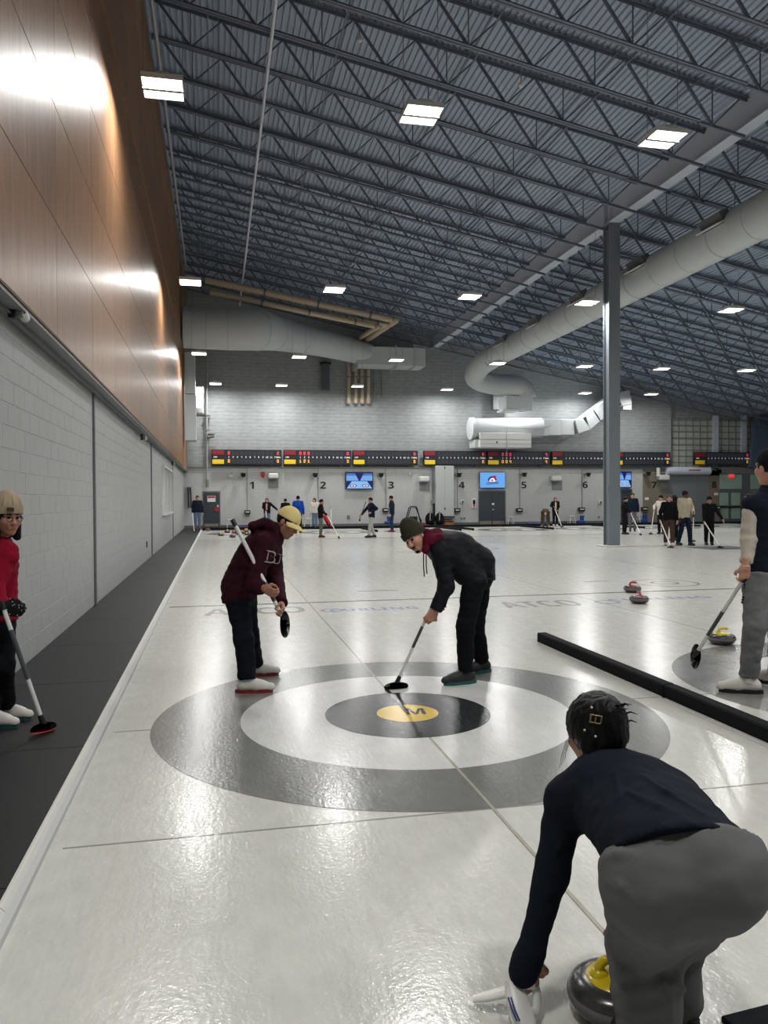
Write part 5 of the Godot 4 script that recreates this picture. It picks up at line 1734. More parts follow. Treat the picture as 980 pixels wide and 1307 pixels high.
func hair_mesh(c: Vector3, b: Basis, s: float, cell: float, long := 0.0, fringe := 0.05) -> MB:
	var fl := Field.new(c - Vector3.ONE * (0.20 + long) * s, c + Vector3.ONE * 0.20 * s, cell)
	fl.ell(c + b * (Vector3(0, 0.038, -0.018) * s), b, Vector3(0.088, 0.100, 0.104) * s, 0.01)
	if long > 0.0:
		for e in [-1.0, 1.0]:
			fl.cap(c + b * (Vector3(0.070 * e, 0.0, -0.02) * s), c + b * (Vector3(0.075 * e, -0.10 - long, 0.0) * s), 0.034 * s, 0.026 * s, 0.03)
		fl.cap(c + b * (Vector3(0, 0.0, -0.06) * s), c + b * (Vector3(0, -0.10 - long, -0.06) * s), 0.06 * s, 0.05 * s, 0.04)
	# the face stays free
	fl.ell(c + b * (Vector3(0, -0.045, 0.085) * s), b, Vector3(0.068, 0.10 + fringe * 0.3, 0.085) * s, 0.01, true)
	if long <= 0.0: fl.clip(c + b * (Vector3(0, -0.055, -0.05) * s), (b * Vector3(0, -1, 0.35)).normalized(), 0.3)
	var mb := MB.new()
	fl.wrinkle(noise(5, 60.0, 2), 0.004)
	fl.net(mb)
	return mb

func beanie_mesh(c: Vector3, b: Basis, s: float, cell: float, tall := 0.0, down := 0.015) -> MB:
	var fl := Field.new(c - Vector3.ONE * 0.20 * s, c + Vector3.ONE * (0.24 + tall) * s, cell)
	fl.ell(c + b * (Vector3(0, 0.040, -0.018) * s), b, Vector3(0.092, 0.108 + tall, 0.112) * s, 0.01)
	if tall > 0.0: fl.ell(c + b * (Vector3(0, 0.11, -0.02) * s), b, Vector3(0.06, 0.085, 0.07) * s, 0.05)
	fl.clip(c + b * (Vector3(0, down, 0.05) * s), (b * Vector3(0, -1, 0.28)).normalized(), 0.5)
	var mb := MB.new()
	fl.net(mb)
	return mb
func beanie_cuff(c: Vector3, b: Basis, s: float, down: float, tilt := 0.28) -> MB:
	# the turned-up band, ribbed
	var mb := MB.new()
	var n := 72
	for k in n:
		for j in 3:
			var q := []
			for e in [[k, j], [k + 1, j], [k + 1, j + 1], [k, j + 1]]:
				var a: float = TAU * e[0] / n
				var rib: float = 1.0 + 0.012 * (1 if int(e[0]) % 2 else -1)
				var y: float = down - 0.006 + e[1] * 0.019
				var bulge: float = 1.04 + 0.02 * sin(PI * e[1] / 3.0)
				var z := cos(a) * 0.114 * rib * bulge - 0.018
				q.append(c + b * (Vector3(sin(a) * 0.094 * rib * bulge, y + (z - 0.05) * tilt, z) * s))
			mb.quad(q[0], q[1], q[2], q[3])
			mb.flip_if(2, q[0] - c)
	return mb

# sweeping broom from its cap to its head
func broom(label: String, top: Vector3, low: Vector3, across: Vector3, normal: Vector3, o := {}) -> Node3D:
	var t := thing("curling_broom", label, "broom", low, o.get("group", ""))
	var r: float = o.get("r", 0.0135)
	var a: float = o.get("a", 0.45)
	var b: float = o.get("b", 0.70)
	var sides := 12
	obj("shaft", tube_mb([top, low], [r, r], sides), mats[o.get("shaft", "shaft_white")], t)
	if b > a: obj("shaft_decal", tube_mb([top.lerp(low, a), top.lerp(low, b)], r + 0.0008, sides), mats[o.get("decal", "shaft_dark")], t)
	var dir := (low - top).normalized()
	obj("end_cap", tube_mb([top - dir * 0.012, top + dir * 0.05], r + 0.004, sides), mats.black_plastic, t)
	var n := normal.normalized()
	var x := (across - n * across.dot(n)).normalized()
	var y := n.cross(x).normalized()
	var hc := low - n * 0.012
	var B := Basis(x, n, y)
	var hd := MB.new()
	var prof := []
	for k in 9:
		var u := float(k) / 8.0
		prof.append(Vector2(sqrt(maxf(0.0, 1.0 - u * u)) if k < 8 else 0.0, u))
	hd.lathe(prof, 28, Transform3D(Basis(B.x * 0.105, B.y * 0.030, B.z * 0.042), hc))
	obj("head_shell", hd, mats[o.get("head", "black_gloss")], t)
	var pd := MB.new()
	pd.lathe([Vector2(0, -0.022), Vector2(0.94, -0.022), Vector2(1.02, -0.012), Vector2(1.02, 0.0), Vector2(0, 0.0)], 28, Transform3D(Basis(B.x * 0.105, B.y, B.z * 0.042), hc))
	obj("pad", pd, mats[o.get("pad", "black_cloth")], t)
	obj("socket", tube_mb([low - dir * 0.075, low - dir * 0.02, low - n * 0.006], [r + 0.004, r + 0.007, r + 0.012], sides), mats.black_plastic, t)
	return t
func hands(wf: Vector3, n: Vector3, thumb: Vector3, curl: float) -> Dictionary:
	return {"f": wf, "n": n, "t": thumb, "curl": curl}

# ------------------------------------------------------------------ people near the camera
func build_front_people() -> void:
	cap_man()
	beanie_man()
	vest_man()
	fleece_woman()
	delivering_woman()

func cap_man() -> void:
	var J := {}
	J.hipR = PD(303, 760, 6.52); J.hipL = PD(312, 756, 6.78)
	J.kneeR = PD(311, 815, 6.45); J.ankR = PD(316, 868, 6.43)
	J.kneeL = PD(318, 806, 6.92); J.ankL = PD(326, 851, 7.04)
	J.toeR = Vector3(1, 0, 0.12); J.toeL = Vector3(1, 0, 0.05)
	J.pelvis = PD(305, 748, 6.66); J.chest = PD(331, 702, 6.66); J.neck = PD(352, 680, 6.66)
	J.head = PD(367, 668, 6.66)
	J.hf = (cam_r * 0.80 - cam_u * 0.50 - cam_f * 0.38); J.hu = cam_u + cam_r * 0.62
	J.shR = PD(338, 693, 6.47); J.shL = PD(348, 692, 6.84)
	J.elR = PD(324, 748, 6.36); J.wrR = PD(338, 752, 6.30)
	J.elL = PD(351, 738, 6.72); J.wrL = PD(359, 772, 6.38)
	J.wrR = PD(337, 751, 6.30)
	var top := PD(297.5, 665, 6.42)
	var low := PD(365.5, 797, 6.28)
	var dir := (low - top).normalized()
	J.handR = hands(PD(346, 756, 6.27) - J.wrR, dir.cross(cam_f) * 1.0, -dir, 1.0)
	J.handR.n = -(dir.cross(J.handR.f)).normalized()
	J.handL = hands(PD(360, 785, 6.27) - J.wrL + cam_r * 0.02, -cam_r, -dir, 1.0)
	var o := {"label": "person in maroon hoodie and yellow cap bending with a broom under one arm", "top": "maroon", "top_name": "hoodie", "pants": "navy_pants", "skin": "skin_mid", "shoe": "shoe_white", "sole": "sole_red", "cell": 0.013, "wr": 0.009, "top_r": 0.03, "pants_r": 0.026, "seed": 8, "flare": 1.25, "bulk": 1.02,
		"hem": [PD(303, 767, 6.66), Vector3.DOWN, 0.5], "shoe_s": 1.05,
		"top_extra": [[PD(300, 745, 6.6), PD(318, 712, 6.62), 0.115, 0.12, 0.06], [PD(297, 750, 6.7), PD(312, 720, 6.7), 0.10, 0.10, 0.06]]}
	# hood lying on the shoulders
	for q in [[PD(322, 671, 6.55), PD(338, 667, 6.6), 0.035, 0.045], [PD(338, 667, 6.6), PD(351, 673, 6.55), 0.045, 0.04], [PD(351, 673, 6.55), PD(352, 688, 6.52), 0.04, 0.03], [PD(330, 670, 6.75), PD(348, 672, 6.8), 0.045, 0.04], [PD(322, 672, 6.55), PD(330, 683, 6.66), 0.03, 0.06]]:
		o.top_extra.append([q[0], q[1], q[2], q[3], 0.025])
	var p := person(J, o)
	var hb := head_frame(J.hf, J.hu)
	obj("hair", hair_mesh(J.head, hb, 0.98, 0.007), mats.hair_black, p)
	# cap with a curved brim
	var fl := Field.new(J.head - Vector3.ONE * 0.22, J.head + Vector3.ONE * 0.24, 0.006)
	fl.ell(J.head + hb * Vector3(0, 0.042, -0.016), hb, Vector3(0.094, 0.108, 0.110), 0.01)
	fl.clip(J.head + hb * Vector3(0, 0.034, 0), hb * Vector3(0, -1, 0.06), 0.5)
	var cm := MB.new()
	fl.net(cm)
	var cap := obj("cap_crown", cm, mats.cap_yellow, p)
	var br := MB.new()
	for k in 14:
		for j in 4:
			var q := []
			for e in [[k, j], [k + 1, j], [k + 1, j + 1], [k, j + 1]]:
				var a: float = lerpf(-1.25, 1.25, e[0] / 14.0)
				var r0: float = 0.094 + 0.020 * e[1]
				q.append(J.head + hb * Vector3(sin(a) * minf(r0, 0.100), 0.040 - 0.030 * (1 - cos(a)) * 1.2 - 0.006 * e[1], cos(a) * (0.092 + 0.022 * e[1])))
			br.quad(q[0], q[1], q[2], q[3])
			br.flip_if(2, hb.y)
			br.quad(q[0] - hb.y * 0.004, q[1] - hb.y * 0.004, q[2] - hb.y * 0.004, q[3] - hb.y * 0.004)
			br.flip_if(2, -hb.y)
	obj("cap_brim", br, mats.cap_yellow, p)
	var pt := MB.new()
	pt.ellipsoid(J.head + hb * Vector3(-0.012, 0.088, 0.072), Vector3(0.040, 0.022, 0.006), Basis(hb.x, (hb.y * 0.75 - hb.z * 0.65).normalized(), (hb.z * 0.75 + hb.y * 0.65).normalized()), 20, 8)
	obj("cap_emblem", pt, mat("cap_emblem", Color8(150, 128, 36), 0.7), p)
	# chest lettering, white edge round a dark letter
	var f: Field = J.top_field
	for q in [["B", 345, 711, 0.090], ["U", 352.5, 713, 0.080]]:
		var hit := f.hit(EYE, ray(q[1], q[2]), 5.9)
		var nb := (cam_f * -0.80 + cam_r * 0.45).normalized()
		var B := Basis(nb.cross(Vector3.UP).normalized() * -1.0, Vector3.UP, nb)
		B = B * Basis(Vector3.BACK, -0.22)
		put("chest_lettering", text_mesh(q[0], q[3] * 1.12, 0.012, "Droid Serif"), mats.light_grey_cloth, p, Transform3D(B, hit + nb * 0.004))
		put("chest_lettering", text_mesh(q[0], q[3] * 0.86, 0.012, "Droid Serif"), mats.maroon, p, Transform3D(B, hit + nb * 0.008))
	broom("white curling broom tucked under arm of the yellow capped person", top, low, cam_u * 0.9 + cam_r * 0.1, (cam_f * -0.6 + cam_r * 0.75 + cam_u * 0.1), {"r": 0.0165, "a": 0.60, "b": 0.78})

func beanie_man() -> void:
	var J := {}
	J.hipL = PD(606, 737, 6.72); J.hipR = PD(614, 734, 7.02)
	J.kneeL = PD(594, 800, 6.66); J.ankL = PD(594, 858, 6.70)
	J.kneeR = PD(607, 796, 7.06); J.ankR = PD(615, 846, 7.12)
	J.toeL = Vector3(-1, 0, 0.14); J.toeR = Vector3(-0.9, 0, 0.25)
	J.pelvis = PD(608, 726, 6.86); J.chest = PD(570, 702, 6.84); J.neck = PD(549, 692, 6.8)
	J.head = PD(530, 687, 6.70)
	J.hf = -cam_f * 0.72 - cam_r * 0.50 - cam_u * 0.38; J.hu = cam_u * 0.75 - cam_r * 0.62 - cam_f * 0.10
	J.shL = PD(561, 704, 6.66); J.shR = PD(556, 699, 7.0)
	J.elL = PD(570, 748, 6.62); J.wrL = PD(555, 781, 6.60)
	J.elR = PD(568, 738, 7.02); J.wrR = PD(565, 760, 6.90)
	var low := PD(505.5, 866, 6.72)
	low = PY(505.5, 873.5, 0.035)
	var top := PD(566, 742, 6.52)
	var dir := (low - top).normalized()
	J.handL = hands(PD(543, 794, 6.60) - J.wrL, -cam_r, dir, 0.95)
	J.handL.n = (dir.cross(J.handL.f)).normalized()
	if J.handL.n.dot(cam_r) > 0: J.handL.n = -J.handL.n
	J.handR = hands(dir, cam_r, -dir, 0.9)
	top = PD(560.5, 752, 6.70)
	var o := {"label": "person in charcoal jacket and olive beanie leaning over to sweep with one hand", "top": "charcoal_jacket", "pants": "black_pants", "skin": "skin_light", "shoe": "shoe_black", "sole": "sole_teal", "cell": 0.013, "wr": 0.009, "top_r": 0.026, "pants_r": 0.022, "seed": 15, "bulk": 1.05, "flare": 1.0, "cuff": 1.0, "shoe_s": 1.06,
		"hem": [PD(613, 743, 6.86), (Vector3.DOWN + cam_r * 0.05).normalized(), 0.30],
		"top_extra": [[PD(612, 716, 6.86), PD(585, 700, 6.84), 0.13, 0.135, 0.06], [PD(585, 700, 6.84), PD(563, 692, 6.82), 0.135, 0.09, 0.06], [PD(612, 722, 6.92), PD(613, 738, 6.98), 0.13, 0.125, 0.06]]}
	var p := person(J, o)
	var hb := head_frame(J.hf, J.hu)
	obj("beanie", beanie_mesh(J.head, hb, 1.0, 0.006, 0.02, 0.03), mats.olive_knit, p)
	obj("beanie_cuff", beanie_cuff(J.head, hb, 1.0, 0.03), mats.olive_knit, p)
	obj("moustache", tube_mb([J.head + hb * Vector3(-0.026, -0.054, 0.091), J.head + hb * Vector3(-0.010, -0.049, 0.102), J.head + hb * Vector3(0.010, -0.049, 0.102), J.head + hb * Vector3(0.026, -0.054, 0.091)], [0.003, 0.006, 0.006, 0.003], 8), mats.hair_brown, p)
	var gb := MB.new()
	gb.ellipsoid(J.head + hb * Vector3(0, -0.099, 0.075), Vector3(0.026, 0.014, 0.018), hb, 14, 8)
	obj("beard", gb, mats.hair_brown, p)
	# maroon hood under the jacket collar, with drawstrings
	var hood := []
	for q in [[PD(546, 681, 6.72), PD(558, 680, 6.82), 0.035, 0.04], [PD(558, 680, 6.82), PD(562, 686, 6.7), 0.04, 0.03], [PD(545, 680, 6.68), PD(543, 703, 6.62), 0.035, 0.03], [PD(548, 690, 6.66), PD(556, 688, 6.7), 0.05, 0.045]]:
		hood.append([q[0], q[1], q[2], q[3], 0.03])
	var hm := MB.new()
	var hf := bones_field(hood, 0.010)
	hf.wrinkle(noise(2, 1.0, 2), 0.008, Vector3(22, 22, 22))
	hf.net(hm)
	obj("hood", hm, mats.maroon_hood, p)
	for e in [0.0, 3.4]:
		obj("drawstring", tube_mb([PD(540.5 + e, 707, 6.62), PD(540.5 + e, 722, 6.62), PD(541.5 + e, 736 - e, 6.62)], 0.005, 6), mats.black_cloth, p)
	broom("white and black curling broom held one-handed by the olive beanie person", top, low, cam_r * 0.95 + cam_f * 0.3, Vector3.UP, {"r": 0.0125, "a": 0.40, "b": 0.62})

func vest_man() -> void:
	var d := depth_of(PY(942, 886, 0.0))
	var J := {}
	J.hipL = PD(965, 728, d + 0.0); J.hipR = PD(993, 728, d + 0.1)
	J.kneeL = PD(963, 800, d - 0.06); J.ankL = PD(955, 865, d + 0.03)
	J.kneeR = PD(994, 800, d + 0.12); J.ankR = PD(992, 866, d + 0.30)
	J.toeL = -cam_r * 0.95 + cam_f * 0.25; J.toeR = -cam_r * 0.6 + cam_f * 0.6
	J.pelvis = PD(980, 712, d + 0.05); J.chest = PD(986, 655, d + 0.05); J.neck = PD(986, 622, d + 0.05)
	J.head = PD(982, 598, d + 0.02)
	J.hf = cam_f * 0.93 - cam_r * 0.28; J.hu = cam_u
	J.shL = PD(960, 645, d + 0.02); J.shR = PD(1014, 645, d + 0.12)
	J.elL = PD(956, 690, d - 0.02); J.wrL = PD(951, 722, d - 0.08)
	J.elR = PD(1020, 690, d + 0.1); J.wrR = PD(1016, 722, d - 0.1)
	var low := PY(884, 847, 0.0) + Vector3(0, 0.09, 0)
	low = PD(886, 838, d + 0.35)
	var top := PD(951, 736, d - 0.06)
	var dir := (low - top).normalized()
	J.handL = hands(PD(950, 742, d - 0.06) - J.wrL, cam_f, -cam_r, 0.85)
	J.handR = hands(Vector3.DOWN, cam_f, cam_r, 0.5)
	var o := {"label": "person in navy vest with cream sleeves and grey joggers, back turned", "top": "vest", "top_name": "vest", "pants": "grey_jogger", "skin": "skin_light", "shoe": "shoe_white", "sole": "sole_black", "laces": "white_cloth", "s": 1.12, "cell": 0.014, "wr": 0.008, "top_r": 0.022, "pants_r": 0.020, "seed": 23, "sleeveless": true, "shoe_s": 1.02,
		"hem": [PD(980, 733, d + 0.05), Vector3.DOWN, 0.5]}
	var p := person(J, o)
	# cream sleeves
	for q in ["L", "R"]:
		var bones := [[J["sh" + q] + (J["el" + q] - J["sh" + q]) * 0.12, J["el" + q], 0.074, 0.066, 0.03], [J["el" + q], J["wr" + q], 0.066, 0.044, 0.03]]
		var f := bones_field(bones, 0.012)
		var dv: Vector3 = (J["wr" + q] - J["el" + q]).normalized()
		f.clip(J["wr" + q] - dv * 0.02, dv, 0.1)
		f.wrinkle(noise(31, 1.0, 2), 0.010, Vector3(9, 14, 9))
		var mb := MB.new()
		f.net(mb)
		obj("sleeve", mb, mats.cream_sleeve, p)
	var hb := head_frame(J.hf, J.hu)
	obj("hair", hair_mesh(J.head, hb, 1.1, 0.007), mats.hair_black, p)
	obj("beanie", beanie_mesh(J.head, hb, 1.14, 0.007, 0.0, 0.05), mats.black_cloth, p)
	var gl := MB.new()
	gl.cbox(J.head + hb * Vector3(-0.088, 0.012, 0.03), Vector3(0.006, 0.006, 0.11), 0.001, hb)
	obj("glasses_arm", gl, mats.black_plastic, p)
	var wb: Vector3 = J.wrL
	obj("bracelet", tube_mb([wb + Vector3(0, 0.004, 0), wb - Vector3(0, 0.004, 0)], 0.034, 16), mats.white_metal, p)
	var cuffs := MB.new()
	cuffs.tube([J.ankL + Vector3(0, 0.06, 0), J.ankL - Vector3(0, 0.035, 0)], [0.072, 0.060], 18)
	obj("sock", cuffs, mats.white_cloth, p)
	broom("white curling broom held by the navy vest person beside the yellow stone", top, low, cam_u * 0.95 + cam_r * 0.15, -cam_f * 0.5 - cam_r * 0.75, {"r": 0.0155, "a": 0.42, "b": 0.72})
	# printed side stripe on the joggers
	var pfl: Field = J.pants_field
	for k in 10:
		var q := Vector2(947.5 - k * 0.55, 740 + k * 3.2)
		var hit := pfl.hit(EYE, ray(q.x + 4.5, q.y), d - 0.5)
		obj("leg_print", box_mb(hit, Vector3(0.014, 0.015, 0.012), 0.002), mats.black_cloth, p)

func fleece_woman() -> void:
	var g := 0.05
	var d := depth_of(PY(15, 926, g))
	var J := {}
	J.hipL = PD(2, 785, d + 0.04); J.hipR = PD(-22, 785, d + 0.18)
	J.kneeL = PD(5, 850, d - 0.02); J.ankL = PD(8, 903, d + 0.16)
	J.kneeR = PD(-16, 852, d + 0.05); J.ankR = PD(-10, 914, d - 0.02)
	J.toeL = cam_r * 0.95 - cam_f * 0.1; J.toeR = cam_r * 0.95 - cam_f * 0.15
	J.pelvis = PD(-9, 770, d + 0.1); J.chest = PD(-8, 720, d + 0.1); J.neck = PD(-2, 688, d + 0.08)
	J.head = PD(10, 661, d + 0.02)
	J.hf = cam_r * 0.72 - cam_f * 0.62 - cam_u * 0.12; J.hu = cam_u
	J.shL = PD(8, 708, d - 0.02); J.shR = PD(-24, 708, d + 0.24)
	J.elL = PD(-8, 752, d - 0.14); J.wrL = PD(4, 776, d - 0.20)
	J.elR = PD(-28, 752, d + 0.16); J.wrR = PD(-10, 772, d - 0.05)
	var low := PY(56, 926, g + 0.05)
	var top := PD(2, 769, d - 0.24)
	var dir := (low - top).normalized()
	J.handL = hands(dir * 0.2 + cam_r, -dir.cross(cam_r), -dir, 0.9)
	J.handR = hands(dir * 0.2 + cam_r, -dir.cross(cam_r), -dir, 0.9)
	var o := {"label": "person in red fleece, beige knit hat and glasses standing on the walkway", "ground": g, "top": "red_fleece", "top_name": "fleece", "pants": "black_pants", "skin": "skin_mid", "shoe": "shoe_white", "sole": "sole_teal", "s": 0.94, "cell": 0.013, "wr": 0.008, "top_r": 0.028, "pants_r": 0.018, "seed": 41,
		"hem": [PD(-8, 790, d + 0.1), Vector3.DOWN, 0.4], "top_extra": [[PD(-2, 690, d + 0.06), PD(12, 700, d - 0.02), 0.05, 0.045, 0.03]]}
	var p := person(J, o)
	var hb := head_frame(J.hf, J.hu)
	obj("hair", hair_mesh(J.head, hb, 0.96, 0.007, 0.04), mats.hair_black, p)
	obj("knit_hat", beanie_mesh(J.head, hb, 0.98, 0.006, 0.03, 0.035), mats.beige_knit, p)
	obj("knit_cuff", beanie_cuff(J.head, hb, 0.99, 0.040, 0.2), mats.beige_knit, p)
	# cable ribs up the hat
	for k in 9:
		var a := TAU * k / 9.0
		var pts := []
		for j in 6:
			var u := j / 5.0
			var rr := 0.096 * cos(u * 1.2)
			pts.append(J.head + hb * (Vector3(sin(a) * rr * 0.93 , 0.075 + 0.10 * sin(u * 1.25), cos(a) * rr * 1.12 - 0.02) * 0.98))
		obj("knit_cable", tube_mb(pts, 0.011, 8), mats.beige_knit, p)
	obj("hat_patch", box_mb(J.head + hb * Vector3(0.034, 0.072, 0.106), Vector3(0.046, 0.026, 0.006), 0.001, Basis(Vector3.UP, 0.0) * Basis((hb.x * 0.95 - hb.z * 0.32).normalized(), hb.y, (hb.z * 0.95 + hb.x * 0.32).normalized())), mats.brown_cloth, p)
	for e in [-1.0, 1.0]:
		var rim := []
		for k in 17:
			var a := TAU * k / 16.0
			rim.append(J.head + hb * (Vector3(0.033 * e + cos(a) * 0.023, 0.008 + sin(a) * 0.018, 0.108 - absf(cos(a)) * 0.004)))
		obj("glasses_rim", tube_mb(rim, 0.0022, 6), mats.black_gloss, p)
		obj("glasses_arm", tube_mb([J.head + hb * Vector3(0.056 * e, 0.014, 0.104), J.head + hb * Vector3(0.078 * e, 0.014, 0.0)], 0.0022, 6), mats.black_gloss, p)
	obj("glasses_bridge", tube_mb([J.head + hb * Vector3(-0.011, 0.012, 0.110), J.head + hb * Vector3(0.011, 0.012, 0.110)], 0.002, 6), mats.black_gloss, p)
	# dotted gloves
	var gm := MB.new()
	hand_mesh(gm, J.wrL, J.handL.f, J.handL.n, J.handL.t, 0.9, 0.005, 1.0, 0.006)
	gm.tube([J.wrL - (J.wrL - J.elL).normalized() * 0.05, J.wrL + (J.wrL - J.elL).normalized() * 0.03], 0.046, 16)
	obj("glove", gm, mats.dot_glove, p)
	var rng := RandomNumberGenerator.new()
	rng.seed = 2
	var dots := MB.new()
	for k in 60:
		var i := rng.randi_range(0, gm.v.size() / 3 - 1) * 3
		if (gm.v[i] - EYE).dot(gm.n[i]) < 0.0:
			dots.ellipsoid(gm.v[i], Vector3.ONE * 0.0035, Basis(), 6, 4)
	var dt := obj("glove_dots", dots, mats.white_cloth, p)
	dt.set_meta("kind", "stuff")
	broom("white and grey curling broom planted on the walkway by the red fleece person", top, low, Vector3(0.55, 0, -0.84), Vector3(0.12, 1, 0), {"r": 0.0145, "a": 0.22, "b": 0.62, "pad": "red"})

func fold(f: Field, pts: Array, r: float) -> void:
	# a soft ridge of cloth along points found on the surface
	var prev := Vector3.ZERO
	for k in pts.size():
		var d := ray(pts[k][0], pts[k][1])
		var p := f.hit(EYE, d, 1.6) + d * r * 0.45
		if k > 0 and (p - prev).length() < 0.2:
			f.cap(prev, p, r * (0.6 if k == 1 else 1.0), r * (0.5 if k == pts.size() - 1 else 1.0), r * 1.6)
		prev = p

func delivering_woman() -> void:
	var J := {}
	J.head = PD(760, 936, 2.60); J.neck = PD(783, 985, 2.50)
	J.shL = PD(722, 1022, 2.50); J.elL = PD(703, 1118, 2.46); J.wrL = PD(676, 1216, 2.42)
	J.shR = PD(845, 1008, 2.58); J.elR = PD(815, 1105, 2.52); J.wrR = PD(795, 1176, 2.44)
	J.chest = PD(800, 1015, 2.45); J.waist = PD(855, 1068, 2.18); J.pelvis = PD(880, 1108, 2.04)
	J.hipL = PD(842, 1125, 2.05); J.hipR = PD(905, 1118, 2.04)
	J.kneeL = PD(824, 1205, 2.32); J.ankL = PD(826, 1340, 2.17)
	J.kneeR = PD(862, 1195, 2.48); J.ankR = PD(864, 1290, 2.40)
	var base := Vector3((J.ankL.x + J.ankR.x) / 2, 0, (J.ankL.z + J.ankR.z) / 2)
	var root := thing("person", "person in navy top and grey sweatpants crouching to deliver a yellow stone", "person", base)
	var hb := head_frame(cam_f * 0.93 - cam_r * 0.30 - cam_u * 0.28, cam_u + cam_f * 0.3)
	# body
	var body := [
		[J.hipL, J.hipR, 0.11, 0.11], [J.pelvis, J.waist, 0.115, 0.10], [J.waist, J.chest, 0.10, 0.105], [J.chest, J.neck, 0.10, 0.055], [J.shL, J.shR, 0.05, 0.05],
		[J.shL, J.elL, 0.044, 0.036], [J.elL, J.wrL, 0.036, 0.026], [J.shR, J.elR, 0.044, 0.036], [J.elR, J.wrR, 0.036, 0.026],
		[J.hipL, J.kneeL, 0.09, 0.06], [J.kneeL, J.ankL, 0.055, 0.038], [J.hipR, J.kneeR, 0.09, 0.06], [J.kneeR, J.ankR, 0.055, 0.038]]
	var mb := MB.new()
	bones_field(body, 0.014).net(mb)
	head_mesh(mb, J.head, hb, J.neck, 0.005, 0.97)
	var lf: Vector3 = PD(670, 1262, 2.40) - J.wrL
	hand_mesh(mb, J.wrL, lf, cam_f + cam_r * 0.2, cam_r, 0.8, 0.004, 0.95)
	hand_mesh(mb, J.wrR, PD(786, 1210, 2.40) - J.wrR, cam_f * -0.2 - cam_u, -cam_r, 0.9, 0.004, 0.95)
	obj("body", mb, mats.skin_mid, root)
	face_parts(root, J.head, hb, 0.97, mats.hair_black, mats.lip)
	# navy long-sleeved top
	var side: Vector3 = (J.shR - J.shL).normalized()
	var top := [
		[J.shL + side * 0.02, PD(760, 1004, 2.48), 0.070, 0.082, 0.06], [PD(760, 1004, 2.48), PD(815, 1008, 2.50), 0.082, 0.088, 0.06], [PD(815, 1008, 2.50), J.shR, 0.088, 0.06, 0.06],
		[PD(768, 1022, 2.46), PD(830, 1098, 2.06), 0.105, 0.095, 0.07], [PD(825, 1020, 2.46), PD(905, 1112, 2.00), 0.105, 0.115, 0.07], [PD(800, 1010, 2.42), PD(868, 1108, 2.00), 0.11, 0.115, 0.07],
		[PD(860, 1022, 2.42), PD(925, 1110, 2.02), 0.08, 0.095, 0.06],
		[J.shL, J.elL, 0.066, 0.050, 0.035], [J.elL, J.wrL + (J.wrL - J.elL).normalized() * 0.02, 0.050, 0.040, 0.03], [J.wrL, PD(668, 1240, 2.42), 0.040, 0.048, 0.02],
		[J.shR, J.elR, 0.062, 0.050, 0.035], [J.elR, J.wrR + (J.wrR - J.elR).normalized() * 0.02, 0.050, 0.042, 0.03], [J.neck, J.neck + (J.head - J.neck) * 0.25, 0.075, 0.062, 0.04]]
	var f := bones_field(top, 0.010)
	var hem_axis := (PD(872, 1110, 2.0) - PD(840, 1045, 2.25)).normalized()
	var hem_eye := ray(955, 1062).cross(ray(765, 1082)).normalized()
	if hem_eye.dot(hem_axis) < 0: hem_eye = -hem_eye
	var hem_n := (hem_axis * 0.40 + hem_eye * 0.60).normalized()
	var hem_p := PD(860, 1075, 2.02)
	f.clip(hem_p, hem_n, 0.30)
	# cuff, pulled over the heel of the hand
	f.clip(PD(664, 1258, 2.41), (PD(664, 1258, 2.41) - J.wrL).normalized(), 0.09)
	f.clip(J.wrR + (J.wrR - J.elR).normalized() * 0.015, (J.wrR - J.elR).normalized(), 0.08)
	f.wrinkle(noise(55, 1.0, 2), 0.007, Vector3(6, 11, 8))
	for q in [[[735, 1000], [742, 1030], [735, 1056]], [[760, 990], [765, 1030], [752, 1062]], [[785, 985], [792, 1020], [775, 1060]], [[820, 990], [850, 1010], [900, 1040]], [[800, 1010], [840, 1030], [890, 1055]], [[712, 1060], [716, 1078], [708, 1092]], [[690, 1130], [700, 1140], [712, 1138]]]:
		fold(f, q, 0.008)
	var tm := MB.new()
	f.net(tm)
	obj("long_sleeved_top", tm, mats.navy_top, root)
	# grey sweatpants
	var pants := [
		[PD(905, 1116, 2.03), PD(908, 1110, 2.07), 0.138, 0.138, 0.06], [PD(845, 1128, 2.04), PD(880, 1100, 2.06), 0.125, 0.125, 0.07], [PD(825, 1108, 2.10), PD(915, 1095, 2.08), 0.10, 0.105, 0.07],
		[PD(835, 1130, 2.05), J.kneeL, 0.135, 0.105, 0.05], [J.kneeL, PD(826, 1262, 2.22), 0.108, 0.092, 0.04], [PD(826, 1262, 2.22), PD(828, 1345, 2.17), 0.092, 0.088, 0.03],
		[PD(905, 1120, 2.05), J.kneeR, 0.125, 0.09, 0.05], [J.kneeR, PD(862, 1262, 2.40), 0.085, 0.070, 0.03], [PD(862, 1262, 2.40), PD(866, 1276, 2.38), 0.070, 0.064, 0.03]]
	var pf := bones_field(pants, 0.010)
	pf.clip(hem_p - hem_n * 0.022, -hem_n, 0.27)
	pf.wrinkle(noise(57, 1.0, 2), 0.007, Vector3(6, 9, 6))
	# bunched cloth round the shins and at the waist: ridges laid on the surface
	fold(pf, [[782, 1238], [800, 1243], [825, 1240], [850, 1230]], 0.013)
	fold(pf, [[784, 1262], [805, 1268], [835, 1262], [864, 1248]], 0.015)
	fold(pf, [[790, 1285], [812, 1292], [840, 1286], [866, 1272]], 0.014)
	fold(pf, [[845, 1255], [852, 1275], [856, 1300]], 0.012)
	fold(pf, [[858, 1258], [872, 1262], [888, 1256]], 0.010)
	fold(pf, [[772, 1096], [790, 1090], [812, 1092]], 0.010)
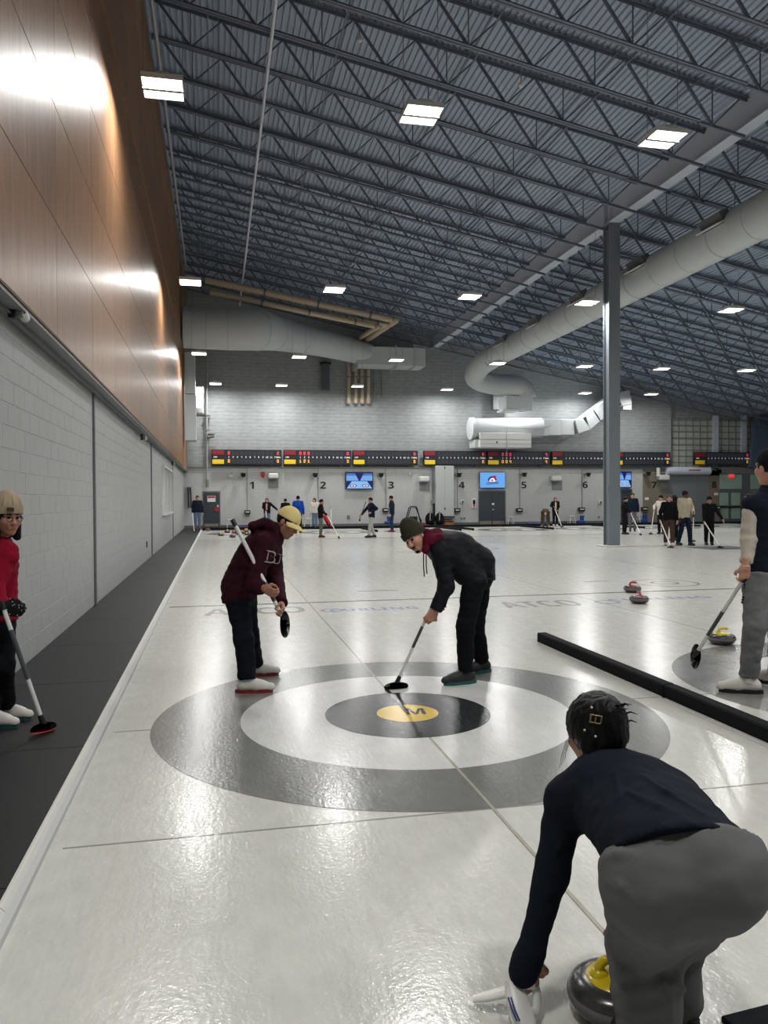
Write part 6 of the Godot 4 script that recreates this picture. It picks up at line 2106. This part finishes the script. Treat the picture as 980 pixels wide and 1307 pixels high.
	fold(pf, [[775, 1125], [795, 1132], [815, 1150]], 0.010)
	fold(pf, [[790, 1195], [812, 1215], [820, 1240]], 0.010)
	fold(pf, [[862, 1180], [852, 1205], [850, 1230]], 0.012)
	var pm := MB.new()
	pf.net(pm)
	obj("sweatpants", pm, mats.grey_sweat, root)
	shoe(root, J.ankL, cam_f * 0.9 - cam_r * 0.3, 0.0, mats.shoe_black, mats.sole_black, 0.95, 0.012)
	shoe(root, J.ankR, cam_f * 0.9 - cam_r * 0.3, 0.0, mats.shoe_black, mats.sole_black, 0.95, 0.012)
	# hair: smooth crown, twisted up at the back under a claw clip
	var hl := Field.new(J.head - Vector3.ONE * 0.2, J.head + Vector3.ONE * 0.22, 0.006)
	hl.ell(J.head + hb * Vector3(0, 0.032, -0.014), hb, Vector3(0.098, 0.106, 0.108), 0.01)
	hl.ell(PD(775, 915, 2.52), hb, Vector3(0.055, 0.060, 0.045), 0.03)
	hl.ell(PD(782, 940, 2.51), hb, Vector3(0.050, 0.050, 0.040), 0.03)
	hl.ell(PD(765, 955, 2.53), hb, Vector3(0.060, 0.045, 0.040), 0.03)
	hl.ell(J.head + hb * Vector3(0, -0.045, 0.095), hb, Vector3(0.066, 0.11, 0.085), 0.01, true)
	hl.wrinkle(noise(8, 1.0, 2), 0.006, Vector3(55, 14, 40))
	var hm := MB.new()
	hl.net(hm)
	obj("hair", hm, mats.hair_black, root)
	var rng := RandomNumberGenerator.new()
	rng.seed = 77
	var tuft := MB.new()
	for k in 46:
		var a := rng.randf()
		var p0 := PD(lerpf(770, 796, rng.randf()), lerpf(898, 930, rng.randf()), 2.49 + rng.randf() * 0.04)
		var ang := lerpf(0.15, -1.3, a)
		var tip := p0 + (cam_r * sin(-ang + 0.5) + cam_u * cos(-ang + 0.5) * lerpf(0.9, -0.8, rng.randf())) * lerpf(0.02, 0.055, rng.randf())
		tuft.tube([p0, p0.lerp(tip, 0.55) + cam_u * 0.008, tip], [0.004, 0.003, 0.0008], 5)
	for k in 4:
		var p0 := PD(723 + k * 1.5, 945, 2.58)
		tuft.tube([p0, PD(717 + k * 1.5, 962, 2.56), PD(714 + k * 2.6, 980 - k * 3.5, 2.56)], [0.0012, 0.0009, 0.0005], 5)
	var st := obj("loose_strands", tuft, mats.hair_black, root)
	st.set_meta("kind", "stuff")
	# claw clip
	var clip := MB.new()
	var c0 := PD(760, 918, 2.475)
	var rb := Basis(cam_r, cam_u, -cam_f) * Basis(Vector3.BACK, -0.18)
	for e in [[-0.016, 0.0, 0.005, 0.024], [0.0, 0.0, 0.004, 0.024], [0.018, 0.0, 0.005, 0.026]]:
		clip.cbox(c0 + rb * Vector3(e[0], e[1], 0), Vector3(e[2], e[3], 0.006), 0.001, rb)
	for e in [-0.012, 0.012]:
		clip.cbox(c0 + rb * Vector3(0, e, 0), Vector3(0.038, 0.004, 0.006), 0.001, rb)
	obj("hair_clip", clip, mat("clip_gold", Color8(150, 140, 104), 0.25, 0.7), root)
	for q in [Vector2(755, 903), Vector2(746, 932), Vector2(760, 940)]:
		var b := MB.new()
		b.ellipsoid(PD(q.x, q.y, 2.475), Vector3.ONE * 0.004, Basis(), 8, 6)
		obj("hair_gem", b, mats.white_metal, root)

	# white delivery aid under the left hand
	var s := thing("delivery_stabilizer", "white plastic delivery stabilizer under the hand of the navy top person", "stabilizer", PY(662, 1300))
	var hc := PD(668, 1258, 2.40)
	var w0 := PY(606, 1277, 0.02)
	var w1 := PY(652, 1280, 0.06)
	var wing := MB.new()
	wing.tube([PD(604, 1275, depth_of(w0)), PD(622, 1272, depth_of(w0) - 0.01), PD(660, 1262, depth_of(w0) - 0.03)], [0.016, 0.022, 0.028], 14, true, 0.55)
	obj("wing", wing, mats.stabilizer, s)
	var bodyp := MB.new()
	bodyp.tube([PD(654, 1252, 2.42), PD(660, 1275, 2.38), PD(667, 1300, 2.33), PD(676, 1335, 2.25)], [0.026, 0.036, 0.038, 0.03], 16, true, 0.6)
	obj("runner", bodyp, mats.stabilizer, s)
	obj("handle_bar", tube_mb([PD(654, 1254, 2.41), PD(668, 1256, 2.40), PD(682, 1256, 2.40)], 0.015, 12), mats.stabilizer, s)
	var loop := MB.new()
	loop.tube(bend([PD(680, 1250, 2.41), PD(685, 1268, 2.39), PD(684, 1290, 2.36), PD(677, 1292, 2.34)], 4), 0.014, 12, true, 0.7)
	obj("loop", loop, mats.stabilizer, s)
	for e in [0.0, 3.6]:
		obj("stripe", tube_mb([PD(648.5 + e, 1273, 2.345), PD(653 + e, 1288, 2.315), PD(659.5 + e, 1303, 2.28)], 0.003, 6), mats.stripe_blue, s)

# ------------------------------------------------------------------ people at the far end and on other sheets
func stand(at: Vector3, face: Vector3, tall: float, o: Dictionary) -> Dictionary:
	# joints of an upright figure; o: walk, lean, armL, armR (hand offsets: right, up, forward), bow
	var s := tall / 1.75
	var f := Vector3(face.x, 0, face.z).normalized()
	var r := f.cross(Vector3.UP)
	var G := func(x: float, y: float, z: float) -> Vector3: return at + (r * x + Vector3.UP * y + f * z) * s
	var wk: float = o.get("walk", 0.0)
	var J := {}
	J.ankL = G.call(-0.10, 0.09, wk); J.ankR = G.call(0.10, 0.09, -wk)
	J.kneeL = G.call(-0.10, 0.50, wk * 0.6 + 0.03); J.kneeR = G.call(0.10, 0.50, -wk * 0.3 + 0.04)
	J.hipL = G.call(-0.09, 0.92, 0.0); J.hipR = G.call(0.09, 0.92, 0.0)
	var bow: float = o.get("bow", 0.05)
	var spine := func(l: float, x: float, zz := 0.0) -> Vector3: return G.call(x, 0.96 + l * cos(bow) - zz * sin(bow), l * sin(bow) + zz * cos(bow))
	J.pelvis = spine.call(0.02, 0.0); J.chest = spine.call(0.34, 0.0); J.neck = spine.call(0.52, 0.0)
	J.head = spine.call(0.66, 0.0, 0.03)
	J.shL = spine.call(0.47, -0.175); J.shR = spine.call(0.47, 0.175)
	for q in ["L", "R"]:
		var e := -1.0 if q == "L" else 1.0
		var a: Vector3 = o.get("arm" + q, Vector3(0.26 * e, 0.86, 0.06))
		J["wr" + q] = G.call(a.x, a.y, a.z)
		var sh: Vector3 = J["sh" + q]
		var m: Vector3 = (sh + J["wr" + q]) / 2
		var gap: float = (sh - J["wr" + q]).length()
		var out: Vector3 = (r * e * 0.7 - f * 0.7).normalized()
		J["el" + q] = m + out * sqrt(maxf(0.0, pow(0.29 * s, 2) - gap * gap / 4))
		var dv: Vector3 = (J["wr" + q] - J["el" + q]).normalized()
		J["hand" + q] = hands(dv, (-r * e + f * 0.2), f, 0.7)
	J.toeL = f; J.toeR = f
	var hd: Vector3 = o.get("look", f)
	J.hf = hd + Vector3.DOWN * o.get("nod", 0.1); J.hu = Vector3.UP + f * sin(bow) * 0.5
	return J

func far_person(at: Vector3, face: Vector3, tall: float, top: String, pants: String, label: String, o := {}) -> Node3D:
	var J := stand(at, face, tall, o)
	var s := tall / 1.75
	var q := {"label": label, "top": top, "pants": pants, "s": s, "cell": o.get("cell", 0.024), "head_cell": 0.011, "hand_cell": 0.008, "shoe_cell": 0.016, "ground": at.y, "skin": o.get("skin", "skin_light"), "shoe": o.get("shoe", "shoe_black"), "sole": o.get("sole", "sole_black"), "top_r": 0.024, "pants_r": 0.02, "wr": 0.006, "seed": int(at.x * 10) + 90, "hem": [at + Vector3(0, 0.86 * s, 0), Vector3.DOWN, 0.4]}
	if o.get("bow", 0.0) > 0.6: q.erase("hem")
	var p := person(J, q)
	var hb := head_frame(J.hf, J.hu)
	obj("hair", hair_mesh(J.head, hb, s, 0.012, o.get("long", 0.0)), mats[o.get("hair", "hair_black")], p)
	if o.has("hat"): obj("hat", beanie_mesh(J.head, hb, s * 1.05, 0.012, 0.0, 0.04), mats[o.hat], p)
	if o.has("scarf"):
		var sc := MB.new()
		sc.tube([J.neck + hb.z * 0.06, J.chest + hb.z * 0.16, J.pelvis + hb.z * 0.15 + Vector3.UP * 0.1], [0.05, 0.045, 0.04], 8, true, 0.5)
		obj("scarf", sc, mats[o.scarf], p)
	if o.has("broom"):
		var b: Dictionary = o.broom
		var h0: Vector3 = J["wr" + b.hand]
		var low: Vector3 = b.low
		var dir := (low - h0).normalized()
		broom(b.label, h0 - dir * b.get("over", 0.35), low, b.get("across", face.cross(Vector3.UP)), b.get("normal", Vector3.UP), {"r": 0.018, "a": 0.5, "b": b.get("b", 0.5), "shaft": b.get("shaft", "shaft_white"), "pad": b.get("pad", "black_cloth")})
	return p

func build_back_people() -> void:
	var back := Vector3(0, 0, -1)
	var us := -cam_f
	# far end, left to right
	far_person(Vector3(-0.98, 0.05, -42.0), us + Vector3(0.3, 0, 0), 1.80, "navy_cloth", "jeans", "person in navy jacket and light jeans beside the notice door", {"shoe": "sole_red", "broom": {"hand": "R", "low": PY(248.0, 679, 0.06), "label": "white broom held upright beside the notice door", "over": 0.1}})
	far_person(PY(341, 675, 0.05), us, 1.66, "black_cloth", "jeans", "person in black jacket and pink scarf reaching out an arm", {"long": 0.03, "hair": "hair_brown", "scarf": "pink", "armL": Vector3(-0.62, 1.05, 0.1), "broom": {"hand": "R", "low": PY(342.5, 676, 0.06) + Vector3(0, 0, 0.5), "label": "white broom held by the pink scarf person", "over": 0.2}, "armR": Vector3(0.05, 1.0, 0.25)})
	far_person(PY(364.5, 676, 0.05), back, 1.62, "black_cloth", "black_cloth", "person in black coat, back turned, behind the yellow cap")
	far_person(PY(380.5, 680, 0.0), back + Vector3(0.2, 0, 0), 1.80, "blue_cloth", "black_cloth", "person in bright blue jacket with back turned")
	far_person(PY(402, 674, 0.05), us + Vector3(-0.4, 0, 0), 1.64, "white_cloth", "jeans", "person in white top and blue jeans near the far wall", {"long": 0.05})
	far_person(PY(409, 686, 0.0), Vector3(1, 0, 0.1), 1.62, "black_cloth", "green_grey", "person in black top and grey-green trousers holding a broom out", {"shoe": "brown_cloth", "sole": "sole_red", "armR": Vector3(0.12, 1.02, 0.30), "armL": Vector3(-0.12, 1.05, 0.28), "broom": {"hand": "R", "low": PY(432.5, 686, 0.05), "label": "white broom stretched out by the grey-green trousers person", "over": 0.3}})
	far_person(PY(474.5, 686, 0.0), Vector3(-1, 0, 0.15), 1.68, "navy_cloth", "light_grey_cloth", "person in navy top and pale trousers carrying a broom level", {"walk": 0.16, "armR": Vector3(0.2, 0.98, 0.42), "armL": Vector3(-0.2, 1.1, 0.1), "broom": {"hand": "R", "low": PD(458.5, 664, 33.0), "label": "dark broom carried level by the pale trousers person", "over": 0.85, "shaft": "shaft_dark", "normal": Vector3(-1, 0.2, 0)}})
	far_person(PY(500.5, 679, 0.0), Vector3(-0.85, 0, -0.3), 1.78, "navy_cloth", "dark_jeans", "person in dark hooded jacket and blue jeans facing the wall", {"shoe": "sole_red", "sole": "sole_red"})
	var low := PY(696, 673, 0.05)
	far_person(low, Vector3(-0.4, 0, 0.9), 1.66, "brown_cloth", "mid_grey_cloth", "person in brown top bent double beside the black coat person", {"bow": 1.75, "armL": Vector3(-0.2, 0.15, 0.42), "armR": Vector3(0.2, 0.15, 0.42)})
	far_person(PY(708.5, 671.5, 0.05), us, 1.62, "black_cloth", "black_cloth", "person in long black coat and cream scarf holding a broom", {"long": 0.08, "hair": "hair_brown", "scarf": "cream_knit", "shoe": "shoe_white", "armR": Vector3(0.08, 1.05, 0.25), "armL": Vector3(-0.08, 0.95, 0.25), "broom": {"hand": "R", "low": PY(713, 672, 0.05) + Vector3(0, 0, 0.4), "label": "white broom held by the long black coat person", "over": 0.2}})
	far_person(PY(796.5, 682, 0.0), Vector3(1, 0, 0.2), 1.66, "black_cloth", "black_cloth", "person in black half hidden by the steel column", {"armR": Vector3(0.15, 1.0, 0.25), "broom": {"hand": "R", "low": PY(817.5, 682, 0.05), "label": "white broom stretched past the steel column", "over": 0.2}})
	far_person(PY(807, 678, 0.0), us + Vector3(-0.3, 0, 0), 1.84, "navy_cloth", "mid_grey_cloth", "person in long navy coat and grey trousers beside the column")
	far_person(PY(844, 681.5, 0.0), Vector3(-0.8, 0, 0.5), 1.70, "white_cloth", "black_cloth", "person in white top and black hat behind the group", {"hat": "black_cloth", "broom": {"hand": "R", "low": PY(830.5, 681, 0.05), "label": "white broom with red pad leaning from the black hat person", "over": 0.4, "pad": "red"}, "armR": Vector3(0.2, 1.1, 0.3)})
	far_person(PY(862, 690, 0.0), Vector3(-0.5, 0, -1), 1.70, "black_cloth", "black_cloth", "person with dark hair hidden behind the cream sweater person", {"long": 0.02})
	far_person(PY(853.5, 696.5, 0.0), us + Vector3(-0.25, 0, 0), 1.70, "black_cloth", "brown_cloth", "person in black hoodie walking with a broom pointing down", {"cell": 0.02, "hair": "hair_brown", "walk": 0.10, "shoe": "shoe_white", "sole": "sole_red", "armR": Vector3(0.30, 0.88, 0.12), "broom": {"hand": "R", "low": PY(856, 698, 0.05), "label": "white broom pushed by the black hoodie person", "over": 0.05}})
	far_person(PY(873, 696, 0.0), us + Vector3(0.3, 0, 0), 1.84, "cream_knit", "navy_cloth", "person in cream sweater and navy trousers walking with a broom", {"cell": 0.02, "skin": "skin_dark", "walk": 0.17, "look": Vector3(0.7, 0, 0.6), "broom": {"hand": "L", "low": PY(884.5, 690, 0.06), "label": "white broom held by the cream sweater person", "over": 0.2}, "armL": Vector3(-0.26, 0.98, 0.12)})
	far_person(PY(904.5, 695.5, 0.0), us + Vector3(-0.15, 0, 0), 1.62, "black_cloth", "black_cloth", "person in black jacket leaning with a broom and one arm out", {"cell": 0.02, "skin": "skin_mid", "hat": "black_cloth", "armL": Vector3(-0.45, 0.92, 0.1), "armR": Vector3(0.22, 0.86, 0.22), "broom": {"hand": "R", "low": PY(919, 698, 0.05), "label": "white broom swept out by the arm-out person in black", "over": 0.1}})
	far_person(PY(957, 702, 0.0), Vector3(-0.9, 0, -0.3), 1.70, "white_cloth", "black_cloth", "person in white top partly hidden behind the navy vest person", {"cell": 0.02})

# ------------------------------------------------------------------ stones
func stone(at: Vector3, turn: float, colour: String, label: String, group := "", number := "") -> Node3D:
	var t := thing("curling_stone", label, "curling stone", at, group)
	var xf := Transform3D(Basis(Vector3.UP, turn), at)
	var lowp := [Vector2(0, 0.004), Vector2(0.055, 0.004), Vector2(0.065, 0.0), Vector2(0.078, 0.002), Vector2(0.104, 0.009), Vector2(0.125, 0.021), Vector2(0.137, 0.036), Vector2(0.1415, 0.048)]
	var mb := MB.new()
	mb.lathe(lowp + [Vector2(0.1420, 0.0625), Vector2(0.1415, 0.077), Vector2(0.136, 0.091), Vector2(0.124, 0.103), Vector2(0.105, 0.112), Vector2(0.085, 0.116), Vector2(0, 0.117)], 40, xf)
	obj("granite_body", mb, mats.granite, t)
	var bd := MB.new()
	bd.lathe([Vector2(0.1415, 0.048), Vector2(0.1445, 0.055), Vector2(0.1455, 0.0625), Vector2(0.1445, 0.070), Vector2(0.1415, 0.077)], 40, xf)
	obj("striking_band", bd, mats.granite_band, t)
	var m: Material = mats["handle_" + colour]
	var cv := MB.new()
	cv.lathe([Vector2(0.086, 0.108), Vector2(0.088, 0.116), Vector2(0.080, 0.122), Vector2(0.055, 0.128), Vector2(0, 0.130)], 36, xf)
	obj("handle_cover", cv, m, t)
	var hd := MB.new()
	hd.tube(bend([xf * Vector3(-0.052, 0.126, 0), xf * Vector3(-0.050, 0.146, 0), xf * Vector3(-0.034, 0.166, 0), xf * Vector3(0.0, 0.170, 0), xf * Vector3(0.05, 0.168, 0), xf * Vector3(0.072, 0.164, 0)], 4), 0.0145, 14)
	var h := obj("handle", hd, m, t)
	var knob := MB.new()
	knob.ellipsoid(xf * Vector3(0.074, 0.1635, 0), Vector3(0.016, 0.0155, 0.0155), xf.basis, 14, 8)
	obj("handle_tip", knob, m, h)
	var base := MB.new()
	base.lathe([Vector2(0.030, 0.122), Vector2(0.026, 0.132), Vector2(0.016, 0.142), Vector2(0, 0.145)], 18, xf * Transform3D(Basis(), Vector3(-0.050, 0, 0)))
	obj("handle_foot", base, m, h)
	if number != "":
		var disc := MB.new()
		var c := xf * Vector3(0.060, 0.1275, 0.02)
		disc.lathe([Vector2(0, -0.002), Vector2(0.0125, -0.002), Vector2(0.0125, 0.0008), Vector2(0, 0.0008)], 18, Transform3D(Basis(), c))
		obj("number_disc", disc, mats.black_plastic, t)
		put("number", text_mesh(number, 0.014, 0.0008), mats.white_paint, t, Transform3D(Basis(Vector3(1, 0, 0), Vector3(0, 0, -1), Vector3(0, 1, 0)), c + Vector3(0, 0.0012, 0)))
	return t
func build_stones() -> void:
	var c := PY(784, 1292)
	c = PD(785, 1278, 2.40); c.y = 0.0
	var st := stone(c, -0.15, "yellow", "yellow-handled granite curling stone beside the grey sweatpants", "", "5")
	stone(PY(921, 822), 0.25, "yellow", "yellow-handled curling stone beside the navy vest person")
	stone(PY(807, 756), 0.1, "red", "red-handled curling stone behind another on the hog line")
	stone(PY(815.5, 770), 1.4, "red", "red-handled curling stone just in front of the hog line")
	for q in [[282, 684, "yellow"], [297, 686, "red"], [299.5, 680.5, "red"], [305, 682.5, "red"], [309.5, 681, "red"], [316, 683, "red"], [265, 677.5, "red"], [314, 679, "yellow"], [324, 680, "red"], [290, 680, "yellow"]]:
		var p := PY(q[0], q[1])
		stone(Vector3(p.x, 0, maxf(p.z, -42.1)), q[0] * 0.7, q[2], "%s-handled curling stone in the cluster at far end of first sheet" % q[2], "%s stones at the far end" % q[2])

# ------------------------------------------------------------------ other things in the rink
func divider(a: Vector3, b: Vector3, n: int, label: String, group := "") -> void:
	for k in n:
		var p := a.lerp(b, float(k) / n)
		var q := a.lerp(b, float(k + 1) / n)
		var d := (q - p).normalized()
		var t := thing("foam_divider", label, "divider", (p + q) / 2, group)
		var bs := look(d)
		obj("foam_bar", box_mb((p + q) / 2 + Vector3(0, 0.055, 0), Vector3(0.11, 0.11, (q - p).length() - 0.006), 0.012, bs), mats.black_foam, t)
		obj("foot_strip", box_mb((p + q) / 2 + Vector3(0, 0.004, 0), Vector3(0.125, 0.008, (q - p).length() - 0.05), 0.0, bs), mats.white_metal, t)
func stool(p: Vector3, label: String) -> void:
	var t := thing("folding_stool", label, "stool", p, "stools by the far wall")
	obj("seat", box_mb(p + Vector3(0, 0.46, 0), Vector3(0.34, 0.05, 0.30), 0.01), mats.white_metal, t)
	for e in [-1.0, 1.0]:
		for g in [-1.0, 1.0]:
			obj("leg", tube_mb([p + Vector3(0.13 * e, 0.45, 0.10 * g), p + Vector3(0.19 * e, 0.0, 0.15 * g)], 0.022, 8), mats.white_metal, t)
func build_rink_things() -> void:
	divider(Vector3(3.50, 0, -8.05), Vector3(3.50, 0, -0.55), 3, "black foam divider bar between the two nearest sheets", "divider between the nearest sheets")
	var far := [[PY(462, 675.5), PY(481, 679), "beside the pale trousers person"], [PY(560, 674), PY(588, 677.5), "behind the olive beanie"], [PY(572, 673.5), PY(604, 677), "in front of the orange box"], [PY(664.5, 672.5), PY(706, 676), "in front of the bent double person"], [PY(755, 671.5), PY(775, 672.5), "left of the steel column"], [PY(795, 673), PY(822, 674.5), "right of the steel column"], [PY(860, 672), PY(894, 672.5), "behind the walking group"], [PY(925, 668.5), PY(944, 669), "below the green glazed doors"]]
	for q in far:
		divider(q[0], q[1], 1, "black foam divider bar lying on far ice " + q[2])
	# rubber hack at the near end
	var hk := PY(955, 1302)
	var h := thing("rubber_hack", "black rubber hack plate set in the ice behind the crouching person", "hack", Vector3(hk.x + 0.02, 0, -1.99))
	obj("base_plate", box_mb(Vector3(hk.x + 0.02, 0.012, -1.97), Vector3(0.20, 0.022, 0.22), 0.006, Basis(Vector3.UP, 0.1)), mats.black_foam, h)
	obj("foot_rest", box_mb(Vector3(hk.x + 0.02, 0.05, -1.86), Vector3(0.18, 0.09, 0.06), 0.01, Basis(Vector3.RIGHT, -0.6)), mats.black_foam, h)
	# by the far wall
	stool(Vector3(PZ(294, 672, -44.4).x, 0.05, -44.4), "white stool by far wall left of the maroon hoodie")
	stool(Vector3(PZ(392.5, 672, -44.4).x, 0.05, -44.4), "white stool beside the bright blue jacket")
	stool(Vector3(PZ(651, 669, -44.4).x, 0.05, -44.4), "white stool right of the double door")
	stool(Vector3(PZ(729.5, 668, -44.4).x, 0.05, -44.4), "white stool under the number six camera")
	stool(Vector3(PZ(812, 668, -44.4).x, 0.05, -44.4), "white stool beside the dark doorway")
	# A-frame rack
	var az := -44.0
	var rk := thing("pipe_rack", "black tubular A-frame rack standing beside the dark backpacks", "rack", PZ(526, 671, az))
	obj("frame", tube_mb([PZ(515.5, 671, az), PZ(522, 648, az), PZ(524, 646.5, az), PZ(530.5, 646.5, az), PZ(532, 648, az), PZ(537, 668, az)], 0.035, 8), mats.black_plastic, rk)
	obj("frame", tube_mb([PZ(518.5, 668, az - 0.6), PZ(524, 648, az - 0.5), PZ(530.5, 648, az - 0.5), PZ(538, 666, az - 0.6)], 0.03, 8), mats.black_plastic, rk)
	rect_obj("carry_box", 524, 659, 533, 665, az - 0.2, 0.3, mats.black_plastic, rk, 0.03)
	rect_obj("cross_bar", 515.5, 670, 548, 671.5, az + 0.1, 0.1, mats.red, rk)
	for q in [[549, 9.0, 0.30, "rounded dark backpack leaning by the cabinet"], [561, 7.5, 0.27, "smaller dark backpack against the tall cabinet"]]:
		var p := PZ(q[0], 671, -44.2)
		p.y = 0.05
		var t := thing("backpack", q[3], "backpack", p)
		var fl := Field.new(p - Vector3(0.6, 0.1, 0.5), p + Vector3(0.6, 1.1, 0.5), 0.03)
		fl.ell(p + Vector3(0, 0.36, 0), Basis(), Vector3(q[2], 0.40, 0.2), 0.05)
		fl.ell(p + Vector3(0, 0.22, 0.12), Basis(), Vector3(q[2] * 0.8, 0.2, 0.14), 0.05)
		fl.clip(p + Vector3(0, 0.01, 0), Vector3.DOWN, 5.0)
		var mb := MB.new()
		fl.net(mb)
		obj("bag_body", mb, mats.black_cloth, t)
		obj("strap", tube_mb([p + Vector3(-0.08, 0.3, 0.27), p + Vector3(-0.06, 0.55, 0.2), p + Vector3(0, 0.78, 0.05)], 0.02, 6), mats.light_grey_cloth, t)
		obj("carry_loop", tube_mb([p + Vector3(-0.06, 0.74, 0), p + Vector3(0, 0.82, 0), p + Vector3(0.06, 0.74, 0)], 0.018, 6), mats.black_plastic, t)
	var ob := thing("orange_box", "orange cardboard box on the floor under the tall cabinet", "box", PZ(574, 671, -44.3))
	rect_obj("carton", 567.5, 665.5, 579, 671, -44.2, 0.4, mats.orange_box, ob, 0.01)
	rect_obj("flap", 567.2, 665, 579.3, 665.8, -44.15, 0.45, mats.brown_cloth, ob)
	# blue foot scrapers on the wall
	for q in [[743, 663, "under the number six timer"], [823, 662, "under the number seven timer"], [496, 664, "behind the blue jeans person"]]:
		var t := thing("shoe_scraper", "blue plastic shoe brush stand " + q[2], "brush stand", PZ(q[0], q[1] + 5, -44.3))
		rect_obj("base", q[0] - 4, q[1] + 1.5, q[0] + 4, q[1] + 5, -44.2, 0.35, mats.blue, t, 0.03)
		rect_obj("upright", q[0] - 1.5, q[1] - 4, q[0] + 2.5, q[1] + 2, -44.35, 0.2, mats.blue, t, 0.03)
		rect_obj("handle", q[0] - 2, q[1] - 5, q[0] + 3, q[1] - 3.5, -44.35, 0.15, mats.blue, t, 0.02)
	for q in [[306, 674.5, 320, 677, "blue foam pad at end of the first sheet"], [600.5, 670.5, 611, 673, "blue foam pad left of the double door"], [674, 667.5, 692, 669.5, "blue foam pad beside the bent double person"], [932, 665.5, 946, 668, "blue foam pad below the green glazed doors"]]:
		var z := -42.7
		var t := thing("blue_pad", q[4], "pad", PZ((q[0] + q[2]) / 2, q[3], z))
		rect_obj("pad", q[0], q[1], q[2], q[3], z, 0.4, mats.blue, t, 0.02)
		rect_obj("strip", q[0] + 0.5, q[3] - 0.6, q[2] - 0.5, q[3], z + 0.01, 0.02, mats.black_plastic, t)
	# red bag on the floor beside the grey-green trousers
	var rb := thing("red_bag", "red jacket hung on a rack behind the grey-green trousers person", "jacket", PZ(417, 672, -43.8))
	var rp := PZ(417, 664, -43.8)
	var rfl := Field.new(rp - Vector3(0.4, 0.5, 0.4), rp + Vector3(0.4, 0.5, 0.4), 0.03)
	rfl.cap(rp + Vector3(-0.12, 0.24, 0), rp + Vector3(0.12, -0.22, 0), 0.11, 0.12, 0.05)
	var rm := MB.new()
	rfl.net(rm)
	obj("cloth", rm, mats.red, rb)
	for x in [-0.25, 0.28]:
		obj("rack_post", tube_mb([Vector3(rp.x + x, 0.05, rp.z), Vector3(rp.x + x, 1.15, rp.z)], 0.02, 6), mats.white_metal, rb)
	# white post brooms standing beside it
	for x in [422.5]:
		var p0 := PZ(x, 672, -44.3)
		broom("white broom standing against far wall under the sheet views screen", PZ(x, 648, -44.7), p0, Vector3.RIGHT, Vector3.UP, {"r": 0.02, "a": 0.5, "b": 0.5})
	# mat lying on a far sheet
	var mt := thing("ice_mat", "dark grey mat lying on the ice by the walking group", "mat", PY(918, 698.5))
	var m0 := PY(887, 699.5)
	var m1 := PY(949, 699)
	obj("mat_sheet", box_mb((m0 + m1) / 2 + Vector3(0, 0.006, 0), Vector3((m1 - m0).length(), 0.008, 1.3), 0.002, look(Vector3(0, 0, -1))), mats.mid_grey_cloth, mt)
	obj("mat_edge", box_mb((m0 + m1) / 2 + Vector3(0, 0.005, 0.66), Vector3((m1 - m0).length(), 0.01, 0.03)), mats.black_foam, mt)
